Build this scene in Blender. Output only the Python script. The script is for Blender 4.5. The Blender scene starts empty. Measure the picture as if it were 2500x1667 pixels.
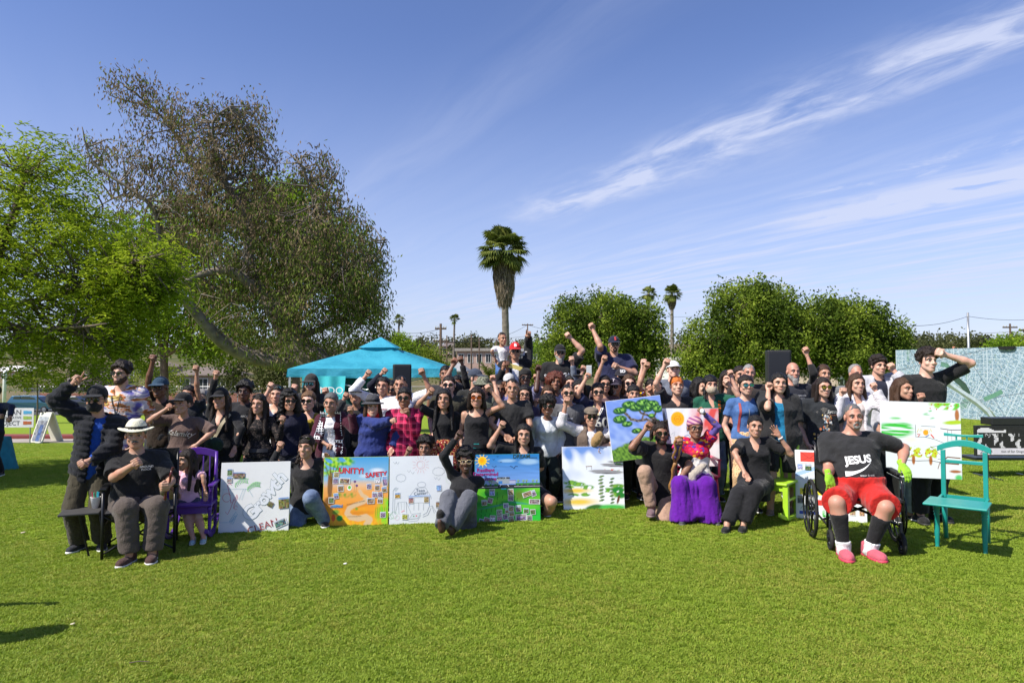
import bpy, bmesh, math, random, time
import numpy as np
from mathutils import Vector, Matrix
from mathutils.bvhtree import BVHTree
T0 = time.time()
random.seed(7); rng = np.random.default_rng(7)
R = math.radians
SC = bpy.context.scene
COL = SC.collection
# ------------------------------------------------------------------ camera
F = 1667.0                      # focal length in photograph pixels (24 mm on 36 mm)
CAMH = 1.80                     # camera height
HORIZ = 893.0                   # horizon row in the photograph
PITCH = math.atan((HORIZ - 833.5) / F)
cam_d = bpy.data.cameras.new('camera'); cam = bpy.data.objects.new('camera', cam_d); COL.objects.link(cam)
cam_d.sensor_width = 36.0; cam_d.lens = 24.0
cam_d.clip_start = 0.05; cam_d.clip_end = 5000.0
cam.location = (0, 0, CAMH); cam.rotation_euler = (R(90) + PITCH, 0, 0)
SC.camera = cam
# ------------------------------------------------------------------ sun + exposure
SUN_EL = 49.0                   # degrees above the horizon
SUN_AZ = (-0.86, -0.52)         # horizontal direction towards the sun (left, a little behind the camera)
_n = math.hypot(*SUN_AZ); SUN_AZ = (SUN_AZ[0] / _n, SUN_AZ[1] / _n)
sun_dir = Vector((SUN_AZ[0] * math.cos(R(SUN_EL)), SUN_AZ[1] * math.cos(R(SUN_EL)), math.sin(R(SUN_EL))))
sun_d = bpy.data.lights.new('sun', 'SUN'); sun = bpy.data.objects.new('sun', sun_d); COL.objects.link(sun)
sun_d.energy = 5.0; sun_d.angle = R(0.53); sun_d.color = (1.0, 0.94, 0.84)
sun.rotation_euler = sun_dir.to_track_quat('Z', 'Y').to_euler(); sun.location = (-20, -10, 30)
SC.view_settings.view_transform = 'Standard'; SC.view_settings.look = 'None'
SC.view_settings.gamma = 1.0; SC.view_settings.use_curve_mapping = False
SC.view_settings.exposure = 0.52
SC.render.engine = 'CYCLES'
SC.cycles.max_bounces = 5; SC.cycles.transparent_max_bounces = 8
SC.cycles.use_denoising = True
# ------------------------------------------------------------------ small node language
class E:
 def __init__(s, nt, sock): s.nt = nt; s.s = sock
 def _m(s, op, o=None, c=None):
  n = s.nt.nodes.new('ShaderNodeMath'); n.operation = op
  s.nt.links.new(s.s, n.inputs[0])
  for i, v in ((1, o), (2, c)):
   if v is None: continue
   if isinstance(v, E): s.nt.links.new(v.s, n.inputs[i])
   else: n.inputs[i].default_value = v
  return E(s.nt, n.outputs[0])
 def __add__(s, o): return s._m('ADD', o)
 def __sub__(s, o): return s._m('SUBTRACT', o)
 def __mul__(s, o): return s._m('MULTIPLY', o)
 def __truediv__(s, o): return s._m('DIVIDE', o)
 def max(s, o): return s._m('MAXIMUM', o)
 def min(s, o): return s._m('MINIMUM', o)
 def pow(s, o): return s._m('POWER', o)
 def abs(s): return s._m('ABSOLUTE')
 def exp(s): return s._m('EXPONENT')
 def sin(s): return s._m('SINE')
 def gt(s, o): return s._m('GREATER_THAN', o)
 def lt(s, o): return s._m('LESS_THAN', o)
 def frac(s): return s._m('FRACT')
 def floor(s): return s._m('FLOOR')
 def clamp(s): return s._m('MAXIMUM', 0.0)._m('MINIMUM', 1.0)
 def ss(s, lo, hi, a=0.0, b=1.0):
  n = s.nt.nodes.new('ShaderNodeMapRange'); n.interpolation_type = 'SMOOTHSTEP'
  s.nt.links.new(s.s, n.inputs[0])
  for i, v in zip((1, 2, 3, 4), (lo, hi, a, b)): n.inputs[i].default_value = v
  return E(s.nt, n.outputs[0])
def sep(nt, sock):
 n = nt.nodes.new('ShaderNodeSeparateXYZ'); nt.links.new(sock, n.inputs[0])
 return [E(nt, o) for o in n.outputs]
def comb(nt, x, y, z):
 n = nt.nodes.new('ShaderNodeCombineXYZ')
 for i, v in enumerate((x, y, z)):
  if isinstance(v, E): nt.links.new(v.s, n.inputs[i])
  else: n.inputs[i].default_value = v
 return n.outputs[0]
def noise(nt, vec, scale, detail=3, rough=0.55, dist=0.0):
 n = nt.nodes.new('ShaderNodeTexNoise'); n.inputs['Scale'].default_value = scale
 n.inputs['Detail'].default_value = detail; n.inputs['Roughness'].default_value = rough
 n.inputs['Distortion'].default_value = dist
 if vec is not None: nt.links.new(vec, n.inputs['Vector'])
 return E(nt, n.outputs[0])
def voro(nt, vec, scale, feature='F1', rnd=1.0):
 n = nt.nodes.new('ShaderNodeTexVoronoi'); n.feature = feature
 n.inputs['Scale'].default_value = scale; n.inputs['Randomness'].default_value = rnd
 if vec is not None: nt.links.new(vec, n.inputs['Vector'])
 return n
def mixc(nt, fac, c1, c2, mode='MIX'):
 n = nt.nodes.new('ShaderNodeMix'); n.data_type = 'RGBA'; n.blend_type = mode
 for key, v in ((0, fac), (6, c1), (7, c2)):
  if isinstance(v, E): nt.links.new(v.s, n.inputs[key])
  elif hasattr(v, 'is_output'): nt.links.new(v, n.inputs[key])
  elif isinstance(v, (tuple, list)): n.inputs[key].default_value = (*v[:3], 1)
  else: n.inputs[key].default_value = v
 return n.outputs[2]
def ramp(nt, fac, stops, interp='LINEAR'):
 n = nt.nodes.new('ShaderNodeValToRGB'); n.color_ramp.interpolation = interp
 el = n.color_ramp.elements
 while len(el) < len(stops): el.new(0.5)
 for e, (p, c) in zip(el, stops): e.position = p; e.color = (*c[:3], 1)
 nt.links.new(fac.s if isinstance(fac, E) else fac, n.inputs[0])
 return n.outputs[0]
# ------------------------------------------------------------------ world: Nishita sky + thin cirrus
world = bpy.data.worlds.new('World'); SC.world = world; world.use_nodes = True
nt = world.node_tree
for n in list(nt.nodes): nt.nodes.remove(n)
sky = nt.nodes.new('ShaderNodeTexSky'); sky.sky_type = 'NISHITA'; sky.sun_disc = False
sky.sun_elevation = R(SUN_EL); sky.sun_rotation = math.atan2(SUN_AZ[0], SUN_AZ[1])
sky.air_density = 1.0; sky.dust_density = 0.6; sky.ozone_density = 2.6; sky.altitude = 20
tc = nt.nodes.new('ShaderNodeTexCoord')
x, y, z = sep(nt, tc.outputs['Generated'])
zz = z.max(0.02) + 0.045
u = x / zz; v = y / zz
s_ = u * 0.84 + v * 0.54            # across the wind streaks of the high cloud layer
t_ = u * 0.54 - v * 0.84            # along them
wob = noise(nt, comb(nt, s_ * 0.6, t_ * 0.35, 0.0), 1.0, 4, 0.55)
sw = s_ + (wob - 0.5) * 0.55
fine = noise(nt, comb(nt, sw * 2.6, t_ * 0.75, 3.0), 2.2, 9, 0.62, 0.35)
fib = noise(nt, comb(nt, sw * 5.0, t_ * 0.5, 8.0), 1.6, 7, 0.6, 0.2)
def band(c, w, amp): return (((sw - c) / w).pow(2.0) * -1.0).exp() * amp
edge = t_.ss(-3.5, -2.45)
puff = noise(nt, comb(nt, sw * 3.4, t_ * 1.9, 1.0), 1.7, 8, 0.6, 0.5)
b1 = band(2.16, 0.20, 1.2) * edge * fine.ss(0.34, 0.66) * puff.ss(0.30, 0.62, 0.25, 1.0)
b2 = band(3.45, 0.19, 1.25) * t_.ss(-2.75, -1.75) * puff.ss(0.28, 0.52) * fine.ss(0.18, 0.50) + band(3.0, 0.10, 0.7) * t_.ss(-2.3, -1.7) * puff.ss(0.46, 0.66)
b3 = band(1.15, 0.14, 0.16) * fib.ss(0.2, 0.8)
veil = (fib.ss(0.34, 0.80)) * s_.ss(2.2, 4.2) * z.ss(0.02, 0.10) * 0.72
low = z.ss(0.46, 0.0) * 0.68
cl = (b1 + b2 + b3 + veil + low * (fib * z.ss(0.03, 0.12) * 0.5 + 0.6)).clamp() * 0.86
tint = mixc(nt, 1.0, sky.outputs[0], (0.64, 0.645, 0.835), 'MULTIPLY')
cloud_c = (3.45, 3.75, 4.85)
final = mixc(nt, cl, tint, cloud_c)
bg = nt.nodes.new('ShaderNodeBackground'); nt.links.new(final, bg.inputs[0]); bg.inputs[1].default_value = 0.14
wo = nt.nodes.new('ShaderNodeOutputWorld'); nt.links.new(bg.outputs[0], wo.inputs[0])
# ------------------------------------------------------------------ picture geometry -> place
_c, _s = math.cos(PITCH), math.sin(PITCH)
def W(px, py, d):
 """world point at distance d along +Y whose picture position is (px, py)"""
 a = (px - 1250.0) / F; b = (833.5 - py) / F
 dy = _c - b * _s; dz = _s + b * _c; t = d / dy
 return Vector((a * t, d, CAMH + dz * t))
def G(px, py, z=0.0):
 a = (px - 1250.0) / F; b = (833.5 - py) / F
 dy = _c - b * _s; dz = _s + b * _c; t = (z - CAMH) / dz
 return Vector((a * t, dy * t, z))
# ------------------------------------------------------------------ object helpers
def tag(o, label=None, cat=None, group=None, kind=None):
 if label: o['label'] = label
 if cat: o['category'] = cat
 if group: o['group'] = group
 if kind: o['kind'] = kind
 return o
def empty(name, loc=(0, 0, 0), label=None, cat=None, group=None):
 o = bpy.data.objects.new(name, None); COL.objects.link(o); o.location = loc
 o.empty_display_size = 0.1
 return tag(o, label, cat, group)
def link(name, me, parent=None, loc=None):
 o = bpy.data.objects.new(name, me); COL.objects.link(o)
 if parent is not None: o.parent = parent
 if loc is not None: o.location = loc
 return o
def mesh_np(name, verts, faces, mats, midx=None, smooth=True, cols=None):
 """verts Nx3, faces MxK (constant K) or list"""
 me = bpy.data.meshes.new(name)
 verts = np.asarray(verts, np.float32)
 if isinstance(faces, np.ndarray):
  m, k = faces.shape
  me.vertices.add(len(verts)); me.vertices.foreach_set('co', verts.ravel())
  me.loops.add(m * k); me.loops.foreach_set('vertex_index', faces.astype(np.int32).ravel())
  me.polygons.add(m)
  me.polygons.foreach_set('loop_start', np.arange(0, m * k, k, dtype=np.int32))
  me.polygons.foreach_set('loop_total', np.full(m, k, np.int32))
  me.update(calc_edges=True)
 else:
  me.from_pydata([tuple(v) for v in verts], [], faces); me.update()
 for mt in (mats if isinstance(mats, (list, tuple)) else [mats]): me.materials.append(mt)
 n = len(me.polygons)
 if midx is not None: me.polygons.foreach_set('material_index', np.asarray(midx, np.int32))
 me.polygons.foreach_set('use_smooth', np.full(n, bool(smooth)))
 if cols is not None:                       # per-face colour
  at = me.color_attributes.new('Col', 'FLOAT_COLOR', 'CORNER')
  lt = np.zeros(n, np.int32); me.polygons.foreach_get('loop_total', lt)
  c = np.repeat(np.asarray(cols, np.float32), lt, axis=0)
  if c.shape[1] == 3: c = np.concatenate([c, np.ones((len(c), 1), np.float32)], 1)
  at.data.foreach_set('color', c.ravel())
 return me
class MB:
 """polygon collector -> one mesh object"""
 def __init__(s): s.v = []; s.f = []; s.m = []; s.c = []
 def add(s, vs, fs, m=0, col=None):
  o = len(s.v); s.v += [tuple(p) for p in vs]
  for f in fs: s.f.append(tuple(i + o for i in f)); s.m.append(m); s.c.append(col or (1, 1, 1))
  return s
 def box(s, lo, hi, m=0, M=None, col=None):
  a, b = lo, hi
  vs = [Vector((x, y, z)) for z in (a[2], b[2]) for y in (a[1], b[1]) for x in (a[0], b[0])]
  if M is not None: vs = [M @ p for p in vs]
  return s.add(vs, [(0, 2, 3, 1), (4, 5, 7, 6), (0, 1, 5, 4), (2, 6, 7, 3), (0, 4, 6, 2), (1, 3, 7, 5)], m, col)
 def tube(s, pts, r, n=8, m=0, caps=True, col=None):
  pts = [Vector(p) for p in pts]; k = len(pts)
  rs = r if isinstance(r, (list, tuple)) else [r] * k
  up = None; rings = []
  for i, p in enumerate(pts):
   t = (pts[min(i + 1, k - 1)] - pts[max(i - 1, 0)])
   t = t.normalized() if t.length > 1e-9 else Vector((0, 0, 1))
   if up is None:
    up = Vector((0, 0, 1)) if abs(t.z) < 0.9 else Vector((1, 0, 0))
   a = t.cross(up).normalized(); b = a.cross(t).normalized(); up = b
   rings.append([p + (a * math.cos(2 * math.pi * j / n) + b * math.sin(2 * math.pi * j / n)) * rs[i] for j in range(n)])
  vs = [q for rg in rings for q in rg]; fs = []
  for i in range(k - 1):
   for j in range(n):
    j2 = (j + 1) % n
    fs.append((i * n + j, i * n + j2, (i + 1) * n + j2, (i + 1) * n + j))
  if caps: fs += [tuple(range(n - 1, -1, -1)), tuple((k - 1) * n + j for j in range(n))]
  return s.add(vs, fs, m, col)
 def lathe(s, prof, n=16, M=None, m=0, col=None):
  """profile of (r, z) turned about z"""
  vs = []; fs = []; k = len(prof)
  for r, z in prof:
   for j in range(n):
    a = 2 * math.pi * j / n; vs.append(Vector((r * math.cos(a), r * math.sin(a), z)))
  for i in range(k - 1):
   for j in range(n):
    j2 = (j + 1) % n; fs.append((i * n + j, i * n + j2, (i + 1) * n + j2, (i + 1) * n + j))
  fs += [tuple(range(n - 1, -1, -1)), tuple((k - 1) * n + j for j in range(n))]
  if M is not None: vs = [M @ p for p in vs]
  return s.add(vs, fs, m, col)
 def prism(s, poly, t0, t1, M=None, m=0, col=None):
  """polygon in local x,z extruded along y from t0 to t1"""
  n = len(poly)
  vs = [Vector((p[0], t0, p[1])) for p in poly] + [Vector((p[0], t1, p[1])) for p in poly]
  if M is not None: vs = [M @ p for p in vs]
  fs = [tuple(range(n)), tuple(range(2 * n - 1, n - 1, -1))] + [(i, i + n, (i + 1) % n + n, (i + 1) % n) for i in range(n)]
  return s.add(vs, fs, m, col)
 def build(s, name, mats, parent=None, loc=None, smooth=False, cols=False, bevel=0):
  me = bpy.data.meshes.new(name); me.from_pydata(s.v, [], s.f); me.update()
  for mt in (mats if isinstance(mats, (list, tuple)) else [mats]): me.materials.append(mt)
  me.polygons.foreach_set('material_index', np.asarray(s.m, np.int32))
  bm = bmesh.new(); bm.from_mesh(me); bmesh.ops.recalc_face_normals(bm, faces=bm.faces)
  if bevel: bmesh.ops.bevel(bm, geom=[e for e in bm.edges if len(e.link_faces) == 2 and e.calc_face_angle(0) > 0.6], offset=bevel, segments=2, affect='EDGES', profile=0.5)
  bm.to_mesh(me); bm.free()
  if cols and not bevel:
   at = me.color_attributes.new('Col', 'FLOAT_COLOR', 'CORNER')
   buf = []
   for p, c in zip(me.polygons, s.c): buf += [*c, 1.0] * p.loop_total
   at.data.foreach_set('color', np.asarray(buf, np.float32))
  me.polygons.foreach_set('use_smooth', np.full(len(me.polygons), bool(smooth)))
  return link(name, me, parent, loc)
# ------------------------------------------------------------------ materials
_mats = {}
def newmat(name):
 m = bpy.data.materials.new(name); m.use_nodes = True
 b = m.node_tree.nodes['Principled BSDF']
 return m, m.node_tree, b
def objc(nt):
 n = nt.nodes.new('ShaderNodeTexCoord'); return n.outputs['Object']
def bump(nt, b, h, strength=0.3, dist=0.01):
 n = nt.nodes.new('ShaderNodeBump'); n.inputs['Strength'].default_value = strength; n.inputs['Distance'].default_value = dist
 nt.links.new(h.s if isinstance(h, E) else h, n.inputs['Height']); nt.links.new(n.outputs[0], b.inputs['Normal'])
def mat(color, rough=0.6, metal=0.0, var=0.12, scale=6.0, bmp=0.0, bscale=60.0, name='surface', spec=0.5, coat=0.0):
 key = (tuple(round(c, 4) for c in color), rough, metal, var, scale, bmp, bscale, name, spec, coat)
 if key in _mats: return _mats[key]
 m, nt, b = newmat(name)
 b.inputs['Roughness'].default_value = rough; b.inputs['Metallic'].default_value = metal
 b.inputs['Specular IOR Level'].default_value = spec; b.inputs['Coat Weight'].default_value = coat
 oc = objc(nt)
 if var > 0:
  n1 = noise(nt, oc, scale, 5, 0.6)
  lo = tuple(c * (1 - var) for c in color); hi = tuple(min(1, c * (1 + var)) for c in color)
  nt.links.new(ramp(nt, n1, [(0.3, lo), (0.7, hi)]), b.inputs['Base Color'])
  r2 = noise(nt, oc, scale * 3.1, 3)
  nt.links.new((r2 * 0.2 + (rough - 0.1)).clamp().s, b.inputs['Roughness'])
 else: b.inputs['Base Color'].default_value = (*color, 1)
 if bmp > 0: bump(nt, b, noise(nt, oc, bscale, 4, 0.6), bmp, 0.01)
 _mats[key] = m
 return m
def colmat(name, rough=0.7, spec=0.3, bmp=0.0, bscale=80, sheen=0.0):
 key = ('colmat', name)
 if key in _mats: return _mats[key]
 m, nt, b = newmat(name)
 a = nt.nodes.new('ShaderNodeVertexColor'); a.layer_name = 'Col'
 nt.links.new(a.outputs[0], b.inputs['Base Color']); b.inputs['Roughness'].default_value = rough
 b.inputs['Specular IOR Level'].default_value = spec
 if bmp: bump(nt, b, noise(nt, objc(nt), bscale, 4, 0.6), bmp, 0.005)
 _mats[key] = m
 return m
def srgb(r, g, b):
 f = lambda c: ((c / 255 + 0.055) / 1.055) ** 2.4 if c > 10 else c / 255 / 12.92
 return (f(r), f(g), f(b))
# ------------------------------------------------------------------ implicit surfaces -> meshes (for people)
class Vol:
 def __init__(s, lo, hi, h):
  s.h = h; s.lo = np.asarray(lo, np.float32) - 2 * h
  s.n = np.maximum(np.ceil((np.asarray(hi, np.float32) + 2 * h - s.lo) / h).astype(int) + 1, 3)
  s.a = np.full(s.n, 0.5, np.float32)
 def _sl(s, lo, hi):
  i0 = np.clip(np.floor((np.asarray(lo) - s.lo) / s.h).astype(int), 0, s.n - 1)
  i1 = np.clip(np.ceil((np.asarray(hi) - s.lo) / s.h).astype(int) + 1, 1, s.n)
  sl = tuple(slice(a, b) for a, b in zip(i0, i1))
  ax = [(s.lo[k] + s.h * np.arange(i0[k], i1[k], dtype=np.float32)) for k in range(3)]
  return sl, ax[0][:, None, None], ax[1][None, :, None], ax[2][None, None, :]
 def add(s, prim, k=0.02, op='u'):
  lo, hi, fn = prim
  m = 3 * s.h + k
  sl, x, y, z = s._sl(np.asarray(lo) - m, np.asarray(hi) + m)
  if any(q.stop <= q.start for q in sl): return s
  d = fn(x, y, z).astype(np.float32); a = s.a[sl]
  if op == 'u':
   if k > 0:
    h = np.maximum(k - np.abs(a - d), 0) / k
    s.a[sl] = np.minimum(a, d) - h * h * k * 0.25
   else: s.a[sl] = np.minimum(a, d)
  else:
   d = -d
   if k > 0:
    h = np.maximum(k - np.abs(a - d), 0) / k
    s.a[sl] = np.maximum(a, d) + h * h * k * 0.25
   else: s.a[sl] = np.maximum(a, d)
  return s
 def cut(s, fn):            # keep where fn < 0
  x, y, z = [(s.lo[k] + s.h * np.arange(s.n[k], dtype=np.float32)) for k in range(3)]
  s.a = np.maximum(s.a, fn(x[:, None, None], y[None, :, None], z[None, None, :]).astype(np.float32)); return s
 def disp(s, fn):
  x, y, z = [(s.lo[k] + s.h * np.arange(s.n[k], dtype=np.float32)) for k in range(3)]
  s.a = s.a + fn(x[:, None, None], y[None, :, None], z[None, None, :]).astype(np.float32); return s
 def mesh(s):
  a = s.a; a[0] = a[-1] = 0.5; a[:, 0] = a[:, -1] = 0.5; a[:, :, 0] = a[:, :, -1] = 0.5
  neg = a < 0
  c = np.zeros(np.array(neg.shape) - 1, np.int8)
  for i in (0, 1):
   for j in (0, 1):
    for k in (0, 1):
     c += neg[i:neg.shape[0] - 1 + i, j:neg.shape[1] - 1 + j, k:neg.shape[2] - 1 + k]
  act = np.argwhere((c > 0) & (c < 8))
  if len(act) == 0: return np.zeros((0, 3), np.float32), np.zeros((0, 4), np.int32)
  idx = np.full(c.shape, -1, np.int32); idx[act[:, 0], act[:, 1], act[:, 2]] = np.arange(len(act))
  off = np.array([[i, j, k] for i in (0, 1) for j in (0, 1) for k in (0, 1)])
  vals = np.stack([a[act[:, 0] + o[0], act[:, 1] + o[1], act[:, 2] + o[2]] for o in off], 1)
  pos = np.zeros((len(act), 3), np.float32); cnt = np.zeros(len(act), np.float32)
  for p in range(8):
   for q in range(p + 1, 8):
    if np.abs(off[p] - off[q]).sum() != 1: continue
    va, vb = vals[:, p], vals[:, q]; cr = (va < 0) != (vb < 0)
    t = np.where(cr, va / np.where(cr, va - vb, 1), 0)
    pos += np.where(cr[:, None], off[p][None] + (off[q] - off[p])[None] * t[:, None], 0); cnt += cr
  v = (act + pos / cnt[:, None]) * s.h + s.lo
  fs = []
  for ax in range(3):
   sl0 = [slice(1, -1)] * 3; sl1 = [slice(1, -1)] * 3
   sl0[ax] = slice(0, -1); sl1[ax] = slice(1, None)
   n0 = neg[tuple(sl0)]; n1 = neg[tuple(sl1)]
   e = np.argwhere(n0 != n1)
   if len(e) == 0: continue
   flip = n0[e[:, 0], e[:, 1], e[:, 2]]
   o = np.ones(3, int); o[ax] = 0; e = e + o
   b, cc = [q for q in range(3) if q != ax]
   def cell(db, dc):
    q = e.copy(); q[:, b] -= db; q[:, cc] -= dc; return idx[q[:, 0], q[:, 1], q[:, 2]]
   quad = np.stack([cell(1, 1), cell(0, 1), cell(0, 0), cell(1, 0)], 1)
   fl = flip if ax != 1 else ~flip
   quad[~fl] = quad[~fl][:, ::-1]
   fs.append(quad)
  f = np.concatenate(fs); f = f[(f >= 0).all(1)]
  return v.astype(np.float32), f
def rcone(a, b, ra, rb):
 a = np.asarray(a, np.float32); b = np.asarray(b, np.float32); ab = b - a; L = float(ab @ ab) + 1e-9; r = max(ra, rb)
 def fn(x, y, z):
  px, py, pz = x - a[0], y - a[1], z - a[2]
  t = np.clip((px * ab[0] + py * ab[1] + pz * ab[2]) / L, 0, 1)
  return np.sqrt((px - t * ab[0]) ** 2 + (py - t * ab[1]) ** 2 + (pz - t * ab[2]) ** 2) - (ra + (rb - ra) * t)
 return np.minimum(a, b) - r, np.maximum(a, b) + r, fn
def tcone(a, b, ra, rb):                     # flat-ended
 lo, hi, f0 = rcone(a, b, ra, rb)
 a = np.asarray(a, np.float32); b = np.asarray(b, np.float32); u = (b - a) / (np.linalg.norm(b - a) + 1e-9)
 def fn(x, y, z): return np.maximum(f0(x, y, z), (x - b[0]) * u[0] + (y - b[1]) * u[1] + (z - b[2]) * u[2])
 return lo, hi, fn
def ell(c, r, M=None):
 c = np.asarray(c, np.float32); r = np.asarray(r, np.float32)
 def fn(x, y, z):
  px, py, pz = x - c[0], y - c[1], z - c[2]
  if M is not None:
   px, py, pz = [M[0][i] * px + M[1][i] * py + M[2][i] * pz for i in range(3)]
  k0 = np.sqrt((px / r[0]) ** 2 + (py / r[1]) ** 2 + (pz / r[2]) ** 2)
  k1 = np.sqrt((px / r[0] ** 2) ** 2 + (py / r[1] ** 2) ** 2 + (pz / r[2] ** 2) ** 2) + 1e-6
  return k0 * (k0 - 1) / k1
 e = float(r.max()) if M is not None else r
 return c - e, c + e, fn
def torso(o, X, Y, Z, lv, ease=0.0, s0=None, s1=None):
 """elliptic stack along Z from o; lv rows (s, half width, half depth, y offset)"""
 o = np.asarray(o, np.float32); X, Y, Z = [np.asarray(q, np.float32) for q in (X, Y, Z)]
 lv = np.asarray(lv, np.float32); s0 = lv[0, 0] if s0 is None else s0; s1 = lv[-1, 0] if s1 is None else s1
 ctr = [o + Z * q for q in (s0, s1)]; m = float(lv[:, 1:3].max() + np.abs(lv[:, 3]).max() + ease) * 1.05
 def fn(x, y, z):
  px, py, pz = x - o[0], y - o[1], z - o[2]
  a = px * X[0] + py * X[1] + pz * X[2]; b = px * Y[0] + py * Y[1] + pz * Y[2]; s = px * Z[0] + py * Z[1] + pz * Z[2]
  w = np.interp(s, lv[:, 0], lv[:, 1]) + ease; dp = np.interp(s, lv[:, 0], lv[:, 2]) + ease; of = np.interp(s, lv[:, 0], lv[:, 3])
  q = np.sqrt((a / w) ** 2 + ((b - of) / dp) ** 2)
  g = np.sqrt((a / w ** 2) ** 2 + ((b - of) / dp ** 2) ** 2) + 1e-6
  d = q * (q - 1) / g
  return np.maximum(d, np.maximum(s0 - s, s - s1))
 return np.minimum(ctr[0], ctr[1]) - m, np.maximum(ctr[0], ctr[1]) + m, fn
def wav(seed, freq, amp, aniso=(1, 1, 1), n=5):
 g = np.random.default_rng(seed); ks = g.normal(size=(n, 3)) * np.asarray(aniso) * freq; ph = g.uniform(0, 6.28, n)
 def fn(x, y, z):
  o = 0
  for k, p in zip(ks, ph): o = o + np.sin(k[0] * x + k[1] * y + k[2] * z + p)
  return o * (amp / math.sqrt(n))
 return fn
def ballmesh(c, r, n=8, k=5):
 vs = [(c[0], c[1], c[2] + r[2])]; fs = []
 for i in range(1, k):
  t = math.pi * i / k
  for j in range(n):
   p = 2 * math.pi * j / n
   vs.append((c[0] + r[0] * math.sin(t) * math.cos(p), c[1] + r[1] * math.sin(t) * math.sin(p), c[2] + r[2] * math.cos(t)))
 vs.append((c[0], c[1], c[2] - r[2]))
 for j in range(n):
  j2 = (j + 1) % n
  fs.append((0, 1 + j, 1 + j2, 1 + j2))
  for i in range(k - 2):
   fs.append((1 + i * n + j, 1 + (i + 1) * n + j, 1 + (i + 1) * n + j2, 1 + i * n + j2))
  b = 1 + (k - 2) * n
  fs.append((b + j, len(vs) - 1, b + j2, b + j2))
 return np.array(vs, np.float32), fs
def tubemesh(pts, r, n=6):
 mb = MB().tube(pts, r, n); return np.array(mb.v, np.float32), mb.f
# ------------------------------------------------------------------ people: materials
def parts_mesh(name, parts, mats, smooth=True):
 """parts: list of (verts, faces, material index) joined into one mesh"""
 V = []; loops = []; tot = []; mi = []; o = 0
 for v, f, m in parts:
  if len(v) == 0: continue
  V.append(np.asarray(v, np.float32))
  if isinstance(f, np.ndarray):
   loops.append(f.astype(np.int32).ravel() + o); tot.append(np.full(len(f), f.shape[1], np.int32)); mi.append(np.full(len(f), m, np.int32))
  else:
   g = [list(dict.fromkeys(q)) for q in f]
   loops.append(np.array([i for q in g for i in q], np.int32) + o); tot.append(np.array([len(q) for q in g], np.int32)); mi.append(np.full(len(g), m, np.int32))
  o += len(v)
 V = np.concatenate(V); L = np.concatenate(loops); T = np.concatenate(tot); MI = np.concatenate(mi)
 me = bpy.data.meshes.new(name)
 me.vertices.add(len(V)); me.vertices.foreach_set('co', V.ravel())
 me.loops.add(len(L)); me.loops.foreach_set('vertex_index', L)
 me.polygons.add(len(T)); st = np.concatenate([[0], np.cumsum(T)[:-1]]).astype(np.int32)
 me.polygons.foreach_set('loop_start', st); me.polygons.foreach_set('loop_total', T)
 me.update(calc_edges=True)
 for m in mats: me.materials.append(m)
 me.polygons.foreach_set('material_index', MI)
 me.polygons.foreach_set('use_smooth', np.full(len(T), bool(smooth)))
 return me
SKIN = {'pale': (0.60, 0.40, 0.31), 'light': (0.52, 0.325, 0.235), 'tan': (0.43, 0.255, 0.175), 'olive': (0.375, 0.215, 0.14),
  'brown': (0.25, 0.132, 0.082), 'deep': (0.15, 0.072, 0.043), 'dark': (0.075, 0.038, 0.026), 'ruddy': (0.45, 0.245, 0.175)}
HAIR = {'black': (0.008, 0.007, 0.007), 'dark': (0.016, 0.010, 0.007), 'brown': (0.05, 0.025, 0.013), 'auburn': (0.085, 0.022, 0.012), 'orange': (0.46, 0.12, 0.018),
  'grey': (0.22, 0.21, 0.20), 'salt': (0.10, 0.10, 0.10), 'light': (0.13, 0.07, 0.035), 'white': (0.5, 0.49, 0.46)}
def skinmat(t):
 k = ('skin', t)
 if k in _mats: return _mats[k]
 c = SKIN[t]; m, nt, b = newmat('skin'); oc = objc(nt)
 n = noise(nt, oc, 14, 5, 0.6); f = noise(nt, oc, 90, 3, 0.6)
 c2 = (min(1, c[0] * 1.08), c[1] * 0.86, c[2] * 0.82)
 col = mixc(nt, n.ss(0.35, 0.68), c, c2)
 col = mixc(nt, f.ss(0.45, 0.75, 0, 0.3), col, tuple(q * 0.78 for q in c))
 nt.links.new(col, b.inputs['Base Color']); b.inputs['Roughness'].default_value = 0.5
 b.inputs['Specular IOR Level'].default_value = 0.42
 bump(nt, b, f, 0.12, 0.004)
 _mats[k] = m; return m
def hairmat(c):
 k = ('hair', c)
 if k in _mats: return _mats[k]
 q = HAIR[c] if isinstance(c, str) else c; m, nt, b = newmat('hair'); oc = objc(nt); X, Y, Z = sep(nt, oc)
 n = noise(nt, comb(nt, X * 190, Y * 190, Z * 22), 1.0, 5, 0.65, 0.6)
 nt.links.new(ramp(nt, n, [(0.3, tuple(v * 0.55 for v in q)), (0.7, tuple(min(1, v * 1.7) for v in q))]), b.inputs['Base Color'])
 b.inputs['Roughness'].default_value = 0.42; b.inputs['Specular IOR Level'].default_value = 0.26
 bump(nt, b, n, 0.7, 0.012)
 _mats[k] = m; return m
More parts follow.
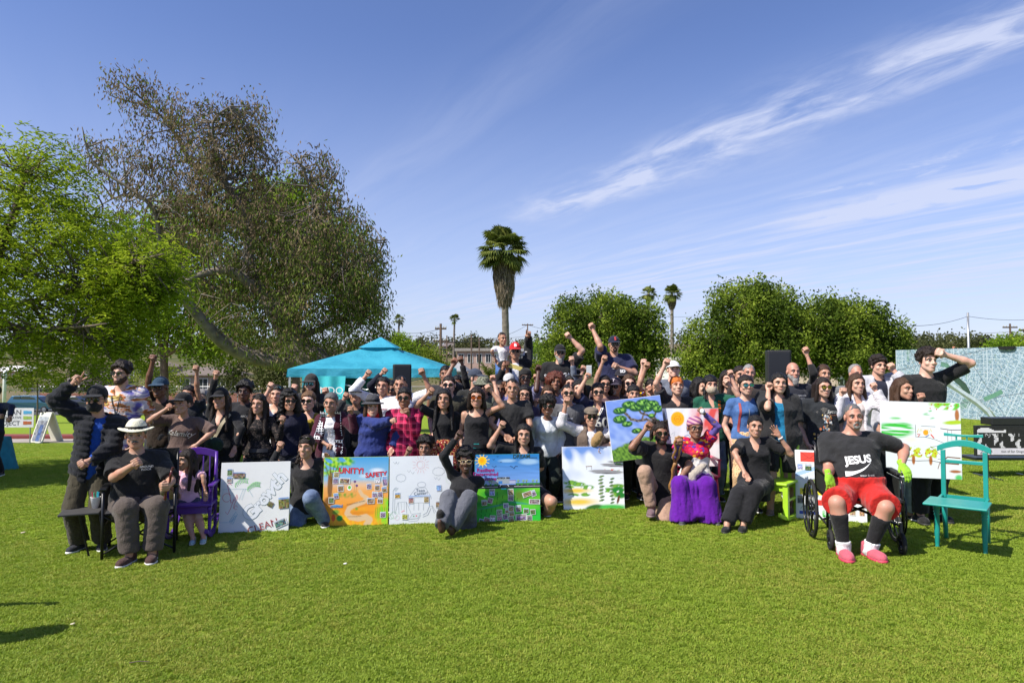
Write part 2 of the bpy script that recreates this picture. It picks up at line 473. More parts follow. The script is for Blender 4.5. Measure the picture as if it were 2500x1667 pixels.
def cloth(c, rough=0.88, bmp=0.35, name='fabric', fold=0.5):
 k = ('cloth', tuple(round(q, 4) for q in c), rough, bmp, name)
 if k in _mats: return _mats[k]
 m, nt, b = newmat(name); oc = objc(nt); X, Y, Z = sep(nt, oc)
 n = noise(nt, oc, 9, 4, 0.6)
 lo = tuple(v * 0.82 for v in c); hi = tuple(min(1, v * 1.15) for v in c)
 nt.links.new(ramp(nt, n, [(0.3, lo), (0.7, hi)]), b.inputs['Base Color'])
 b.inputs['Roughness'].default_value = rough; b.inputs['Specular IOR Level'].default_value = 0.22
 b.inputs['Sheen Weight'].default_value = 0.12; b.inputs['Sheen Roughness'].default_value = 0.5
 fo = noise(nt, comb(nt, X * 1.0, Y * 1.0, Z * 0.8), 16, 3, 0.5, 1.2)
 weave = noise(nt, oc, 420, 2, 0.5)
 fo2 = noise(nt, comb(nt, X * 1.6, Y * 1.6, Z * 0.7), 30, 3, 0.55, 2.0)
 bump(nt, b, fo * 1.0 + fo2 * 0.45 + weave * 0.05, bmp * 1.5, 0.025)
 _mats[k] = m; return m
def pattern(kind):
 k = ('pattern', kind)
 if k in _mats: return _mats[k]
 m, nt, b = newmat(kind + '_fabric'); oc = objc(nt); X, Y, Z = sep(nt, oc)
 b.inputs['Roughness'].default_value = 0.85; b.inputs['Specular IOR Level'].default_value = 0.2
 fo = noise(nt, oc, 16, 3, 0.5, 1.0)
 if kind == 'hawaiian':
  n = noise(nt, comb(nt, X * 3.5, Y * 3.5, Z * 11), 1.0, 5, 0.62, 0.6)
  c = ramp(nt, n, [(0.0, srgb(60, 45, 110)), (0.38, srgb(100, 95, 165)), (0.44, srgb(180, 172, 190)), (0.50, srgb(205, 200, 200)), (0.54, srgb(205, 120, 50)), (0.58, srgb(85, 50, 45)), (0.64, srgb(205, 180, 95)), (0.70, srgb(200, 195, 195)), (0.8, srgb(110, 100, 160))])
 elif kind == 'plaid':
  a = (X * 75).sin().ss(-0.25, 0.35); d = (Z * 75).sin().ss(-0.25, 0.35); e = (X * 75 + 0.7).sin().gt(0.93); g = (Z * 75 + 0.7).sin().gt(0.93)
  c = mixc(nt, (a + d) * 0.5, srgb(96, 18, 48), srgb(196, 42, 88)); c = mixc(nt, (e.max(g)) * 0.3, c, srgb(225, 110, 140))
 elif kind == 'floral':
  vz = voro(nt, oc, 26); dd = E(nt, vz.outputs['Distance']); n = noise(nt, oc, 38, 4, 0.6)
  c = ramp(nt, dd + (n - 0.5) * 0.5, [(0.0, srgb(240, 215, 170)), (0.22, srgb(225, 190, 140)), (0.30, srgb(150, 20, 40)), (0.55, srgb(110, 12, 35)), (0.72, srgb(200, 150, 90)), (0.9, srgb(60, 10, 20))])
 elif kind == 'huipil':
  q = comb(nt, X * 34, Y * 34, Z * 40); vz = voro(nt, q, 1.0, rnd=0.55)
  hh = sep(nt, vz.outputs['Color'])[0]
  c = ramp(nt, hh, [(0.0, srgb(190, 25, 70)), (0.35, srgb(165, 22, 60)), (0.5, srgb(215, 50, 90)), (0.62, srgb(90, 40, 130)), (0.72, srgb(200, 70, 40)), (0.82, srgb(60, 70, 160)), (0.9, srgb(235, 170, 50)), (0.96, srgb(210, 60, 130))], 'CONSTANT')
  st = (Z * 60).sin().gt(0.8); c = mixc(nt, st * 0.6, c, srgb(120, 15, 60))
  c = mixc(nt, (Z + (X * 42).sin() * 0.012).lt(0.70), c, srgb(238, 230, 222))
 elif kind == 'lace':
  vz = voro(nt, oc, 55, rnd=0.25); dd = E(nt, vz.outputs['Distance'])
  c = ramp(nt, dd, [(0.0, srgb(120, 92, 78)), (0.34, srgb(100, 76, 66)), (0.42, (0.010, 0.009, 0.010))]);
  c = mixc(nt, Z.ss(0.98, 1.0) * 0 + Z.lt(1.22), c, mixc(nt, noise(nt, oc, 60, 3).gt(0.58), (0.012, 0.011, 0.012), srgb(86, 74, 68)))
 elif kind == 'leopard':
  vz = voro(nt, oc, 70); dd = E(nt, vz.outputs['Distance']); n = noise(nt, oc, 60, 4, 0.6)
  c = ramp(nt, dd + (n - 0.5) * 0.4, [(0.0, srgb(150, 105, 70)), (0.25, srgb(120, 82, 58)), (0.38, srgb(205, 170, 128)), (0.8, srgb(214, 182, 142))])
 elif kind == 'check':
  a = (X * 105 + Z * 105).sin(); d = (X * 105 - Z * 105).sin()
  c = mixc(nt, (a * d).gt(0.08), srgb(238, 238, 238), (0.012, 0.012, 0.014))
 elif kind == 'denim' or kind == 'jeans':
  n = noise(nt, comb(nt, X * 500, Y * 500, Z * 70), 1.0, 2); w = noise(nt, oc, 7, 5, 0.6)
  lo, hi = ((0.035, 0.085, 0.23), (0.10, 0.19, 0.40)) if kind == 'denim' else ((0.07, 0.10, 0.18), (0.22, 0.29, 0.42))
  c = mixc(nt, (n * 0.4 + w * 0.6).ss(0.35, 0.7), lo, hi)
 elif kind == 'palejeans':
  w = noise(nt, oc, 8, 5, 0.6); c = mixc(nt, w.ss(0.35, 0.7), srgb(120, 135, 150), srgb(178, 190, 200))
 elif kind == 'camo':
  w = noise(nt, oc, 40, 3, 0.5); c = ramp(nt, w, [(0.0, srgb(70, 72, 62)), (0.45, srgb(120, 122, 105)), (0.55, srgb(90, 95, 80)), (0.62, srgb(150, 150, 135))], 'CONSTANT')
 elif kind == 'knit':
  a = (Z * 330).sin(); d = (X * 330 + Y * 200).sin(); c = mixc(nt, (a * d).ss(-0.4, 0.6), srgb(190, 186, 192), srgb(240, 238, 242)); fo = a * d
 elif kind == 'soccer':
  c = ramp(nt, (X + 3.0).frac() * 1.0, [(0.0, srgb(240, 200, 30)), (0.5, srgb(240, 200, 30))]);
  w = noise(nt, comb(nt, X * 14, Y * 8, Z * 14), 1.0, 2); c = ramp(nt, w, [(0.0, srgb(235, 190, 20)), (0.5, srgb(30, 50, 140)), (0.56, srgb(200, 30, 50)), (0.6, srgb(235, 190, 20))], 'CONSTANT')
 elif kind == 'stripewrap':
  a = (X * 60 + Z * 120).sin(); c = ramp(nt, a * 0.5 + 0.5, [(0.0, srgb(110, 60, 110)), (0.5, srgb(170, 110, 140)), (0.8, srgb(200, 150, 150))])
 elif kind == 'wovenstrap':
  c = ramp(nt, (Z * 22).frac(), [(0.0, srgb(190, 60, 30)), (0.3, srgb(225, 130, 40)), (0.5, srgb(120, 40, 30)), (0.7, srgb(60, 110, 60))], 'CONSTANT')
 nt.links.new(c, b.inputs['Base Color']); bump(nt, b, fo, 0.35, 0.02)
 _mats[k] = m; return m
def fab(c): return c if isinstance(c, bpy.types.Material) else pattern(c) if isinstance(c, str) else cloth(c)
BLACK = (0.012, 0.012, 0.014); NAVY = (0.014, 0.018, 0.045); WHITE = (0.74, 0.74, 0.76); CHAR = (0.030, 0.030, 0.034)
M_LENS = mat((0.008, 0.008, 0.010), 0.08, var=0, name='dark_lens', spec=0.8)
M_MIRROR = mat((0.10, 0.34, 0.42), 0.07, metal=0.8, var=0, name='mirror_lens')
M_GOLDL = mat((0.42, 0.36, 0.05), 0.08, metal=0.8, var=0, name='gold_lens')
M_REDL = mat((0.50, 0.10, 0.02), 0.10, metal=0.6, var=0, name='red_lens')
M_FRAME = mat((0.010, 0.009, 0.009), 0.3, var=0, name='dark_frame')
M_CREAMF = mat((0.55, 0.42, 0.24), 0.35, var=0, name='cream_frame')
M_CLEARL = mat((0.16, 0.12, 0.10), 0.1, var=0, name='clear_lens')
M_EYEW = mat((0.62, 0.58, 0.55), 0.25, var=0, name='eye_white')
M_IRIS = mat((0.012, 0.007, 0.005), 0.15, var=0, name='iris')
M_TEETH = mat((0.72, 0.68, 0.60), 0.3, var=0, name='teeth')
def lipmat(t):
 c = SKIN[t]; return mat((c[0] * 0.78, c[1] * 0.50, c[2] * 0.52), 0.4, var=0, name='lips')
# ------------------------------------------------------------------ templates in head space (chin z=0, face towards -y)
_tpl = {}
def head_tpl(kind, h=0.0085):
 k = ('head', kind, h)
 if k in _tpl: return _tpl[k]
 f = kind == 'f'; kid = kind == 'k'
 v = Vol((-0.1, -0.13, -0.03), (0.1, 0.13, 0.25), h)
 v.add(ell((0, 0.016, 0.145), (0.073, 0.092, 0.083)), 0)
 v.add(ell((0, -0.022, 0.082), (0.056 if not f else 0.053, 0.068, 0.078 if not kid else 0.07)), 0.03)
 v.add(rcone((-0.045, -0.005, 0.055), (-0.014, -0.065, 0.016), 0.022, 0.018), 0.03)
 v.add(rcone((0.045, -0.005, 0.055), (0.014, -0.065, 0.016), 0.022, 0.018), 0.03)
 v.add(ell((0, -0.070, 0.018), (0.022, 0.018, 0.017)), 0.02)
 for sx in (-1, 1):
  v.add(ell((sx * 0.040, -0.062, 0.082), (0.021, 0.020, 0.018)), 0.02)
  v.add(rcone((sx * 0.012, -0.084, 0.134), (sx * 0.048, -0.068, 0.134), 0.011, 0.010), 0.015)
  v.add(ell((sx * 0.031, -0.101, 0.114), (0.019, 0.022, 0.013)), 0.014, 's')
  v.add(ell((sx * 0.078, 0.012, 0.104), (0.009, 0.020, 0.031)), 0.008)
 nl = 0.0 if not (f or kid) else 0.004
 v.add(rcone((0, -0.086, 0.124), (0, -0.108 + nl, 0.086), 0.0085, 0.0125), 0.012)
 for sx in (-1, 1): v.add(ell((sx * 0.012, -0.098 + nl, 0.082), (0.009, 0.011, 0.008)), 0.008)
 v.add(ell((0, -0.078, 0.050), (0.030, 0.019, 0.022)), 0.016)
 v.add(rcone((-0.018, -0.103, 0.044), (0.018, -0.103, 0.044), 0.004, 0.004), 0.006, 's')
 _tpl[k] = v.mesh(); return _tpl[k]
HL_Y = [-0.12, -0.085, -0.06, -0.025, 0.0, 0.03, 0.06, 0.10]
def hair_tpl(style, seed=0, h=0.010):
 """returns (verts, faces) in head space"""
 k = ('hair', style, seed, h)
 if k in _tpl: return _tpl[k]
 line = [0.20, 0.186, 0.168, 0.140, 0.100, 0.075, 0.045, 0.02]
 if style in ('fringe', 'bowl', 'longfringe', 'braidfringe', 'curlyfringe'): line = [0.150, 0.146, 0.142, 0.122, 0.09, 0.07, 0.04, 0.01]
 if style in ('buzz', 'fade'): line = [0.21, 0.196, 0.178, 0.160, 0.135, 0.110, 0.09, 0.06]
 if style == 'fringehorn': line = [0.3, 0.3, 0.3, 0.20, 0.13, 0.08, 0.05, 0.02]   # bald on top, hair round the sides
 lo, hi = [-0.13, -0.16, -0.05], [0.13, 0.17, 0.27]
 if 'long' in style or 'wavy' in style: lo, hi = [-0.18, -0.17, -0.36], [0.18, 0.18, 0.27]
 if style in ('curls', 'afro', 'curlyfringe', 'curlylong', 'locs'): lo, hi = [-0.2, -0.2, -0.22], [0.2, 0.22, 0.33]
 v = Vol(lo, hi, h)
 if style in ('buzz', 'fade'): v.add(ell((0, 0.018, 0.147), (0.0755, 0.095, 0.086)), 0)
 elif style == 'afro': v.add(ell((0, 0.025, 0.130), (0.135, 0.125, 0.130)), 0)
 elif style in ('curls', 'curlyfringe', 'curlylong'): v.add(ell((0, 0.016, 0.166), (0.102, 0.116, 0.100)), 0)
 elif style == 'crop': v.add(ell((0, 0.014, 0.153), (0.080, 0.100, 0.090)), 0)
 else: v.add(ell((0, 0.020, 0.150), (0.083, 0.103, 0.091)), 0)
 top = line
 if style == 'afro': v.cut(lambda x, y, z: (np.interp(y, [-0.12, -0.06, 0.0, 0.05], [0.165, 0.15, 0.02, -0.03]) * (1 - np.clip((np.abs(x) - 0.05) / 0.03, 0, 1)) + 0.02 * np.clip((np.abs(x) - 0.05) / 0.03, 0, 1) - z) * 0.6)
 else: v.cut(lambda x, y, z: (np.interp(y, HL_Y, top) + 0.18 * np.maximum(np.abs(x) - 0.055, 0) * 0 - z) * 0.7)
 if style in ('long', 'longfringe', 'longpart', 'wavylong'):
  e = 0.026 if style != 'wavylong' else 0.036
  for sx in (-1, 1):
   v.add(rcone((sx * 0.070, -0.012, 0.150), (sx * 0.084, 0.010, 0.02), 0.018, e), 0.02)
   v.add(rcone((sx * 0.084, 0.010, 0.02), (sx * 0.105, -0.035 - 0.02 * (seed % 3), -0.24), e, e * 0.62), 0.02)
   v.add(rcone((sx * 0.05, 0.075, 0.10), (sx * 0.075, 0.085, -0.26), 0.045, 0.035), 0.03)
  v.add(rcone((0, 0.085, 0.12), (0, 0.10, -0.26), 0.05, 0.04), 0.03)
 if style == 'curlylong':
  for sx in (-1, 1):
   v.add(rcone((sx * 0.080, 0.0, 0.14), (sx * 0.115, 0.01, -0.12), 0.035, 0.045), 0.02)
   v.add(rcone((sx * 0.05, 0.08, 0.12), (sx * 0.08, 0.09, -0.12), 0.05, 0.05), 0.02)
 if style in ('bob', 'shag'):
  for sx in (-1, 1):
   v.add(rcone((sx * 0.072, -0.015, 0.155), (sx * 0.090, -0.005, 0.0 if style == 'bob' else -0.07), 0.02, 0.028), 0.02)
   v.add(rcone((sx * 0.05, 0.07, 0.12), (sx * 0.07, 0.08, -0.06), 0.05, 0.04), 0.03)
 if style in ('bun', 'bunlow'):
  c = (0, 0.085, 0.215) if style == 'bun' else (0, 0.125, 0.12)
  v.add(ell(c, (0.038, 0.038, 0.036)), 0.012)
 if style == 'pony':
  v.add(rcone((0, 0.11, 0.14), (0.05, 0.14, -0.02), 0.03, 0.02), 0.02)
 if style in ('braid', 'braidfringe', 'twobraids'):
  sides = (-1,) if style != 'twobraids' else (-1, 1)
  for sx in sides:
   p0 = np.array([sx * 0.070, 0.02, 0.08]); p1 = np.array([sx * 0.088, -0.06, -0.08]); p2 = np.array([sx * 0.080, -0.115, -0.30])
   v2 = 14
   for i in range(v2):
    t = i / (v2 - 1); p = (p0 * (1 - t) ** 2 + 2 * p1 * t * (1 - t) + p2 * t * t)
    v.lo  # braid links
    v.add(ell(p + np.array([0.006 * (-1) ** i, 0, 0]), (0.022 - 0.006 * t, 0.020, 0.019)), 0.006)
 if style == 'locs':
  g = np.random.default_rng(seed)
  for i in range(26):
   a = g.uniform(0.1, math.pi - 0.1); x0 = math.cos(a) * 0.06; y0 = 0.03 + math.sin(a) * 0.05
   sd = -1 if g.random() < 0.75 else 1
   p1 = (sd * g.uniform(0.02, 0.085), g.uniform(0.02, 0.10), g.uniform(0.225, 0.255)); p2 = (sd * g.uniform(0.088, 0.118), g.uniform(0.0, 0.09), g.uniform(0.02, 0.14))
   v.add(rcone((x0, y0, 0.20), p1, 0.012, 0.012), 0.004); v.add(rcone(p1, p2, 0.012, 0.009), 0.004)
 if style not in ('fringehorn',):
  fr = 0.148 if 'fringe' in style or style == 'bowl' else 0.172
  v.add(ell((0, -0.110, 0.085 if fr < 0.15 else 0.10), (0.056, 0.075, 0.070)), 0.012, 's')
 v.add(ell((0, -0.03, -0.03), (0.06, 0.07, 0.07)), 0.01, 's')
 fq = 75 if style in ('curls', 'curlyfringe', 'curlylong', 'afro') else 120 if style in ('crop', 'short', 'locs') else 60
 am = 0.0105 if style in ('curls', 'curlyfringe', 'curlylong') else 0.010 if style == 'afro' else 0.0035
 an = (1, 1, 1) if am > 0.005 else (1.3, 1.3, 0.25)
 v.disp(wav(seed + 3, fq, am, an, 7))
 _tpl[k] = v.mesh(); return _tpl[k]
def beard_tpl(style, h=0.008):
 k = ('beard', style, h)
 if k in _tpl: return _tpl[k]
 v = Vol((-0.1, -0.16, -0.12), (0.1, 0.05, 0.12), h)
 if style in ('full', 'long'):
  v.add(ell((0, -0.022, 0.072), (0.061, 0.072, 0.078)), 0)
  v.add(rcone((-0.047, -0.005, 0.060), (-0.014, -0.066, 0.014), 0.026, 0.024), 0.03); v.add(rcone((0.047, -0.005, 0.060), (0.014, -0.066, 0.014), 0.026, 0.024), 0.03)
  if style == 'long': v.add(ell((0, -0.072, -0.015), (0.038, 0.030, 0.055)), 0.02)
  else: v.add(ell((0, -0.074, 0.010), (0.026, 0.022, 0.022)), 0.02)
  v.cut(lambda x, y, z: (z - (0.040 + np.interp(np.abs(x), [0, 0.03, 0.05, 0.07], [0.026, 0.020, 0.030, 0.055]))))
  v.cut(lambda x, y, z: y - 0.012)
  v.add(ell((0, -0.115, 0.044), (0.021, 0.03, 0.010)), 0.004, 's')
  v.disp(wav(5, 160, 0.0022))
 elif style == 'goatee':
  v.add(ell((0, -0.078, 0.020), (0.024, 0.021, 0.022)), 0); v.add(rcone((-0.026, -0.090, 0.045), (0, -0.104, 0.066), 0.008, 0.008), 0.006); v.add(rcone((0.026, -0.090, 0.045), (0, -0.104, 0.066), 0.008, 0.008), 0.006)
  v.add(rcone((-0.026, -0.088, 0.045), (-0.02, -0.085, 0.02), 0.008, 0.010), 0.006); v.add(rcone((0.026, -0.088, 0.045), (0.02, -0.085, 0.02), 0.008, 0.010), 0.006)
 else:
  v.add(rcone((-0.026, -0.092, 0.058), (0, -0.104, 0.067), 0.007, 0.0085), 0.006); v.add(rcone((0.026, -0.092, 0.058), (0, -0.104, 0.067), 0.007, 0.0085), 0.006)
 _tpl[k] = v.mesh(); return _tpl[k]
def hat_tpl(style, h=0.0085):
 k = ('hat', style, h)
 if k in _tpl: return _tpl[k]
 v = Vol((-0.2, -0.24, 0.06), (0.2, 0.22, 0.30), h)
 if style in ('cap', 'snap'):
  hi_ = 0.098 if style == 'cap' else 0.106
  v.add(ell((0, 0.018, 0.150), (0.087, 0.108, hi_)), 0); v.cut(lambda x, y, z: 0.146 + 0.10 * (y * 0 + np.maximum(-y, 0) * 0.12) - z)
  b = Vol((-0.2, -0.24, 0.06), (0.2, 0.22, 0.30), h)
  b.add(ell((0, -0.105, 0.152), (0.083, 0.085, 0.5)), 0)
  b.cut(lambda x, y, z: np.abs(z - (0.158 - 1.6 * x * x + 0.16 * (y + 0.09))) - 0.0055)
  b.cut(lambda x, y, z: y + 0.05 + 0 * x)
  v.a = np.minimum(v.a, b.a); v.add(ell((0, 0.018, 0.249 if style == 'cap' else 0.257), (0.008, 0.008, 0.006)), 0.004)
 elif style in ('fedora', 'panama'):
  w = 0.135 if style == 'fedora' else 0.142
  v.add(ell((0, 0.012, 0.165), (0.086, 0.104, 0.107)), 0); v.cut(lambda x, y, z: 0.155 - z)
  v.add(ell((0, 0.01, 0.282), (0.022, 0.085, 0.022)), 0.02, 's')
  b = Vol((-0.2, -0.24, 0.06), (0.2, 0.22, 0.30), h); b.add(ell((0, 0.0, 0.16), (w, w * 1.12, 0.5)), 0)
  cv = -1.0 if style == 'fedora' else 1.0
  b.cut(lambda x, y, z: np.abs(z - (0.162 + cv * 0.9 * x * x - 0.5 * (y * y) * (1 if cv < 0 else 0.6))) - 0.0062)
  v.a = np.minimum(v.a, b.a)
 elif style == 'bucket':
  v.add(ell((0, 0.018, 0.155), (0.090, 0.108, 0.098)), 0); v.cut(lambda x, y, z: np.maximum(0.142 - z, z - 0.236))
  b = Vol((-0.2, -0.24, 0.06), (0.2, 0.22, 0.30), h); b.add(ell((0, 0.005, 0.15), (0.128, 0.142, 0.5)), 0)
  b.cut(lambda x, y, z: np.abs(z - (0.172 - 0.30 * np.sqrt(x * x + y * y))) - 0.006); v.a = np.minimum(v.a, b.a)
 elif style == 'flatcap':
  v.add(ell((0, -0.004, 0.182), (0.093, 0.128, 0.052)), 0); v.add(ell((0, -0.095, 0.158), (0.068, 0.052, 0.010)), 0.012); v.cut(lambda x, y, z: 0.150 - z)
 elif style in ('beanie', 'wrap', 'hood'):
  v.add(ell((0, 0.020, 0.150), (0.088, 0.108, 0.100 if style != 'wrap' else 0.097)), 0)
  v.cut(lambda x, y, z: (np.interp(y, HL_Y, [0.17, 0.160, 0.155, 0.14, 0.11, 0.09, 0.06, 0.03]) - z) * 0.8)
  if style == 'hood':
   for sx in (-1, 1): v.add(rcone((sx * 0.08, 0.0, 0.12), (sx * 0.078, -0.01, 0.06), 0.02, 0.02), 0.02)
  v.disp(wav(3, 50, 0.003, (0.3, 0.3, 2)))
 _tpl[k] = v.mesh(); return _tpl[k]
def hand_tpl(kind, h=0.0068):
 k = ('hand', kind, h)
 if k in _tpl: return _tpl[k]
 v = Vol((-0.07, -0.09, -0.03), (0.1, 0.04, 0.21), h)
 v.add(rcone((0, 0, -0.02), (0, 0, 0.02), 0.0255, 0.024), 0)
 v.add(ell((0, 0, 0.052), (0.041, 0.0165, 0.048)), 0.02)
 xs = (0.030, 0.010, -0.010, -0.029)          # index .. little ; +x = thumb side
 ln = (0.072, 0.080, 0.074, 0.058); zb = (0.088, 0.092, 0.089, 0.082)
 def chain(ps, r0, r1):
  n = len(ps) - 1
  for i in range(n):
   a = r0 + (r1 - r0) * i / n; b = r0 + (r1 - r0) * (i + 1) / n
   v.add(rcone(ps[i], ps[i + 1], a, b), 0.004)
 up = {'open': (0, 1, 2, 3), 'peace': (0, 1), 'point': (0,), 'fist': (), 'grip': (), 'relax': ()}[kind]
 for i in range(4):
  x = xs[i]; b = (x, -0.002, zb[i])
  if i in up:
   sp = (x * 0.42) if kind == 'open' else (0.022 if i == 0 else -0.020) if kind == 'peace' else 0
   chain([(x * 0.9, 0, zb[i] - 0.02), b, (x + sp * 0.5, -0.006, zb[i] + ln[i] * 0.5), (x + sp, -0.014, zb[i] + ln[i])], 0.0105, 0.0078)
  elif kind == 'relax':
   L = ln[i]; chain([(x * 0.9, 0, zb[i] - 0.02), b, (x * 0.95, -0.014, zb[i] + L * 0.40), (x * 0.9, -0.034, zb[i] + L * 0.68), (x * 0.85, -0.050, zb[i] + L * 0.74)], 0.0105, 0.0078)
  else:
   o = 0.0 if kind != 'grip' else 0.008
   chain([(x * 0.9, 0.002, zb[i] - 0.02), (x, 0.004, zb[i] + 0.006), (x * 0.96, -0.034 - o, zb[i] + 0.014), (x * 0.94, -0.048 - o, zb[i] - 0.022), (x * 0.9, -0.026 - o, zb[i] - 0.034)], 0.0118, 0.0095)
 if kind == 'open': chain([(0.024, -0.004, 0.025), (0.050, -0.012, 0.055), (0.070, -0.016, 0.085)], 0.014, 0.0095)
 elif kind == 'relax': chain([(0.024, -0.006, 0.025), (0.042, -0.022, 0.055), (0.040, -0.036, 0.085)], 0.014, 0.009)
 else: chain([(0.026, -0.006, 0.028), (0.042, -0.030, 0.052), (0.022, -0.060, 0.070), (0.002, -0.063, 0.068)], 0.0135, 0.0100)
 _tpl[k] = v.mesh(); return _tpl[k]
def shoe_tpl(kind='low', h=0.013):
 k = ('shoe', kind, h)
 if k in _tpl: return _tpl[k]
 v = Vol((-0.07, -0.22, -0.02), (0.07, 0.1, 0.14), h)
 v.add(rcone((0, 0.045, 0.036), (0, -0.135, 0.030), 0.036, 0.036), 0)
 v.add(ell((0, -0.09, 0.030), (0.046, 0.075, 0.036)), 0.02)
 v.add(ell((0, 0.03, 0.045), (0.036, 0.042, 0.045)), 0.02)
 v.add(tcone((0, 0.02, 0.05), (0, 0.025, 0.105 if kind == 'low' else 0.15), 0.042, 0.045), 0.02)
 v.cut(lambda x, y, z: -z + 0.001)
 a = v.mesh()
 s = Vol((-0.08, -0.24, -0.02), (0.08, 0.12, 0.08), h)
 s.add(ell((0, -0.09, 0.0), (0.052, 0.092, 0.5)), 0); s.add(ell((0, 0.035, 0.0), (0.043, 0.058, 0.5)), 0.03); s.cut(lambda x, y, z: np.abs(z - 0.012) - 0.013)
 b = s.mesh()
 _tpl[k] = (a, b); return _tpl[k]
_shoe_me = {}
def shoe_mesh(cu, cs):
 k = (cu, cs)
 if k not in _shoe_me:
  a, b = shoe_tpl(); _shoe_me[k] = parts_mesh('shoe', [(*a, 0), (*b, 1)], [cloth(cu, 0.7, name='shoe_upper'), mat(cs, 0.6, name='shoe_sole')])
 return _shoe_me[k]
def xf(M, v):
 A = np.array(M.to_3x3(), np.float32); t = np.array(M.translation, np.float32)
 return np.asarray(v, np.float32) @ A.T + t
# ------------------------------------------------------------------ the person builder
LV = {'m': [(-.075, .070, .056, 0), (-.03, .092, .064, 0), (.03, .096, .066, 0), (.09, .089, .062, 0), (.15, .091, .065, 0), (.21, .104, .069, 0), (.25, .099, .060, 0), (.275, .066, .048, .004), (.296, .046, .040, .006)],
      'f': [(-.075, .076, .060, 0), (-.03, .102, .067, 0), (.02, .101, .067, 0), (.09, .079, .056, 0), (.15, .085, .061, -.003), (.20, .088, .074, -.010), (.245, .082, .056, -.002), (.275, .058, .044, .004), (.296, .042, .036, .006)]}
def ik(a, t, l1, l2, pole):
 """two-bone chain from a to t; returns (elbow, end)"""
 d = t - a; L = d.length
 mx = (l1 + l2) * 0.995; mn = abs(l1 - l2) + 0.02
 if L < 1e-6: d = Vector((0, 0, -1)); L = 1e-6
 u = d / L; L2 = min(max(L, mn), mx); t = a + u * L2
 k = (l1 * l1 - l2 * l2 + L2 * L2) / (2 * L2); r = math.sqrt(max(l1 * l1 - k * k, 0))
 p = pole - a; p = p - u * p.dot(u)
 if p.length < 1e-5: p = Vector((0, 0.3, -1)) - u * Vector((0, 0.3, -1)).dot(u)
 return a + u * k + p.normalized() * r, t
def textmesh(txt, size, mat_, shear=0.0, bold=0.0):
 cu = bpy.data.curves.new('print', 'FONT'); cu.body = txt; cu.size = size; cu.align_x = 'CENTER'; cu.align_y = 'CENTER'; cu.shear = shear; cu.offset = bold
 cu.resolution_u = 3
 o = bpy.data.objects.new('tmp_text', cu); COL.objects.link(o)
 dg = bpy.context.evaluated_depsgraph_get(); me = bpy.data.meshes.new_from_object(o.evaluated_get(dg))
 bpy.data.objects.remove(o); bpy.data.curves.remove(cu)
 me.materials.clear(); me.materials.append(mat_); return me
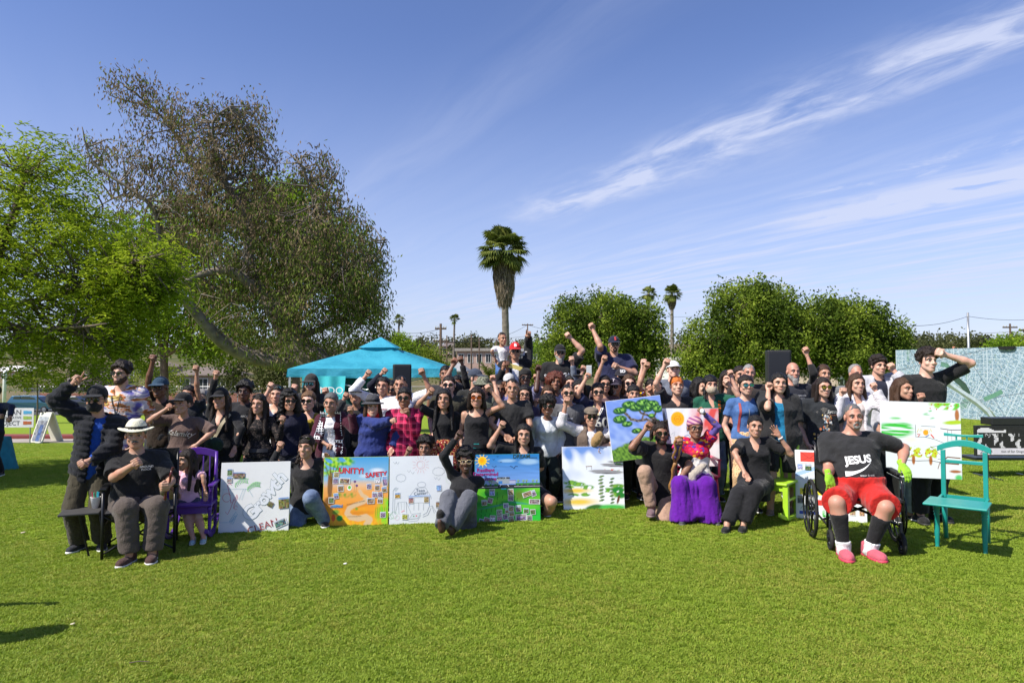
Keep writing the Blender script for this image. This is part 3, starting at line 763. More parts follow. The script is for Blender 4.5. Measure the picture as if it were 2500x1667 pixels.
def person(label, hx, ty, d, sex='f', S=None, D=None, z0=0.0, skin='tan', hair='long', hc='black', yaw=0, hyaw=None, hpitch=0, hroll=0, g=1.0, hs=1.0,
           a=None, b=None, top=None, over=None, bottom=None, shoes=((0.02, 0.02, 0.022), (0.6, 0.6, 0.6)), hat=None, hatc=BLACK, glasses=None, beard=None, bc=None,
           mouth='smile', pose='stand', lean=(0, 0), fine=False, legs=None, prints=(), mask=None, group='people gathered for the group photo', seed=None, extra=None,
           spread=1.0, cloth_h=None, name='person', noshoes=False, gloves=None, socks=None, shoe_s=1.0):
 hs *= 1.065 if hs <= 1.06 else 1.0
 seed = seed if seed is not None else int(hx * 7 + ty) % 9973
 if D is None: D = 8.35 + (d - 7.1) * 0.78        # standing rows, front to back
 top = dict(dict(c=BLACK, sl=0.62, ease=0.014, hem=-0.055, neck='crew', name='shirt'), **(top or {}))
 bottom = dict(dict(c=(0.02, 0.021, 0.026), kind='trousers', ease=0.012), **(bottom or {}))
 HT = W(hx, ty, D)
 if hat in ('cap', 'snap', 'bucket'): HT.z -= 0.018
 elif hat in ('panama', 'fedora'): HT.z -= 0.042
 elif hat: HT.z -= 0.010
 elif hair in ('curls', 'afro', 'curlylong', 'curlyfringe'): HT.z -= 0.028 if hair == 'afro' else 0.018
 elif hair not in ('bald', 'buzz', 'fade', None): HT.z -= 0.010
 HT.z -= z0
 zt = HT.z
 if S is None: S = min(max(zt, 1.52 if sex == 'f' else 1.62), 2.05)
 if pose == 'stand' and zt > 1.36: S = min(S, zt * 1.02)
 base = Vector((HT.x - lean[0], D - lean[1], z0)); HT = Vector((lean[0], lean[1], zt))
 rz = Matrix.Rotation(R(yaw), 3, 'Z'); X = rz @ Vector((1, 0, 0)); Y = rz @ Vector((0, 1, 0)); Fd = -Y
 hyaw = yaw if hyaw is None else hyaw
 HR = Matrix.Rotation(R(hyaw), 3, 'Z') @ Matrix.Rotation(R(hroll), 3, 'Y') @ Matrix.Rotation(R(hpitch), 3, 'X')
 gv = np.random.default_rng(seed); fv = gv.uniform(-1, 1, 3); HM = HR.to_4x4() @ Matrix.Diagonal((hs * (1 + .055 * fv[0] + .05 * (g - 1)), hs * (1 + .04 * fv[1]), hs * (1 + .035 * fv[2]), 1)); ho = HT - HR @ Vector((0, 0.016, 0.228)) * hs; HM.translation = ho
 NB = HT + Vector((0, 0.035, -(0.228 * hs + 0.034 * S)))
 def loc(px, py, dd=0.0):
  w = W(px, py, D + dd); return w - base
 Lt = 0.292 * S
 if pose == 'stand':
  pv = Vector((lean[0] * 0.15, lean[1] * 0.15 + 0.01, NB.z - Lt * 0.995))
  if (NB - pv).length < 1: pass
 else:
  pv = Vector((0, 0, 0)); sp = (legs or {}).get('spine', (0, 0.10, 1)); pv = NB - Vector(sp).normalized() * Lt
 Z = (NB - pv).normalized(); X = (X - Z * X.dot(Z)).normalized(); Yt = Z.cross(X).normalized()
 Lt = (NB - pv).length
 lv = []
 for s, w, dp, of in LV['f' if sex == 'f' else 'm']:
  bel = math.exp(-((s - 0.07) / 0.085) ** 2)
  w2 = w * (1 + (g - 1) * (0.75 + 0.35 * bel)); d2 = dp * (1 + (g - 1) * (0.55 + 1.1 * bel)); o2 = of - dp * (g - 1) * 0.5 * bel
  lv.append((s / 0.292 * Lt, w2 * S, d2 * S, o2 * S))
 ga = 1 + (g - 1) * 0.55
 shw = (0.107 if sex != 'f' else 0.095) * S * (1 + (g - 1) * 0.5)
 armk = 0.88 if sex == 'f' else 1.0
 l1, l2 = 0.172 * S, 0.150 * S
 ra = [q * S * armk * ga for q in (0.0295, 0.027, 0.0220, 0.0220, 0.0150)]
 arms = {}
 for side, spec, sx in (('a', a, -1), ('b', b, 1)):
  sh = NB - Z * (0.030 * S) + X * (sx * shw) + Yt * 0.012
  kind = 'relax'; dors = X * sx
  if spec is None:
   tgt = pv + X * sx * (shw * 1.02 + 0.05 * (g - 1)) + Fd * 0.06 + Vector((0, 0, -0.055 * S)); pole = sh + X * sx * 0.4 + Yt * 0.6 - Vector((0, 0, 0.2))
  else:
   px, py, kind = spec[:3]; el = spec[3] if len(spec) > 3 else None; dd = spec[4] if len(spec) > 4 else -0.12
   tgt = loc(px, py, dd)
   if tgt.z > sh.z + 0.05:
    sh = sh + Vector((0, 0, 0.022 * S)) - X * sx * 0.012
   if el: pole = loc(el[0], el[1], spec[5] if len(spec) > 5 else dd * 0.6)
   else: pole = sh + X * sx * 0.5 + Vector((0, -0.1, -0.45))
   dors = Vector((0, 1, 0.0))
   if len(spec) > 6: dors = Vector(spec[6])
  hand = 0.055 * S / 1.7
  elb, end = ik(sh, tgt, l1, l2 + hand, pole)
  fd = (end - elb).normalized(); wr = end - fd * hand
  hd = fd
  if spec is not None and len(spec) > 7: hd = Vector(spec[7]).normalized()
  y_ = dors - hd * dors.dot(hd)
  if y_.length < 0.15: y_ = X * sx - hd * (X * sx).dot(hd)
  y_.normalize(); x_ = y_.cross(hd).normalized()
  hm = Matrix((x_ * (1 if sx < 0 else -1), y_, hd)).transposed().to_4x4() @ Matrix.Scale(S / 1.7 * (0.94 if sex == 'f' else 1.02) * (1.1 if S < 1.3 else 1), 4)
  hm.translation = wr
  arms[side] = dict(sh=sh, el=elb, wr=wr, hm=hm, kind=kind, end=end)
 t1, t2 = 0.245 * S, 0.236 * S; ah = 0.048 * S
 hipw = 0.053 * S * (1 + (g - 1) * 0.6)
 L = legs or {}
 lg = {}
 for side, sx in (('a', -1), ('b', 1)):
  hip = pv + X * sx * hipw - Z * (0.020 * S)
  if ('ank' + side) in L:
   ank = loc(*L['ank' + side])
   if pose == 'sit' and z0 == 0: ank.z = ah
  elif pose == 'stand': ank = Vector((sx * hipw * 1.15 * spread, 0.03, ah)) + Yt * (0.04 * (1 if (seed + (sx > 0)) % 2 else -1))
  elif pose == 'sit': ank = Vector((hip.x + sx * 0.03, hip.y - 0.40 * S / 1.7, ah))
  else: ank = Vector((hip.x + sx * 0.05, hip.y + 0.28, 0.05))
  pole = loc(*L['knee' + side]) if ('knee' + side) in L else hip + Fd * 1.0 + Vector((sx * 0.15, 0, 0.25 if pose == 'sit' else 0.0))
  if pose == 'kneel' and ('knee' + side) not in L: pole = hip + Fd * 0.6 - Vector((0, 0, 0.6))
  kn, an = ik(hip, ank, t1, t2, pole)
  lg[side] = dict(hip=hip, kn=kn, an=an, toe=Vector(L.get('toe' + side, tuple(Fd + X * sx * 0.25))))
 root = empty(name, base, label, 'child' if S < 1.35 else 'person', group)
 h = 0.0155 if fine else 0.0205
 tone = skinmat(skin)
 # --- body: one continuous surface
 rl = [q * S * (1 + (g - 1) * 0.28) * (1.0 if sex != 'f' else 1.02) for q in (0.050, 0.036, 0.033, 0.0215)]
 prims = [(torso(pv, X, Yt, Z, lv), 0.02), (rcone(NB - Z * 0.03, HM @ Vector((0, 0.022, 0.065)), 0.037 * S * (1 + (g - 1) * 0.5) * (1 if sex != 'f' else 0.86), 0.0305 * S * (1 if sex != 'f' else 0.88)), 0.03)]
 for q in arms.values():
  prims += [(rcone(NB - Z * 0.02 + (q['sh'] - NB) * 0.3, q['sh'], 0.028 * S, ra[0] * 0.95), 0.04), (rcone(q['sh'], q['el'], ra[0], ra[2]), 0.03),
                  (rcone(q['el'], q['el'] + (q['wr'] - q['el']) * 0.35, ra[2], ra[3] * 1.08), 0.015), (rcone(q['el'] + (q['wr'] - q['el']) * 0.3, q['wr'], ra[3] * 1.06, ra[4]), 0.015)]
 for q in lg.values():
  cal = q['kn'] + (q['an'] - q['kn']) * 0.3
  prims += [(rcone(q['hip'], q['kn'], rl[0], rl[1]), 0.04), (rcone(q['kn'], cal, rl[1], rl[2] * 1.1), 0.02), (rcone(cal, q['an'], rl[2] * 1.1, rl[3]), 0.02)]
  fo = q['toe'].normalized(); prims.append((rcone(q['an'] + Vector((0, 0, -ah * 0.45)), q['an'] + Vector((0, 0, -ah * 0.6)) + fo * 0.07 * S, 0.02 * S, 0.016 * S), 0.02))
 lo = np.min([p[0][0] for p in prims], 0); hi = np.max([p[0][1] for p in prims], 0)
 vol = Vol(lo, hi, h)
 for p, k in prims: vol.add(p, k)
 bv, bf = vol.mesh()
 kind = 'k' if S < 1.35 else sex
 hv, hf = head_tpl(kind, 0.0068 if fine else 0.0085)
 parts = [(bv, bf, 0), (xf(HM, hv), hf, 0)]
 for side in 'ab':
  q = arms[side]; v_, f_ = hand_tpl(q['kind'], 0.0062 if fine else 0.0078); v_ = xf(q['hm'], v_)
  parts.append((v_, f_ if side == 'a' else f_[:, ::-1], 0))
 def hp(v_f, m): parts.append((xf(HM, v_f[0]), v_f[1], m))
 for sx in (-1, 1):
  if not glasses or glasses in ('clear', 'cream'):
   hp(ballmesh((sx * 0.031, -0.079, 0.1135), (0.0128, 0.0080, 0.0054)), 3); hp(ballmesh((sx * 0.031, -0.0845, 0.1135), (0.0066, 0.005, 0.0062), 6, 4), 4)
   hp(tubemesh([(sx * 0.016, -0.087, 0.121), (sx * 0.031, -0.089, 0.1235), (sx * 0.047, -0.080, 0.119)], 0.0022, 4), 1)
  hp(tubemesh([(sx * 0.014, -0.0955, 0.137), (sx * 0.034, -0.0935, 0.1425), (sx * 0.052, -0.076, 0.135)], [0.0035, 0.0042, 0.002], 5), 1)
 if mouth == 'smile':
  hp(ballmesh((0, -0.0945, 0.0455), (0.0205, 0.0060, 0.0058)), 5)
  hp(tubemesh([(-0.027, -0.087, 0.053), (-0.014, -0.0975, 0.0515), (0, -0.1005, 0.0505), (0.014, -0.0975, 0.0515), (0.027, -0.087, 0.053)], [0.002, 0.0036, 0.0042, 0.0036, 0.002], 6), 2)
  hp(tubemesh([(-0.025, -0.086, 0.050), (-0.013, -0.0965, 0.0415), (0, -0.0995, 0.0385), (0.013, -0.0965, 0.0415), (0.025, -0.086, 0.050)], [0.002, 0.0042, 0.0052, 0.0042, 0.002], 6), 2)
 else:
  hp(tubemesh([(-0.024, -0.090, 0.047), (-0.010, -0.099, 0.049), (0, -0.1005, 0.048), (0.010, -0.099, 0.049), (0.024, -0.090, 0.047)], [0.002, 0.0042, 0.0044, 0.0042, 0.002], 6), 2)
  hp(tubemesh([(-0.022, -0.090, 0.0455), (0, -0.099, 0.0415), (0.022, -0.090, 0.0455)], [0.002, 0.0056, 0.002], 6), 2)
 body = link('body', parts_mesh('body', parts, [tone, hairmat(hc if hc not in ('grey', 'white') else 'salt'), lipmat(skin), M_EYEW, M_IRIS, M_TEETH]), root)
 # --- clothes
 ch = cloth_h or (0.0155 if fine else 0.021)
 def garment(t, nm, extra_ease=0.0, op=None, seed_=0, quilt=0.0):
  e = t['ease'] * (S / 1.7) + extra_ease; pr = []
  s0, s1 = t['hem'] * S / 0.292 * Lt / S * 1.0, 0.287 / 0.292 * Lt
  s0 = t['hem'] * S
  lv2 = [(s, w + (e if s > 0.04 else e + 0.012), dp + (e if s > 0.04 else e + 0.008), of) for s, w, dp, of in lv]
  if t.get('flare'): lv2 = [(t['hem'] * S, lv2[0][1] + t['flare'], lv2[0][2] + t['flare'], 0)] + [(s, w, dp, of) for s, w, dp, of in lv2 if s > t['hem'] * S]
  pr.append((torso(pv, X, Yt, Z, lv2, 0, s0, s1), 0.0))
  for q in arms.values():
   sl = t['sl']
   if sl <= 0:
    pr.append((rcone(NB - Z * 0.02 + (q['sh'] - NB) * 0.25, NB + (q['sh'] - NB) * 0.72, 0.028 * S + e, ra[0] * 0.9 + e * 0.6), 0.03)); continue
   pr.append((rcone(NB - Z * 0.02 + (q['sh'] - NB) * 0.3, q['sh'], 0.028 * S + e, ra[0] + e), 0.03))
   if sl <= 1:
    en = q['sh'] + (q['el'] - q['sh']) * sl; pr.append((tcone(q['sh'], en, ra[0] + e, ra[0] + (ra[2] - ra[0]) * sl + e + t.get('flop', 0.014)), 0.03))
   else:
    pr.append((rcone(q['sh'], q['el'], ra[0] + e, ra[2] + e), 0.03)); en = q['el'] + (q['wr'] - q['el']) * (sl - 1)
    pr.append((tcone(q['el'], en, ra[2] + e, ra[4] + (ra[3] - ra[4]) * (2 - sl) + e), 0.02))
  lo = np.min([p[0][0] for p in pr], 0); hi = np.max([p[0][1] for p in pr], 0)
  vo = Vol(lo, hi, ch)
  for p, k in pr: vo.add(p, k)
  nk = t['neck']; nf = S / 1.7
  if nk != 'high':
   r = {'crew': (0.066, 0.064, 0.050), 'v': (0.066, 0.066, 0.055), 'scoop': (0.082, 0.085, 0.105), 'collar': (0.060, 0.060, 0.040), 'tank': (0.088, 0.085, 0.11)}[nk]
   c = NB + Z * 0.006 + Fd * (0.018 if nk in ('crew', 'collar') else 0.045); vo.add(ell(c, [q * nf * (1 + (g - 1) * 0.4) for q in r]), 0.008, 's')
   if nk == 'v':
    c2 = NB + Fd * 0.10 - Z * 0.06; vo.add(rcone(NB + Fd * 0.09 + Z * 0.0, NB + Fd * 0.115 - Z * 0.15, 0.055, 0.006), 0.006, 's')
  if op:            # open front: half-width grows upwards
   w0, w1, sh_ = op
   pvn = np.array(pv); xn = np.array(X); zn = np.array(Z); yn = np.array(Yt)
   def fo(x, y, z):
    px, py, pz = x - pvn[0], y - pvn[1], z - pvn[2]
    A = px * xn[0] + py * xn[1] + pz * xn[2]; B = px * yn[0] + py * yn[1] + pz * yn[2]; Q = px * zn[0] + py * zn[1] + pz * zn[2]
    return -np.maximum(np.abs(A - sh_) - np.interp(Q, [-0.3, Lt], [w0, w1]), B + 0.0)
   vo.cut(fo)
  if quilt:
   zn = np.array(Z); vo.disp(lambda x, y, z: quilt * np.abs(np.sin((x * 0.1 + y * 0 + z) * 52)) * -1 + 0.004)
  wa = wav(seed + seed_, 34, 1.0, (1.2, 1.2, 0.75), 6); wb = wav(seed + seed_ + 5, 17, 1.0, (1.0, 1.0, 1.2), 4); vo.disp(lambda x, y, z: (np.abs(wa(x, y, z)) - 0.8) * 0.0058 * t.get('wr', 1.0) + wb(x, y, z) * 0.004)
  v_, f_ = vo.mesh(); return v_, f_
 tv, tf = garment(top, 'top')
 tops = {}
 o_top = link(top['name'], parts_mesh('top', [(tv, tf, 0)], [fab(top['c'])]), root); tops['top'] = (tv, tf)
 if top.get('label'): o_top['label'] = top['label']
 if over:
  over = dict(dict(c=BLACK, sl=1.95, ease=0.014, hem=-0.09, neck='crew', name='jacket', open=(0.07, 0.05, 0.0)), **over)
  ov, of_ = garment(over, 'over', 0.016, over['open'], 3, over.get('quilt', 0)); link(over['name'], parts_mesh('over', [(ov, of_, 0)], [fab(over['c'])]), root); tops['over'] = (ov, of_)
 k = bottom['kind']; e = bottom['ease']
 pr = []
 if k in ('trousers', 'shorts', 'leggings'):
  pr.append((torso(pv, X, Yt, Z, [(s, w + e * 0.8, dp + e * 0.8, o_) for s, w, dp, o_ in lv], 0, -0.085 * S, 0.055 * S), 0))
  ev = e * (0.4 if k == 'leggings' else 1.0)
  for q in lg.values():
   pr.append((rcone(q['hip'] - Vector((0, 0, 0.02)) if pose == 'stand' else q['hip'], q['kn'] if k != 'shorts' else q['hip'] + (q['kn'] - q['hip']) * 0.3, rl[0] + ev * 0.9, (rl[1] + 0.008 if k != 'shorts' else rl[0]) + ev), 0.03))
   if k == 'shorts': f_ = bottom.get('len', 0.8); pr.append((tcone(q['hip'], q['hip'] + (q['kn'] - q['hip']) * f_, rl[0] + ev, rl[0] + (rl[1] - rl[0]) * f_ + ev + (0.012 if g < 1.3 else 0.028)), 0.03))
   else: pr.append((tcone(q['kn'], q['an'] + (q['kn'] - q['an']) * 0.04, rl[1] + 0.010 + ev, rl[3] + ev * 1.6 + 0.006 + bottom.get('flare', 0.0)), 0.03))
 else:             # skirt down over the knees
  ln = bottom.get('len', 0.9); pr.append((torso(pv, X, Yt, Z, [(s, w + e, dp + e, o_) for s, w, dp, o_ in lv], 0, -0.085 * S, 0.075 * S), 0))
  for q in lg.values():
   pr.append((rcone(q['hip'], q['kn'], rl[0] + e * 1.2, rl[1] + e * 1.2), 0.06))
   if ln > 0.55: pr.append((tcone(q['kn'], q['kn'] + (q['an'] + Vector((0, 0, -0.05)) - q['kn']) * min(1.0, (ln - 0.5) * 2), rl[1] + e * 1.2, rl[1] + e * 2.6 + bottom.get('flare', 0.03)), 0.07))
  if pose != 'stand' or True:
   mk = (lg['a']['kn'] + lg['b']['kn']) / 2; ma = (lg['a']['an'] + lg['b']['an']) / 2
   pr.append((rcone(pv - Z * 0.05, mk - Vector((0, 0, 0.03)), 0.09, 0.05), 0.06))
   if ln > 0.55: pr.append((tcone(mk - Vector((0, -0.03, 0.04)), mk + (ma - mk) * min(1.0, (ln - 0.5) * 2), 0.05, 0.10), 0.07))
 lo = np.min([p[0][0] for p in pr], 0); hi = np.max([p[0][1] for p in pr], 0)
 vo = Vol(lo, hi, ch)
 for p, kk in pr: vo.add(p, kk)
 wa = wav(seed + 11, 32, 1.0, (1.1, 1.1, 0.8) if k != 'skirt' else (2.6, 1.6, 0.12), 6); fa = 0.0065 if k != 'skirt' else 0.009; vo.disp(lambda x, y, z: (np.abs(wa(x, y, z)) - 0.8) * fa)
 link({'trousers': 'trousers', 'shorts': 'shorts', 'leggings': 'trousers', 'skirt': 'skirt'}[k], parts_mesh('bottom', [(*vo.mesh(), 0)], [fab(bottom['c'])]), root)
 if not noshoes:
  for side in 'ab':
   q = lg[side]; f = q['toe'].normalized(); up = Vector(L.get('up' + side, (0, 0, 1))); y_ = -f; x_ = y_.cross(up).normalized(); z_ = x_.cross(y_).normalized()
   m = Matrix((x_, y_, z_)).transposed().to_4x4() @ Matrix.Scale(S / 1.7 * shoe_s * (0.95 if sex == 'f' else 1.05), 4)
   m.translation = q['an'] - z_ * (ah * 1.0) + (Vector((0, 0, max(0, ah * 1.0 - q['an'].z))) if z_.z > 0.8 else Vector((0, 0, 0)))
   s_ = link('shoe', shoe_mesh(*shoes), root); s_.matrix_local = m
 if gloves:
  for side in 'ab':
   q = arms[side]; v_, f_ = hand_tpl(q['kind'], 0.0062); vn = v_.copy(); c_ = np.array([0, -0.015, 0.06], np.float32); vn = c_ + (vn - c_) * 1.09
   link('glove', parts_mesh('glove', [(xf(q['hm'], vn), f_ if side == 'a' else f_[:, ::-1], 0)], [cloth(gloves, 0.7, 0.5)]), root)
 if socks:
  for side in 'ab':
   q = lg[side]; t_ = q['kn'] + (q['an'] - q['kn']) * socks[1]; vo = Vol(np.minimum(np.array(t_), np.array(q['an'])) - 0.12, np.maximum(np.array(t_), np.array(q['an'])) + 0.12, 0.014)
   cal = q['kn'] + (q['an'] - q['kn']) * 0.3; vo.add(rcone(cal, q['an'], rl[2] * 1.1 + 0.007, rl[3] + 0.007), 0.01); vo.add(rcone(t_, cal, rl[1] + 0.006, rl[2] * 1.1 + 0.007), 0.01)
   u_ = np.array((q['an'] - q['kn']).normalized()); tn = np.array(t_); vo.cut(lambda x, y, z: -((x - tn[0]) * u_[0] + (y - tn[1]) * u_[1] + (z - tn[2]) * u_[2]))
   link('sock', parts_mesh('sock', [(*vo.mesh(), 0)], [cloth(socks[0])]), root)
   if len(socks) > 2:
    a_ = q['an'] + (q['kn'] - q['an']) * 0.16; vo = Vol(np.minimum(np.array(a_), np.array(q['an'])) - 0.12, np.maximum(np.array(a_), np.array(q['an'])) + 0.12, 0.012); vo.add(tcone(q['an'] - Vector((0, 0, .03)), a_, rl[3] + 0.018, rl[3] + 0.026), 0); vo.disp(wav(3, 90, .004)); link('ankle_sock', parts_mesh('sock', [(*vo.mesh(), 0)], [cloth(socks[2])]), root)
 # --- hair, hat, glasses, beard
 if hair not in (None, 'bald'):
  hv, hf = hair_tpl(hair, seed % 4, 0.0095 if fine else 0.0115); keep = None
  vv = hv
  if hat in ('cap', 'snap', 'fedora', 'panama', 'bucket', 'flatcap', 'beanie', 'wrap', 'hood'):
   vv = hv.copy(); top_ = {'beanie': 0.13, 'wrap': 0.12, 'hood': 0.12}.get(hat, 0.165); over_ = vv[:, 2] > top_
   c = np.array([0, 0.018, 0.15], np.float32); vv[over_] = c + (vv[over_] - c) * 0.86
  link('hair', parts_mesh('hair', [(xf(HM, vv), hf, 0)], [hairmat(hc)]), root)
 if beard:
  link('beard', parts_mesh('beard', [(xf(HM, beard_tpl(beard)[0]), beard_tpl(beard)[1], 0)], [hairmat(bc or hc)]), root)
 if hat:
  hv, hf = hat_tpl(hat); ho_ = link('hat' if hat not in ('wrap', 'hood') else 'head_wrap', parts_mesh('hat', [(xf(HM, hv), hf, 0)], [fab(hatc)]), root)
  if hat in ('fedora', 'panama'):
   mb = MB(); rr = []
   for j in range(20):
    t = 2 * math.pi * j / 20; rr.append((0.0875 * math.cos(t), 0.012 + 0.1055 * math.sin(t)))
   vs = [HM @ Vector((p[0], p[1], 0.170)) for p in rr] + [HM @ Vector((p[0] * 0.985, 0.012 + (p[1] - 0.012) * 0.985, 0.196)) for p in rr]
   mb.add(vs, [(j, (j + 1) % 20, 20 + (j + 1) % 20, 20 + j) for j in range(20)]); bnd = mb.build('hat_band', cloth((0.012, 0.012, 0.012)), ho_, smooth=True)
 if glasses:
  lens, fr = {'dark': (M_LENS, M_FRAME), 'mirror': (M_MIRROR, M_FRAME), 'gold': (M_GOLDL, M_FRAME), 'red': (M_REDL, M_FRAME), 'clear': (M_CLEARL, M_FRAME), 'cream': (M_CLEARL, M_CREAMF), 'round': (M_LENS, M_FRAME), 'up': (M_LENS, M_FRAME), 'upmirror': (M_MIRROR, M_FRAME)}[glasses]
  dz, dy = (0.085, 0.045) if glasses.startswith('up') else (0, 0)
  mb = MB()
  for sx in (-1, 1):
   rx, rz_ = (0.027, 0.0195) if glasses != 'round' else (0.023, 0.022)
   n = 12; ring = [((sx * 0.0315) + rx * math.copysign(abs(math.cos(t)) ** 0.75, math.cos(t)), -0.1035 + dy + 14 * (rx * math.cos(t) * 0.12) ** 2 + (0.012 if sx * math.cos(t) > 0.6 else 0), 0.1145 + dz + rz_ * math.copysign(abs(math.sin(t)) ** 0.75, math.sin(t))) for t in [2 * math.pi * j / n for j in range(n)]]
   if glasses in ('clear', 'cream'): mb.tube(ring + ring[:2], 0.0028, 5, 1, False)
   else:
    mb.add([HM.inverted() @ HM @ Vector(p) for p in ring] + [Vector((p[0], p[1] + 0.004, p[2])) for p in ring], [tuple(range(n)), tuple(range(2 * n - 1, n - 1, -1))] + [(j, (j + 1) % n, n + (j + 1) % n, n + j) for j in range(n)], 0)
    mb.tube(ring + ring[:2], 0.0022, 5, 1, False)
   mb.tube([(sx * 0.058, -0.092 + dy, 0.120 + dz), (sx * 0.076, -0.05 + dy, 0.122 + dz), (sx * 0.081, 0.012 + dy, 0.118 + dz)], 0.0028, 5, 1)
  mb.tube([(-0.012, -0.104 + dy, 0.118 + dz), (0, -0.108 + dy, 0.120 + dz), (0.012, -0.104 + dy, 0.118 + dz)], 0.0026, 5, 1)
  mb.v = [tuple(HM @ Vector(p)) for p in mb.v]
  mb.build('sunglasses' if glasses not in ('clear', 'cream') else 'glasses', [lens, fr], root, smooth=False)
 if mask:
  v = Vol((-0.1, -0.16, -0.05), (0.1, 0.05, 0.12), 0.008); v.add(ell((0, -0.045, 0.050), (0.064, 0.072, 0.058)), 0); v.add(ell((0, -0.10, 0.055), (0.03, 0.024, 0.035)), 0.03)
  v.cut(lambda x, y, z: np.maximum(y + 0.012, np.maximum(z - 0.096 + 3 * x * x, 0.0 * z - z - 0.004)))
  mv, mf = v.mesh(); mb = link('face_mask', parts_mesh('mask', [(xf(HM, mv), mf, 0)], [cloth(mask)]), root)
 # --- prints on the shirt
 for pn in prints:
  txt, size, ox, oz, colr = pn[:5]; opt = pn[5] if len(pn) > 5 else {}
  src = tops[opt.get('on', 'top')]; bvh = BVHTree.FromPolygons([tuple(q) for q in src[0]], [tuple(int(i) for i in q) for q in src[1]])
  if isinstance(txt, str): me = textmesh(txt, size, mat(colr, 0.8, var=0.05, name='shirt_print'), opt.get('shear', 0), opt.get('bold', 0))
  else: me = txt(size, colr)
  if isinstance(txt, str):
   bm = bmesh.new(); bm.from_mesh(me); bmesh.ops.triangulate(bm, faces=bm.faces); bmesh.ops.subdivide_edges(bm, edges=[e_ for e_ in bm.edges if e_.calc_length() > 0.03], cuts=1, use_grid_fill=True); bm.to_mesh(me); bm.free()
  ca, sa = math.cos(R(opt.get('rot', 0))), math.sin(R(opt.get('rot', 0)))
  for vtx in me.vertices:
   u_, w_ = vtx.co.x, vtx.co.y; u_, w_ = u_ * ca - w_ * sa, u_ * sa + w_ * ca
   if opt.get('arc'): w_ -= opt['arc'] * u_ * u_
   p0 = pv + X * (ox + u_) + Z * (oz * S + w_) + Fd * 1.0
   hit = bvh.ray_cast(p0, -Fd, 2.0)
   dpt = vtx.co.z
   vtx.co = (hit[0] + Fd * (0.0045 + max(0, dpt))) if hit[0] is not None else p0 - Fd * 0.9
  link('shirt_print', me, root)
 info = dict(root=root, HM=HM, arms=arms, pv=pv, NB=NB, X=X, Y=Yt, Z=Z, Fd=Fd, S=S, base=base, legs=lg, lv=lv, tops=tops, loc=loc)
 if extra: extra(info)
 return info
# ------------------------------------------------------------------ terrain
def smooth(a, b, x):
 t = np.clip((np.asarray(x, float) - a) / (b - a), 0, 1); return t * t * (3 - 2 * t)
def ground_z(x, y):
 x = np.asarray(x, float); y = np.asarray(y, float)
 drop = np.interp(y, [-50, 10, 14, 25, 45, 70, 85], [0, 0, -0.25, -1.0, -2.15, -2.9, -2.9])
 k = 1 - smooth(-1.0, 9.0, x) * (1 - smooth(26, 60, y) * 0.6)
 rise = np.interp(y, [0, 85, 105, 135, 165, 230, 420, 3000], [0, 0, 1.2, 3.6, 6.6, 11.0, 14.5, 16])
 return drop * k + rise
def gz(x, y): return float(ground_z(x, y))
ys = np.unique(np.concatenate([np.arange(-12, 32, 0.8), np.arange(32, 120, 3.0), np.geomspace(120, 3000, 30)]))
xs = np.unique(np.concatenate([np.arange(-24, 24.1, 0.8), np.geomspace(26, 2500, 34), -np.geomspace(26, 2500, 34)]))
XX, YY = np.meshgrid(xs, ys, indexing='ij'); ZZ = ground_z(XX, YY)
vv = np.stack([XX, YY, ZZ], -1).reshape(-1, 3); ny = len(ys)
ii, jj = np.meshgrid(np.arange(len(xs) - 1), np.arange(ny - 1), indexing='ij')
q = (ii * ny + jj).ravel(); ff = np.stack([q, q + ny, q + ny + 1, q + 1], 1)
m_lawn, nt, b = newmat('lawn')
geo = nt.nodes.new('ShaderNodeNewGeometry'); P_ = geo.outputs['Position']; X, Y, Z = sep(nt, P_)
n1 = noise(nt, P_, 0.55, 4, 0.6); n2 = noise(nt, P_, 7, 5, 0.65); n3 = noise(nt, P_, 70, 4, 0.7); n4 = noise(nt, P_, 260, 3, 0.6)
G_LO, G_HI, G_DRY = (0.16, 0.24, 0.018), (0.235, 0.32, 0.030), (0.35, 0.34, 0.07)
c = mixc(nt, (n3 * 0.5 + n2 * 0.3 + n4 * 0.2).ss(0.36, 0.66), G_LO, G_HI)
c = mixc(nt, (n1 * 0.7 + n2 * 0.3).ss(0.50, 0.72, 0, 0.55), c, G_DRY)
hill = mixc(nt, noise(nt, P_, 0.08, 4, 0.6).ss(0.4, 0.6), (0.16, 0.13, 0.07), (0.07, 0.085, 0.03))
c = mixc(nt, Y.ss(74, 90), c, hill)
nt.links.new(c, b.inputs['Base Color']); b.inputs['Roughness'].default_value = 0.95; b.inputs['Specular IOR Level'].default_value = 0.1
bump(nt, b, n3 * 0.7 + n4 * 0.5, 0.6, 0.03)
tag(link('ground', mesh_np('ground', vv, ff, m_lawn)), kind='structure')
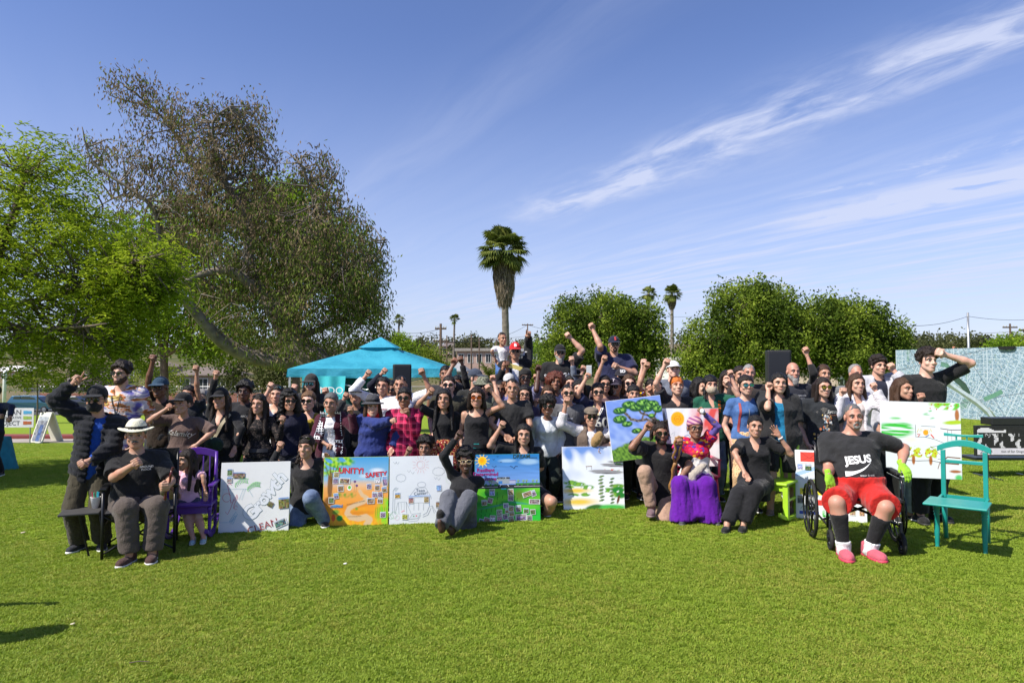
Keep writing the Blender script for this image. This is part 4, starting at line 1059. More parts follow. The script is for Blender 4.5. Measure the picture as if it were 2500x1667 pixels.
# ------------------------------------------------------------------ grass blades (stuff)
m_grass, nt, b = newmat('grass_blade')
geo = nt.nodes.new('ShaderNodeNewGeometry'); oi = nt.nodes.new('ShaderNodeObjectInfo')
n1 = noise(nt, geo.outputs['Position'], 0.55, 4, 0.6); n2 = noise(nt, geo.outputs['Position'], 9, 3, 0.6)
rn = E(nt, oi.outputs['Random'])
c = ramp(nt, rn * 0.6 + n2 * 0.4, [(0.15, (0.20, 0.300, 0.024)), (0.5, (0.275, 0.375, 0.034)), (0.85, (0.355, 0.445, 0.054))])
c = mixc(nt, (n1 * 0.7 + rn * 0.3).ss(0.47, 0.72, 0, 0.7), c, (0.38, 0.36, 0.07))
nt.links.new(c, b.inputs['Base Color']); b.inputs['Roughness'].default_value = 0.55; b.inputs['Specular IOR Level'].default_value = 0.3
tr = nt.nodes.new('ShaderNodeBsdfTranslucent'); nt.links.new(c, tr.inputs[0]); mx = nt.nodes.new('ShaderNodeMixShader'); mx.inputs[0].default_value = 0.42
nt.links.new(b.outputs[0], mx.inputs[1]); nt.links.new(tr.outputs[0], mx.inputs[2]); nt.links.new(mx.outputs[0], nt.nodes['Material Output'].inputs[0])
def tuft(seed, n, hgt, rad):
 g = np.random.default_rng(seed); vs = []; fs = []
 for i in range(n):
  a = g.uniform(0, 6.28); r = rad * math.sqrt(g.random()); x0, y0 = r * math.cos(a), r * math.sin(a)
  h_ = hgt * g.uniform(0.55, 1.15); w = g.uniform(0.0020, 0.0036) * max(1, hgt / 0.035); t = g.uniform(0, 6.28); ln = g.uniform(0.3, 1.3) * h_
  dx, dy = math.cos(t), math.sin(t); wx, wy = -dy * w, dx * w; o = len(vs)
  vs += [(x0 - wx, y0 - wy, -0.004), (x0 + wx, y0 + wy, -0.004), (x0 + dx * ln * 0.4 + wx * 0.8, y0 + dy * ln * 0.4 + wy * 0.8, h_ * 0.62), (x0 + dx * ln * 0.4 - wx * 0.8, y0 + dy * ln * 0.4 - wy * 0.8, h_ * 0.62), (x0 + dx * ln, y0 + dy * ln, h_)]
  fs += [(o, o + 1, o + 2, o + 3), (o + 3, o + 2, o + 4)]
 me = bpy.data.meshes.new('grass_tuft'); me.from_pydata(vs, [], fs); me.update(); me.materials.append(m_grass); return me
def grass_field(name, pts, me, label):
 src = bpy.data.objects.new('grass_tuft', me); COL.objects.link(src); src.hide_render = True; src.hide_viewport = False; src.location = (0, -8, -3); src['kind'] = 'helper'
 pm = bpy.data.meshes.new(name); pm.vertices.add(len(pts)); pm.vertices.foreach_set('co', np.asarray(pts, np.float32).ravel()); pm.update()
 o = link(name, pm); tag(o, label, 'grass', kind='stuff')
 ng = bpy.data.node_groups.new(name, 'GeometryNodeTree')
 ng.interface.new_socket('Geometry', in_out='INPUT', socket_type='NodeSocketGeometry'); ng.interface.new_socket('Geometry', in_out='OUTPUT', socket_type='NodeSocketGeometry')
 gi = ng.nodes.new('NodeGroupInput'); go = ng.nodes.new('NodeGroupOutput'); iop = ng.nodes.new('GeometryNodeInstanceOnPoints'); ob = ng.nodes.new('GeometryNodeObjectInfo'); ob.inputs['Object'].default_value = src
 r1 = ng.nodes.new('FunctionNodeRandomValue'); r1.data_type = 'FLOAT_VECTOR'; r1.inputs[0].default_value = (-0.15, -0.15, 0); r1.inputs[1].default_value = (0.15, 0.15, 6.28)
 r2 = ng.nodes.new('FunctionNodeRandomValue'); r2.data_type = 'FLOAT'; r2.inputs[2].default_value = 0.65; r2.inputs[3].default_value = 1.25; r2.inputs['Seed'].default_value = 5
 L_ = ng.links.new
 L_(gi.outputs[0], iop.inputs['Points']); L_(ob.outputs['Geometry'], iop.inputs['Instance']); L_(r1.outputs[0], iop.inputs['Rotation']); L_(r2.outputs[1], iop.inputs['Scale']); L_(iop.outputs[0], go.inputs[0])
 md = o.modifiers.new('instances', 'NODES'); md.node_group = ng
 return o
def scatter(y0, y1, dens, lim=0.82):
 w = lambda y: lim * y + 0.6
 n = int(dens * (w(y0) + w(y1)) * (y1 - y0)); y = rng.uniform(y0, y1, n * 2); x = rng.uniform(-w(y1), w(y1), n * 2)
 keep = np.abs(x) < w(y); x, y = x[keep][:n], y[keep][:n]
 return np.stack([x, y, ground_z(x, y)], 1)
near = np.concatenate([scatter(2.6, 4.6, 2600), scatter(4.6, 7.0, 1700), scatter(7.0, 10.5, 750)])
grass_field('lawn_grass', near, tuft(1, 22, 0.017, 0.034), 'short mown green lawn grass across the foreground')
far = np.concatenate([scatter(10.5, 16, 260), scatter(16, 24, 110)])
far = far[~((far[:, 1] > 24.6))]
grass_field('lawn_grass', far, tuft(2, 20, 0.030, 0.060), 'short mown green lawn grass behind the crowd')
# ------------------------------------------------------------------ path, red kerb, car park
def strip(name, y0, y1, x0, x1, lift, m, thick=0.0):
 mb = MB(); n = 40
 for i in range(n):
  a = x0 + (x1 - x0) * i / n; c_ = x0 + (x1 - x0) * (i + 1) / n
  vs = [(a, y0, gz(a, y0) + lift), (c_, y0, gz(c_, y0) + lift), (c_, y1, gz(c_, y1) + lift), (a, y1, gz(a, y1) + lift)]
  mb.add(vs, [(0, 1, 2, 3)])
  if thick: mb.add([vs[0], vs[1], (c_, y0, vs[1][2] - thick), (a, y0, vs[0][2] - thick)], [(0, 1, 2, 3)])
 return tag(mb.build(name, m), kind='structure')
M_CONC = mat((0.33, 0.29, 0.25), 0.9, var=0.2, scale=1.5, bmp=0.2, name='concrete')
strip('path', 25.0, 27.6, -32, -1, 0.02, M_CONC, 0.05)
strip('kerb', 27.7, 29.6, -32, -1, 0.13, mat((0.20, 0.035, 0.03), 0.8, var=0.2, scale=2, name='red_kerb'), 0.2)
strip('car_park', 62, 80, -90, 12, 0.03, mat((0.055, 0.055, 0.058), 0.9, var=0.2, scale=0.6, name='asphalt'))
# ------------------------------------------------------------------ foliage
def leafmat(name, lo, mid, hi, trans=0.32, scale=0.5):
 m, nt, b = newmat(name); geo = nt.nodes.new('ShaderNodeNewGeometry')
 a = nt.nodes.new('ShaderNodeVertexColor'); a.layer_name = 'Col'
 rn = sep(nt, a.outputs[0])[0]; n1 = noise(nt, geo.outputs['Position'], scale, 3, 0.6)
 c = ramp(nt, rn * 0.7 + n1 * 0.3, [(0.15, lo), (0.5, mid), (0.85, hi)])
 nt.links.new(c, b.inputs['Base Color']); b.inputs['Roughness'].default_value = 0.7; b.inputs['Specular IOR Level'].default_value = 0.14
 t = nt.nodes.new('ShaderNodeBsdfTranslucent'); nt.links.new(c, t.inputs[0]); mx = nt.nodes.new('ShaderNodeMixShader'); mx.inputs[0].default_value = trans
 nt.links.new(b.outputs[0], mx.inputs[1]); nt.links.new(t.outputs[0], mx.inputs[2]); nt.links.new(mx.outputs[0], nt.nodes['Material Output'].inputs[0])
 return m
def leaves(name, P, length, width, m, parent, droop=0.0, seed=0, dirs=None, kind='stuff'):
 """one quad (kite) per point; droop 0 random .. 1 hanging"""
 g = np.random.default_rng(seed); n = len(P)
 d = g.normal(size=(n, 3)) if dirs is None else dirs + g.normal(size=(n, 3)) * 0.35
 d[:, 2] -= droop * 3.0
 d /= np.linalg.norm(d, axis=1)[:, None]; r = g.normal(size=(n, 3)); sd = np.cross(d, r); sd /= np.linalg.norm(sd, axis=1)[:, None] + 1e-9
 L = length * g.uniform(0.6, 1.3, n)[:, None]; Wd = width * g.uniform(0.7, 1.3, n)[:, None]
 nrm = np.cross(sd, d)
 v = np.stack([P, P + d * L * 0.45 + sd * Wd * 0.5 + nrm * L * 0.05, P + d * L, P + d * L * 0.45 - sd * Wd * 0.5 + nrm * L * 0.05], 1).reshape(-1, 3)
 f = np.arange(4 * n, dtype=np.int32).reshape(n, 4)
 tone = g.random(n) * 0.45 + (np.sin(P[:, 0] * 3.1 / (length * 9) + np.sin(P[:, 2] * 2.3 / (length * 9)) * 2) * np.sin(P[:, 2] * 2.7 / (length * 9) + P[:, 1]) * 0.5 + 0.5) * 0.55
 col = np.repeat(tone[:, None], 3, 1)
 o = link(name, mesh_np(name, v, f, m, smooth=False, cols=col), parent)
 if kind: o['kind'] = kind
 return o
def in_ell(n, c, r, g, shell=0.55):
 d = g.normal(size=(n, 3)); d /= np.linalg.norm(d, axis=1)[:, None]
 return np.asarray(c) + d * (g.uniform(shell ** 3, 1, n) ** (1 / 3))[:, None] * np.asarray(r)
def clumps(C, n, r, g):
 """n points spread round cluster centres C (gaussian, flattened)"""
 i = g.integers(0, len(C), n); d = g.normal(size=(n, 3)); d /= np.linalg.norm(d, axis=1)[:, None]
 return C[i] + d * (g.random(n) ** 0.45)[:, None] * r * 1.75 * g.uniform(0.45, 1.45, len(C))[i][:, None]
M_BARK = mat((0.13, 0.10, 0.075), 0.95, var=0.4, scale=5, bmp=0.8, bscale=14, name='bark')
M_BARKG = mat((0.17, 0.145, 0.12), 0.95, var=0.45, scale=4, bmp=0.8, bscale=12, name='grey_bark')
def limb(mb, pts, r0, r1, g, n=8, jig=0.03):
 pts = [Vector(p) for p in pts]; out = []
 for i in range(len(pts) - 1):
  for k in range(5):
   t = k / 5; p0 = pts[max(i - 1, 0)]; p1 = pts[i]; p2 = pts[i + 1]; p3 = pts[min(i + 2, len(pts) - 1)]
   q = 0.5 * ((2 * p1) + (-p0 + p2) * t + (2 * p0 - 5 * p1 + 4 * p2 - p3) * t * t + (-p0 + 3 * p1 - 3 * p2 + p3) * t ** 3)
   out.append(q + Vector(g.normal(size=3)) * jig * (p2 - p1).length * 0.15)
 out.append(pts[-1]); k = len(out)
 mb.tube(out, [r0 + (r1 - r0) * (i / (k - 1)) ** 0.8 for i in range(k)], n); return out
def twigs(mb, starts, targets, g, r0=0.03, r1=0.006, n=4):
 S_ = np.array([tuple(p) for p in starts])
 for t in targets:
  d = np.linalg.norm(S_ - t, axis=1); s = Vector(S_[np.argmin(d)]); t = Vector(t); mid = (s + t) / 2 + Vector(g.normal(size=3)) * (t - s).length * 0.12 + Vector((0, 0, (t - s).length * 0.08))
  mb.tube([s, s + (mid - s) * 0.5 + Vector(g.normal(size=3)) * 0.03, mid, t], [r0, r0 * 0.8, (r0 + r1) / 2, r1], n, 0, False)
# --- bright feathery tree at the left edge
g = np.random.default_rng(21)
dT = 13.5
root = empty('feathery_tree', (W(-110, 900, dT).x, dT, gz(-9, dT)), 'bright green feathery tree hanging over the left edge of the lawn', 'tree'); o0 = root.location
ML = lambda p: Vector(p) - o0
mb = MB(); base = W(-110, 900, dT); base.z = o0.z
tr = limb(mb, [ML(base), ML(W(-90, 820, dT)), ML(W(-40, 700, dT)), ML(W(20, 560, dT)), ML(W(60, 430, dT))], 0.20, 0.05, g, 10)
br = list(tr)
for ps in ([(-60, 760), (60, 740), (190, 700), (330, 640), (400, 620)], [(-40, 700), (90, 620), (180, 560), (250, 520)], [(-60, 760), (40, 800), (160, 800), (260, 790)], [(0, 600), (-120, 480), (-200, 420)], [(-80, 790), (-200, 740), (-330, 700)]):
 dd = g.uniform(-0.8, 0.8); br += limb(mb, [ML(W(p[0], p[1], dT + dd * i * 0.6)) for i, p in enumerate(ps)], 0.075, 0.014, g, 6)
crown_spec = [(-40, 520, 190, 200, 2.0), (90, 430, 90, 110, 1.2), (60, 640, 200, 160, 2.0), (200, 570, 90, 90, 1.2), (150, 760, 190, 130, 1.8), (340, 655, 100, 74, 0.9), (390, 690, 50, 60, 0.7), (360, 625, 64, 50, 0.6), (300, 680, 84, 60, 0.8), (300, 740, 100, 90, 1.0), (60, 840, 190, 80, 1.8), (-200, 620, 200, 260, 2.0), (270, 850, 70, 60, 0.9)]
C = []
for cx, cy, rx, ry, rd in crown_spec:
 c = W(cx, cy, dT); s = dT / F; n = int(60 * rx * ry / 8000) + 30
 C.append(in_ell(n, (c.x, c.y, c.z), (rx * s, rd, ry * s), g, 0.5))
C = np.concatenate(C) - np.array(o0)
twigs(mb, br, C[g.random(len(C)) < 0.35], g, 0.022, 0.005)
mb.build('trunk', M_BARK, root, smooth=True)
n = 8600; i = g.integers(0, len(C), n); st = C[i] + g.normal(size=(n, 3)) * 0.20 * np.array([1, 1, 0.8])
d = g.normal(size=(n, 3)); d[:, 2] = d[:, 2] * 0.45 - 0.30; d[:, 0] += 0.35; d /= np.linalg.norm(d, axis=1)[:, None]
sd = np.cross(d, np.array([0, 0, 1.0])); sd /= np.linalg.norm(sd, axis=1)[:, None] + 1e-9
PP = []; DD = []
for k in range(4):
 for sg in (-1, 1):
  PP.append(st + d * (0.05 + 0.058 * k) + np.array([0, 0, -0.010 * k * k])); DD.append(d * 0.7 + sd * sg)
m_feather = leafmat('feathery_leaf', (0.085, 0.135, 0.010), (0.27, 0.37, 0.018), (0.48, 0.56, 0.040), 0.50)
leaves('foliage', np.concatenate(PP), 0.098, 0.034, m_feather, root, 0.05, 3, np.concatenate(DD))
# --- leaning eucalyptus with dry brown leaves
g = np.random.default_rng(5)
dE = 22.0
root = empty('eucalyptus_tree', (W(760, 900, dE).x, dE, gz(-6, dE)), 'huge sprawling eucalyptus with dry brown leaves and leaning bare limbs', 'tree'); o0 = root.location
ML = lambda p: Vector(p) - o0
mb = MB(); br = []
def lp(ps, r0, r1, dd=0.0, n=9):
 global br
 k = len(ps); pts = []
 for i, p in enumerate(ps):
  q = W(p[0], p[1], dE + dd * i / max(1, k - 1)); pts.append(ML(q))
 br += limb(mb, pts, r0, r1, g, n)
b0 = ML(W(790, 940, dE)); b0.z = 0
br += limb(mb, [b0, ML(W(780, 900, dE)), ML(W(745, 870, dE)), ML(W(690, 780, dE)), ML(W(655, 720, dE))], 0.55, 0.34, g, 14)
lp([(760, 885), (650, 880), (560, 845), (500, 790), (455, 735), (410, 705), (330, 690)], 0.34, 0.05, -2.5, 12)
lp([(655, 720), (610, 690), (560, 662), (500, 668), (440, 690), (380, 660)], 0.24, 0.05, -1.5)
lp([(620, 690), (605, 640), (608, 560), (580, 490), (540, 440), (470, 400), (430, 330), (380, 270), (300, 205)], 0.22, 0.02, 1.0)
lp([(560, 470), (530, 380), (520, 300), (560, 260)], 0.09, 0.02, -1)
lp([(500, 690), (400, 620), (380, 520), (330, 470), (230, 400), (200, 310)], 0.12, 0.015, -1.5)
lp([(390, 560), (360, 490), (290, 480), (210, 520)], 0.07, 0.012, 1)
lp([(690, 780), (700, 680), (720, 600), (760, 560), (790, 500), (830, 410)], 0.20, 0.015, 1.5)
lp([(770, 540), (760, 470), (735, 400), (750, 370)], 0.06, 0.012, -1)
lp([(700, 760), (780, 700), (850, 660), (920, 620), (940, 580)], 0.13, 0.015, -1)
lp([(720, 830), (830, 780), (900, 740), (950, 760)], 0.12, 0.015, 1.5)
spec = [(330, 230, 70, 50, 1.0, 22), (420, 290, 70, 60, 1.2, 30), (540, 330, 95, 80, 1.6, 70), (480, 400, 110, 80, 1.8, 70), (300, 410, 110, 70, 1.4, 40), (230, 370, 45, 60, 0.9, 10), (610, 290, 50, 60, 1.0, 26), (640, 400, 50, 70, 1.0, 26),
  (570, 470, 130, 110, 2.4, 130), (420, 520, 120, 90, 2.0, 60), (760, 420, 62, 50, 1.0, 30), (800, 470, 45, 60, 0.9, 18), (600, 600, 150, 110, 2.6, 120), (720, 580, 120, 110, 2.4, 110), (850, 600, 85, 100, 2.0, 90), (880, 680, 80, 90, 1.8, 80), (790, 720, 120, 110, 2.4, 120),
  (650, 760, 130, 90, 2.2, 80), (880, 790, 60, 70, 1.4, 46), (740, 830, 120, 70, 2.0, 60), (560, 760, 90, 80, 1.8, 40), (440, 640, 90, 60, 1.6, 26), (930, 760, 30, 60, 0.8, 14)]
C = []
for cx, cy, rx, ry, rd, n in spec:
 c = W(cx, cy, dE); s = dE / F; C.append(in_ell(int(n * 1.15), (c.x, c.y, c.z), (rx * s, rd, ry * s), g, 0.35))
C = np.concatenate(C) - np.array(o0)
twigs(mb, br, C[g.random(len(C)) < 0.55], g, 0.028, 0.006)
mb.build('trunk', M_BARKG, root, smooth=True)
P = clumps(C, 52000, np.array([0.27, 0.27, 0.33]), g)
sel = g.random(len(P)) < np.interp(P[:, 2] - 0.25 * P[:, 0], [3.0, 6.0, 9.0], [0.18, 0.42, 0.78])
m_euc_b = leafmat('dry_leaf', (0.085, 0.060, 0.036), (0.185, 0.135, 0.078), (0.33, 0.25, 0.14), 0.25)
m_euc_g = leafmat('eucalyptus_leaf', (0.045, 0.070, 0.012), (0.115, 0.160, 0.026), (0.22, 0.27, 0.05), 0.32)
leaves('dry_foliage', P[sel], 0.145, 0.046, m_euc_b, root, 0.75, 7)
leaves('foliage', P[~sel], 0.145, 0.046, m_euc_g, root, 0.7, 8)
# --- generic broadleaf tree
def broadleaf(name, label, px, d, spec, n_leaf, size, m, seed=0, group=None, cl=None, trunk_r=0.16, base_px=None, hang=0.0, lobes=None):
 g = np.random.default_rng(seed)
 bx = W(px, 900, d).x; root = empty(name, (bx, d, gz(bx, d)), label, 'tree', group); o0 = root.location
 mb = MB(); cz = [W(s[0], s[1], d) for s in spec]; low = min(c.z - s[3] * d / F for c, s in zip(cz, spec)) - o0.z
 fork = Vector((0, 0, max(0.4, low + 0.35)))
 br = limb(mb, [(0, 0, -0.05), (0.05, 0, fork.z * 0.5), fork], trunk_r, trunk_r * 0.75, g, 9)
 C = []
 for c, (cx, cy, rx, ry, rd) in zip(cz, spec):
  t = c - o0; br += limb(mb, [fork, fork.lerp(t, 0.5) + Vector((0, 0, 0.2)), t], trunk_r * 0.5, trunk_r * 0.12, g, 6)
  s = d / F; n = int((cl or 60) * rx * ry / 10000) + 12
  C.append(in_ell(n, tuple(t), (rx * s * 0.93, rd, ry * s * 0.95), g, 0.45))
 C = np.concatenate(C); twigs(mb, br, C[g.random(len(C)) < 0.35], g, trunk_r * 0.18, trunk_r * 0.04)
 mb.build('trunk', M_BARK, root, smooth=True)
 rr = size * 1.95; leaves('crown', clumps(C, n_leaf, rr, g), size, size * 0.55, m, root, hang, seed + 1)
 return root
m_green = leafmat('broad_leaf', (0.065, 0.125, 0.012), (0.175, 0.285, 0.020), (0.34, 0.44, 0.042), 0.45)
m_dark = leafmat('carob_leaf', (0.024, 0.050, 0.007), (0.105, 0.160, 0.016), (0.30, 0.38, 0.042), 0.32, 0.9)
m_olive = leafmat('olive_leaf', (0.030, 0.040, 0.014), (0.075, 0.085, 0.030), (0.15, 0.155, 0.06), 0.25)
m_yel = leafmat('young_leaf', (0.06, 0.10, 0.010), (0.15, 0.20, 0.018), (0.27, 0.30, 0.04), 0.4)
broadleaf('shade_tree', 'light green tree standing behind the eucalyptus trunk', 400, 31, [(330, 620, 110, 110, 2.2), (450, 560, 110, 90, 2.2), (420, 740, 150, 90, 2.4), (300, 800, 120, 70, 2.0), (560, 700, 110, 100, 2.2), (520, 830, 130, 60, 2)], 26000, 0.19, m_green, 31, cl=150, trunk_r=0.22)
broadleaf('shade_tree', 'light green tree whose top shows above the eucalyptus on the right', 720, 33, [(650, 520, 110, 90, 2.2), (740, 520, 90, 80, 2.2), (800, 620, 90, 90, 2.0), (850, 720, 70, 90, 1.8), (700, 650, 120, 100, 2)], 21000, 0.2, m_green, 32, cl=150, trunk_r=0.22)
broadleaf('carob_tree', 'round dense dark green tree behind the person in the navy tee', 1490, 30, [(1400, 795, 70, 70, 1.5), (1480, 775, 85, 64, 1.9), (1560, 805, 68, 72, 1.6), (1470, 850, 105, 65, 1.9), (1570, 870, 66, 50, 1.5), (1370, 855, 46, 46, 1.0)], 40000, 0.135, m_dark, 41, cl=260, trunk_r=0.2)
broadleaf('carob_tree', 'tallest dense dark green tree, behind the right loudspeaker', 1810, 29, [(1800, 760, 80, 75, 1.7), (1880, 760, 75, 72, 1.6), (1740, 840, 78, 72, 1.6), (1850, 850, 100, 80, 1.8), (1930, 830, 80, 90, 1.6), (1720, 900, 70, 55, 1.4), (1840, 720, 50, 34, 1.0)], 44000, 0.135, m_dark, 42, cl=260, trunk_r=0.2)
broadleaf('carob_tree', 'dense dark green tree beside the big aerial map', 2070, 29, [(2010, 800, 85, 75, 1.7), (2090, 790, 80, 62, 1.6), (2140, 830, 72, 66, 1.4), (2050, 870, 100, 60, 1.8), (2170, 870, 50, 42, 1.1)], 36000, 0.135, m_dark, 43, cl=260, trunk_r=0.2)
broadleaf('feathery_tree', 'second feathery tree outside the left edge whose shade falls on the lawn', -634, 10, [(-660, 500, 330, 150, 2.2), (-580, 470, 240, 120, 1.8)], 12000, 0.17, m_feather, 57, cl=30, trunk_r=0.2)
broadleaf('young_tree', 'slender young tree with yellow green leaves near the parked cars', 92, 48, [(92, 915, 42, 26, 0.9), (60, 930, 30, 18, 0.8), (125, 935, 30, 16, 0.8)], 2600, 0.16, m_yel, 51, trunk_r=0.06)
for i, (lab, px, d, sp, n, sz, m) in enumerate([
 ('low olive bush on the slope behind the parked cars', 225, 80, [(225, 925, 55, 40, 2.2)], 2600, 0.28, m_olive),
 ('leafy bush behind the person in the patterned shirt', 330, 60, [(350, 905, 40, 40, 1.6), (410, 930, 50, 35, 1.5)], 3000, 0.22, m_yel),
 ('shrub row at the foot of the eucalyptus', 640, 40, [(600, 920, 70, 40, 1.6), (690, 910, 60, 45, 1.6)], 3600, 0.2, m_olive),
 ('rounded green tree behind the right end of the teal canopy', 985, 70, [(985, 850, 42, 36, 1.6), (960, 870, 30, 28, 1.4), (1020, 880, 50, 32, 1.6)], 5200, 0.26, m_green),
 ('yellow green bush left of the tall utility pole', 1045, 62, [(1045, 880, 34, 28, 1.2), (1075, 900, 30, 24, 1.2)], 2600, 0.24, m_yel),
 ('grey green bush on the hill above the canopy', 1010, 130, [(1030, 848, 36, 20, 2.4), (950, 845, 30, 18, 2.2)], 2600, 0.42, m_olive),
 ('hillside tree right of the distant house', 1150, 150, [(1140, 842, 30, 18, 2.4), (1170, 838, 24, 22, 2.0)], 2200, 0.48, m_olive),
 ('bright green bush between two cap wearers', 1330, 55, [(1330, 855, 40, 32, 1.3), (1310, 900, 40, 26, 1.3), (1345, 890, 36, 30, 1.2)], 3600, 0.2, m_green),
 ('yellowing shrub behind the person in the red cap', 1300, 48, [(1305, 905, 34, 26, 1.0), (1280, 930, 30, 22, 1.0)], 2200, 0.18, m_yel),
 ('low green tree beside the thin palm trunk', 1660, 60, [(1660, 890, 34, 22, 1.6), (1640, 910, 40, 22, 1.6)], 2600, 0.24, m_green),
 ('dull green hedge above the aerial map', 2310, 75, [(2270, 852, 50, 16, 2), (2330, 845, 60, 18, 2), (2400, 850, 50, 14, 2)], 3600, 0.32, m_olive),
 ('olive tree at the right edge above the map', 2470, 65, [(2455, 846, 44, 20, 1.6), (2510, 846, 40, 26, 1.6)], 3000, 0.28, m_green)]):
 broadleaf('bush' if 'tree' not in lab else 'background_tree', lab, px, d, sp, n, sz, m, 60 + i, cl=90, trunk_r=0.08)
g = np.random.default_rng(77)
C = []
for k in range(420):
 d = g.uniform(150, 420); x = g.uniform(-0.95, 0.95) * d;
 C.append((x, d, gz(x, d) + g.uniform(0.8, 2.6)))
leaves('distant_trees', clumps(np.array(C), 26000, np.array([1.9, 1.9, 1.3]), g), 1.0, 0.7, m_olive, None, 0, 9)
tag(bpy.data.objects['distant_trees'], 'far off scrub and trees scattered over the low hills', 'trees', kind='stuff')
# ------------------------------------------------------------------ palms
m_palm = leafmat('palm_leaf', (0.045, 0.070, 0.014), (0.110, 0.145, 0.026), (0.22, 0.235, 0.05), 0.3)
m_skirt = leafmat('dead_frond', (0.085, 0.065, 0.045), (0.17, 0.135, 0.095), (0.28, 0.23, 0.165), 0.1)
def palm(label, px, d, top_py, crown, base_r, seed, skirt=0.0, fronds=34, group='fan palms'):
 g = np.random.default_rng(seed); c = W(px, top_py, d); bx = c.x; z0 = gz(bx, d)
 root = empty('fan_palm', (bx, d, z0), label, 'palm', group); H = c.z - z0
 mb = MB(); prof = []; N = 30
 sway = g.uniform(-0.3, 0.3)
 pts = [(sway * (i / N) ** 2, 0, H * i / N) for i in range(N + 1)]
 mb.tube(pts, [base_r * (1.1 - 0.35 * i / N) * (1 + 0.06 * (i % 2)) for i in range(N + 1)], 10); mb.build('trunk', M_BARKG, root, smooth=True)
 top = np.array([sway, 0, H]); V = []; Fc = []; Cc = []
 for i in range(fronds):
  az = g.uniform(0, 6.28); el = g.uniform(-0.9, 1.35); L = crown * g.uniform(0.34, 0.5)
  dv = np.array([math.cos(az) * math.cos(el), math.sin(az) * math.cos(el), math.sin(el)]); st = top + dv * 0.05
  hub = st + dv * L * 0.9; up = np.array([0, 0, 1.0]); sd = np.cross(dv, up); sd /= np.linalg.norm(sd) + 1e-6; nn = np.cross(sd, dv)
  o = len(V); V += [st - sd * 0.03, st + sd * 0.03, hub + sd * 0.02, hub - sd * 0.02]; Fc.append((o, o + 1, o + 2, o + 3)); Cc.append(0.3)
  K = 17; fl = crown * g.uniform(0.26, 0.36); cv = g.random()
  for k in range(K):
   a = (k / (K - 1) - 0.5) * 4.0; e = dv * math.cos(a) + sd * math.sin(a)
   tip = hub + e * fl * (0.8 + 0.2 * math.cos(a)) + np.array([0, 0, -fl * 0.34 * g.uniform(0.6, 1.3)]); midp = hub + e * fl * 0.55; w = fl * 0.075
   pe = np.cross(e, nn); pe /= np.linalg.norm(pe) + 1e-6; o = len(V)
   V += [hub, midp + pe * w + nn * w * 0.3, tip, midp - pe * w + nn * w * 0.3]; Fc.append((o, o + 1, o + 2, o + 3)); Cc.append(min(1, max(0, cv * 0.7 + g.random() * 0.3)))
 link('crown', mesh_np('crown', np.array(V), np.array(Fc, np.int32), m_palm, smooth=False, cols=np.repeat(np.array(Cc)[:, None], 3, 1)), root)['kind'] = 'stuff'
 if skirt:
  n = int(5200 * skirt); t = g.random(n) ** 0.8; zz_ = H - 0.1 - t * crown * 1.22 * skirt; rad = crown * (0.24 + 0.05 * np.sin(3 * t)) * (1 - 0.42 * t ** 2.2) * g.uniform(0.55, 1.05, n); a = g.uniform(0, 6.28, n)
  P = np.stack([sway * (zz_ / H) ** 2 + rad * np.cos(a), rad * np.sin(a), zz_], 1); dr = np.stack([-np.cos(a) * 0.25, -np.sin(a) * 0.25, np.full(n, -2.6)], 1)
  leaves('skirt', P, crown * 0.22, crown * 0.02, m_skirt, root, 0.2, seed, dr)
 return root
palm('tall fan palm with a thick grey skirt of dead fronds', 1237, 47, 612, 2.75, 0.27, 3, 1.0, 96)
palm('small distant fan palm left of the utility pole', 972, 160, 780, 2.2, 0.26, 4, 0, 34)
palm('small distant fan palm right of the utility pole', 1108, 160, 780, 2.2, 0.26, 5, 0, 34)
palm('slim fan palm with brown skirt beside the round tree', 1640, 82, 718, 1.9, 0.22, 6, 0.6, 56)
palm('fan palm crown peeking over the round tree', 1582, 86, 716, 1.7, 0.2, 7, 0.3, 44)
g = np.random.default_rng(15); c = W(1200, 935, 40); root = empty('date_palm', (c.x, 40, gz(c.x, 40)), 'low feather palm with arching green fronds behind the crowd', 'palm')
mb = MB(); mb.lathe([(0.28, 0), (0.24, 0.6), (0.2, max(0.8, c.z - root.location.z))], 10); mb.build('trunk', M_BARK, root, smooth=True)
t0 = np.array([0, 0, c.z - root.location.z]); PP = []; DD = []; mbf = MB()
for i in range(34):
 az = g.uniform(0, 6.28); el = g.uniform(0.15, 1.3); L = g.uniform(1.3, 2.1); pts = []
 for k in range(9):
  s = k / 8; hx_ = L * s * math.cos(el) * (1 + 0.2 * s); pts.append(t0 + np.array([math.cos(az) * hx_, math.sin(az) * hx_, L * s * math.sin(el) - 0.7 * s * s * L * 0.5]))
 mbf.tube([tuple(p) for p in pts], [0.02 - 0.0017 * k for k in range(9)], 4)
 for k in range(1, 9):
  tdir = pts[k] - pts[k - 1]; tdir /= np.linalg.norm(tdir); sd = np.cross(tdir, (0, 0, 1)); sd /= np.linalg.norm(sd)
  for sg in (-1, 1):
   for f_ in (0.0, 0.33, 0.66):
    PP.append(pts[k - 1] + (pts[k] - pts[k - 1]) * f_); DD.append(tdir * 1.1 + sd * sg * 1.3 + np.array([0, 0, 0.25]))
mbf.build('frond_stems', m_palm, root); bpy.data.objects[-1] if False else None
leaves('fronds', np.array(PP), 0.36, 0.035, m_palm, root, 0, 3, np.array(DD))
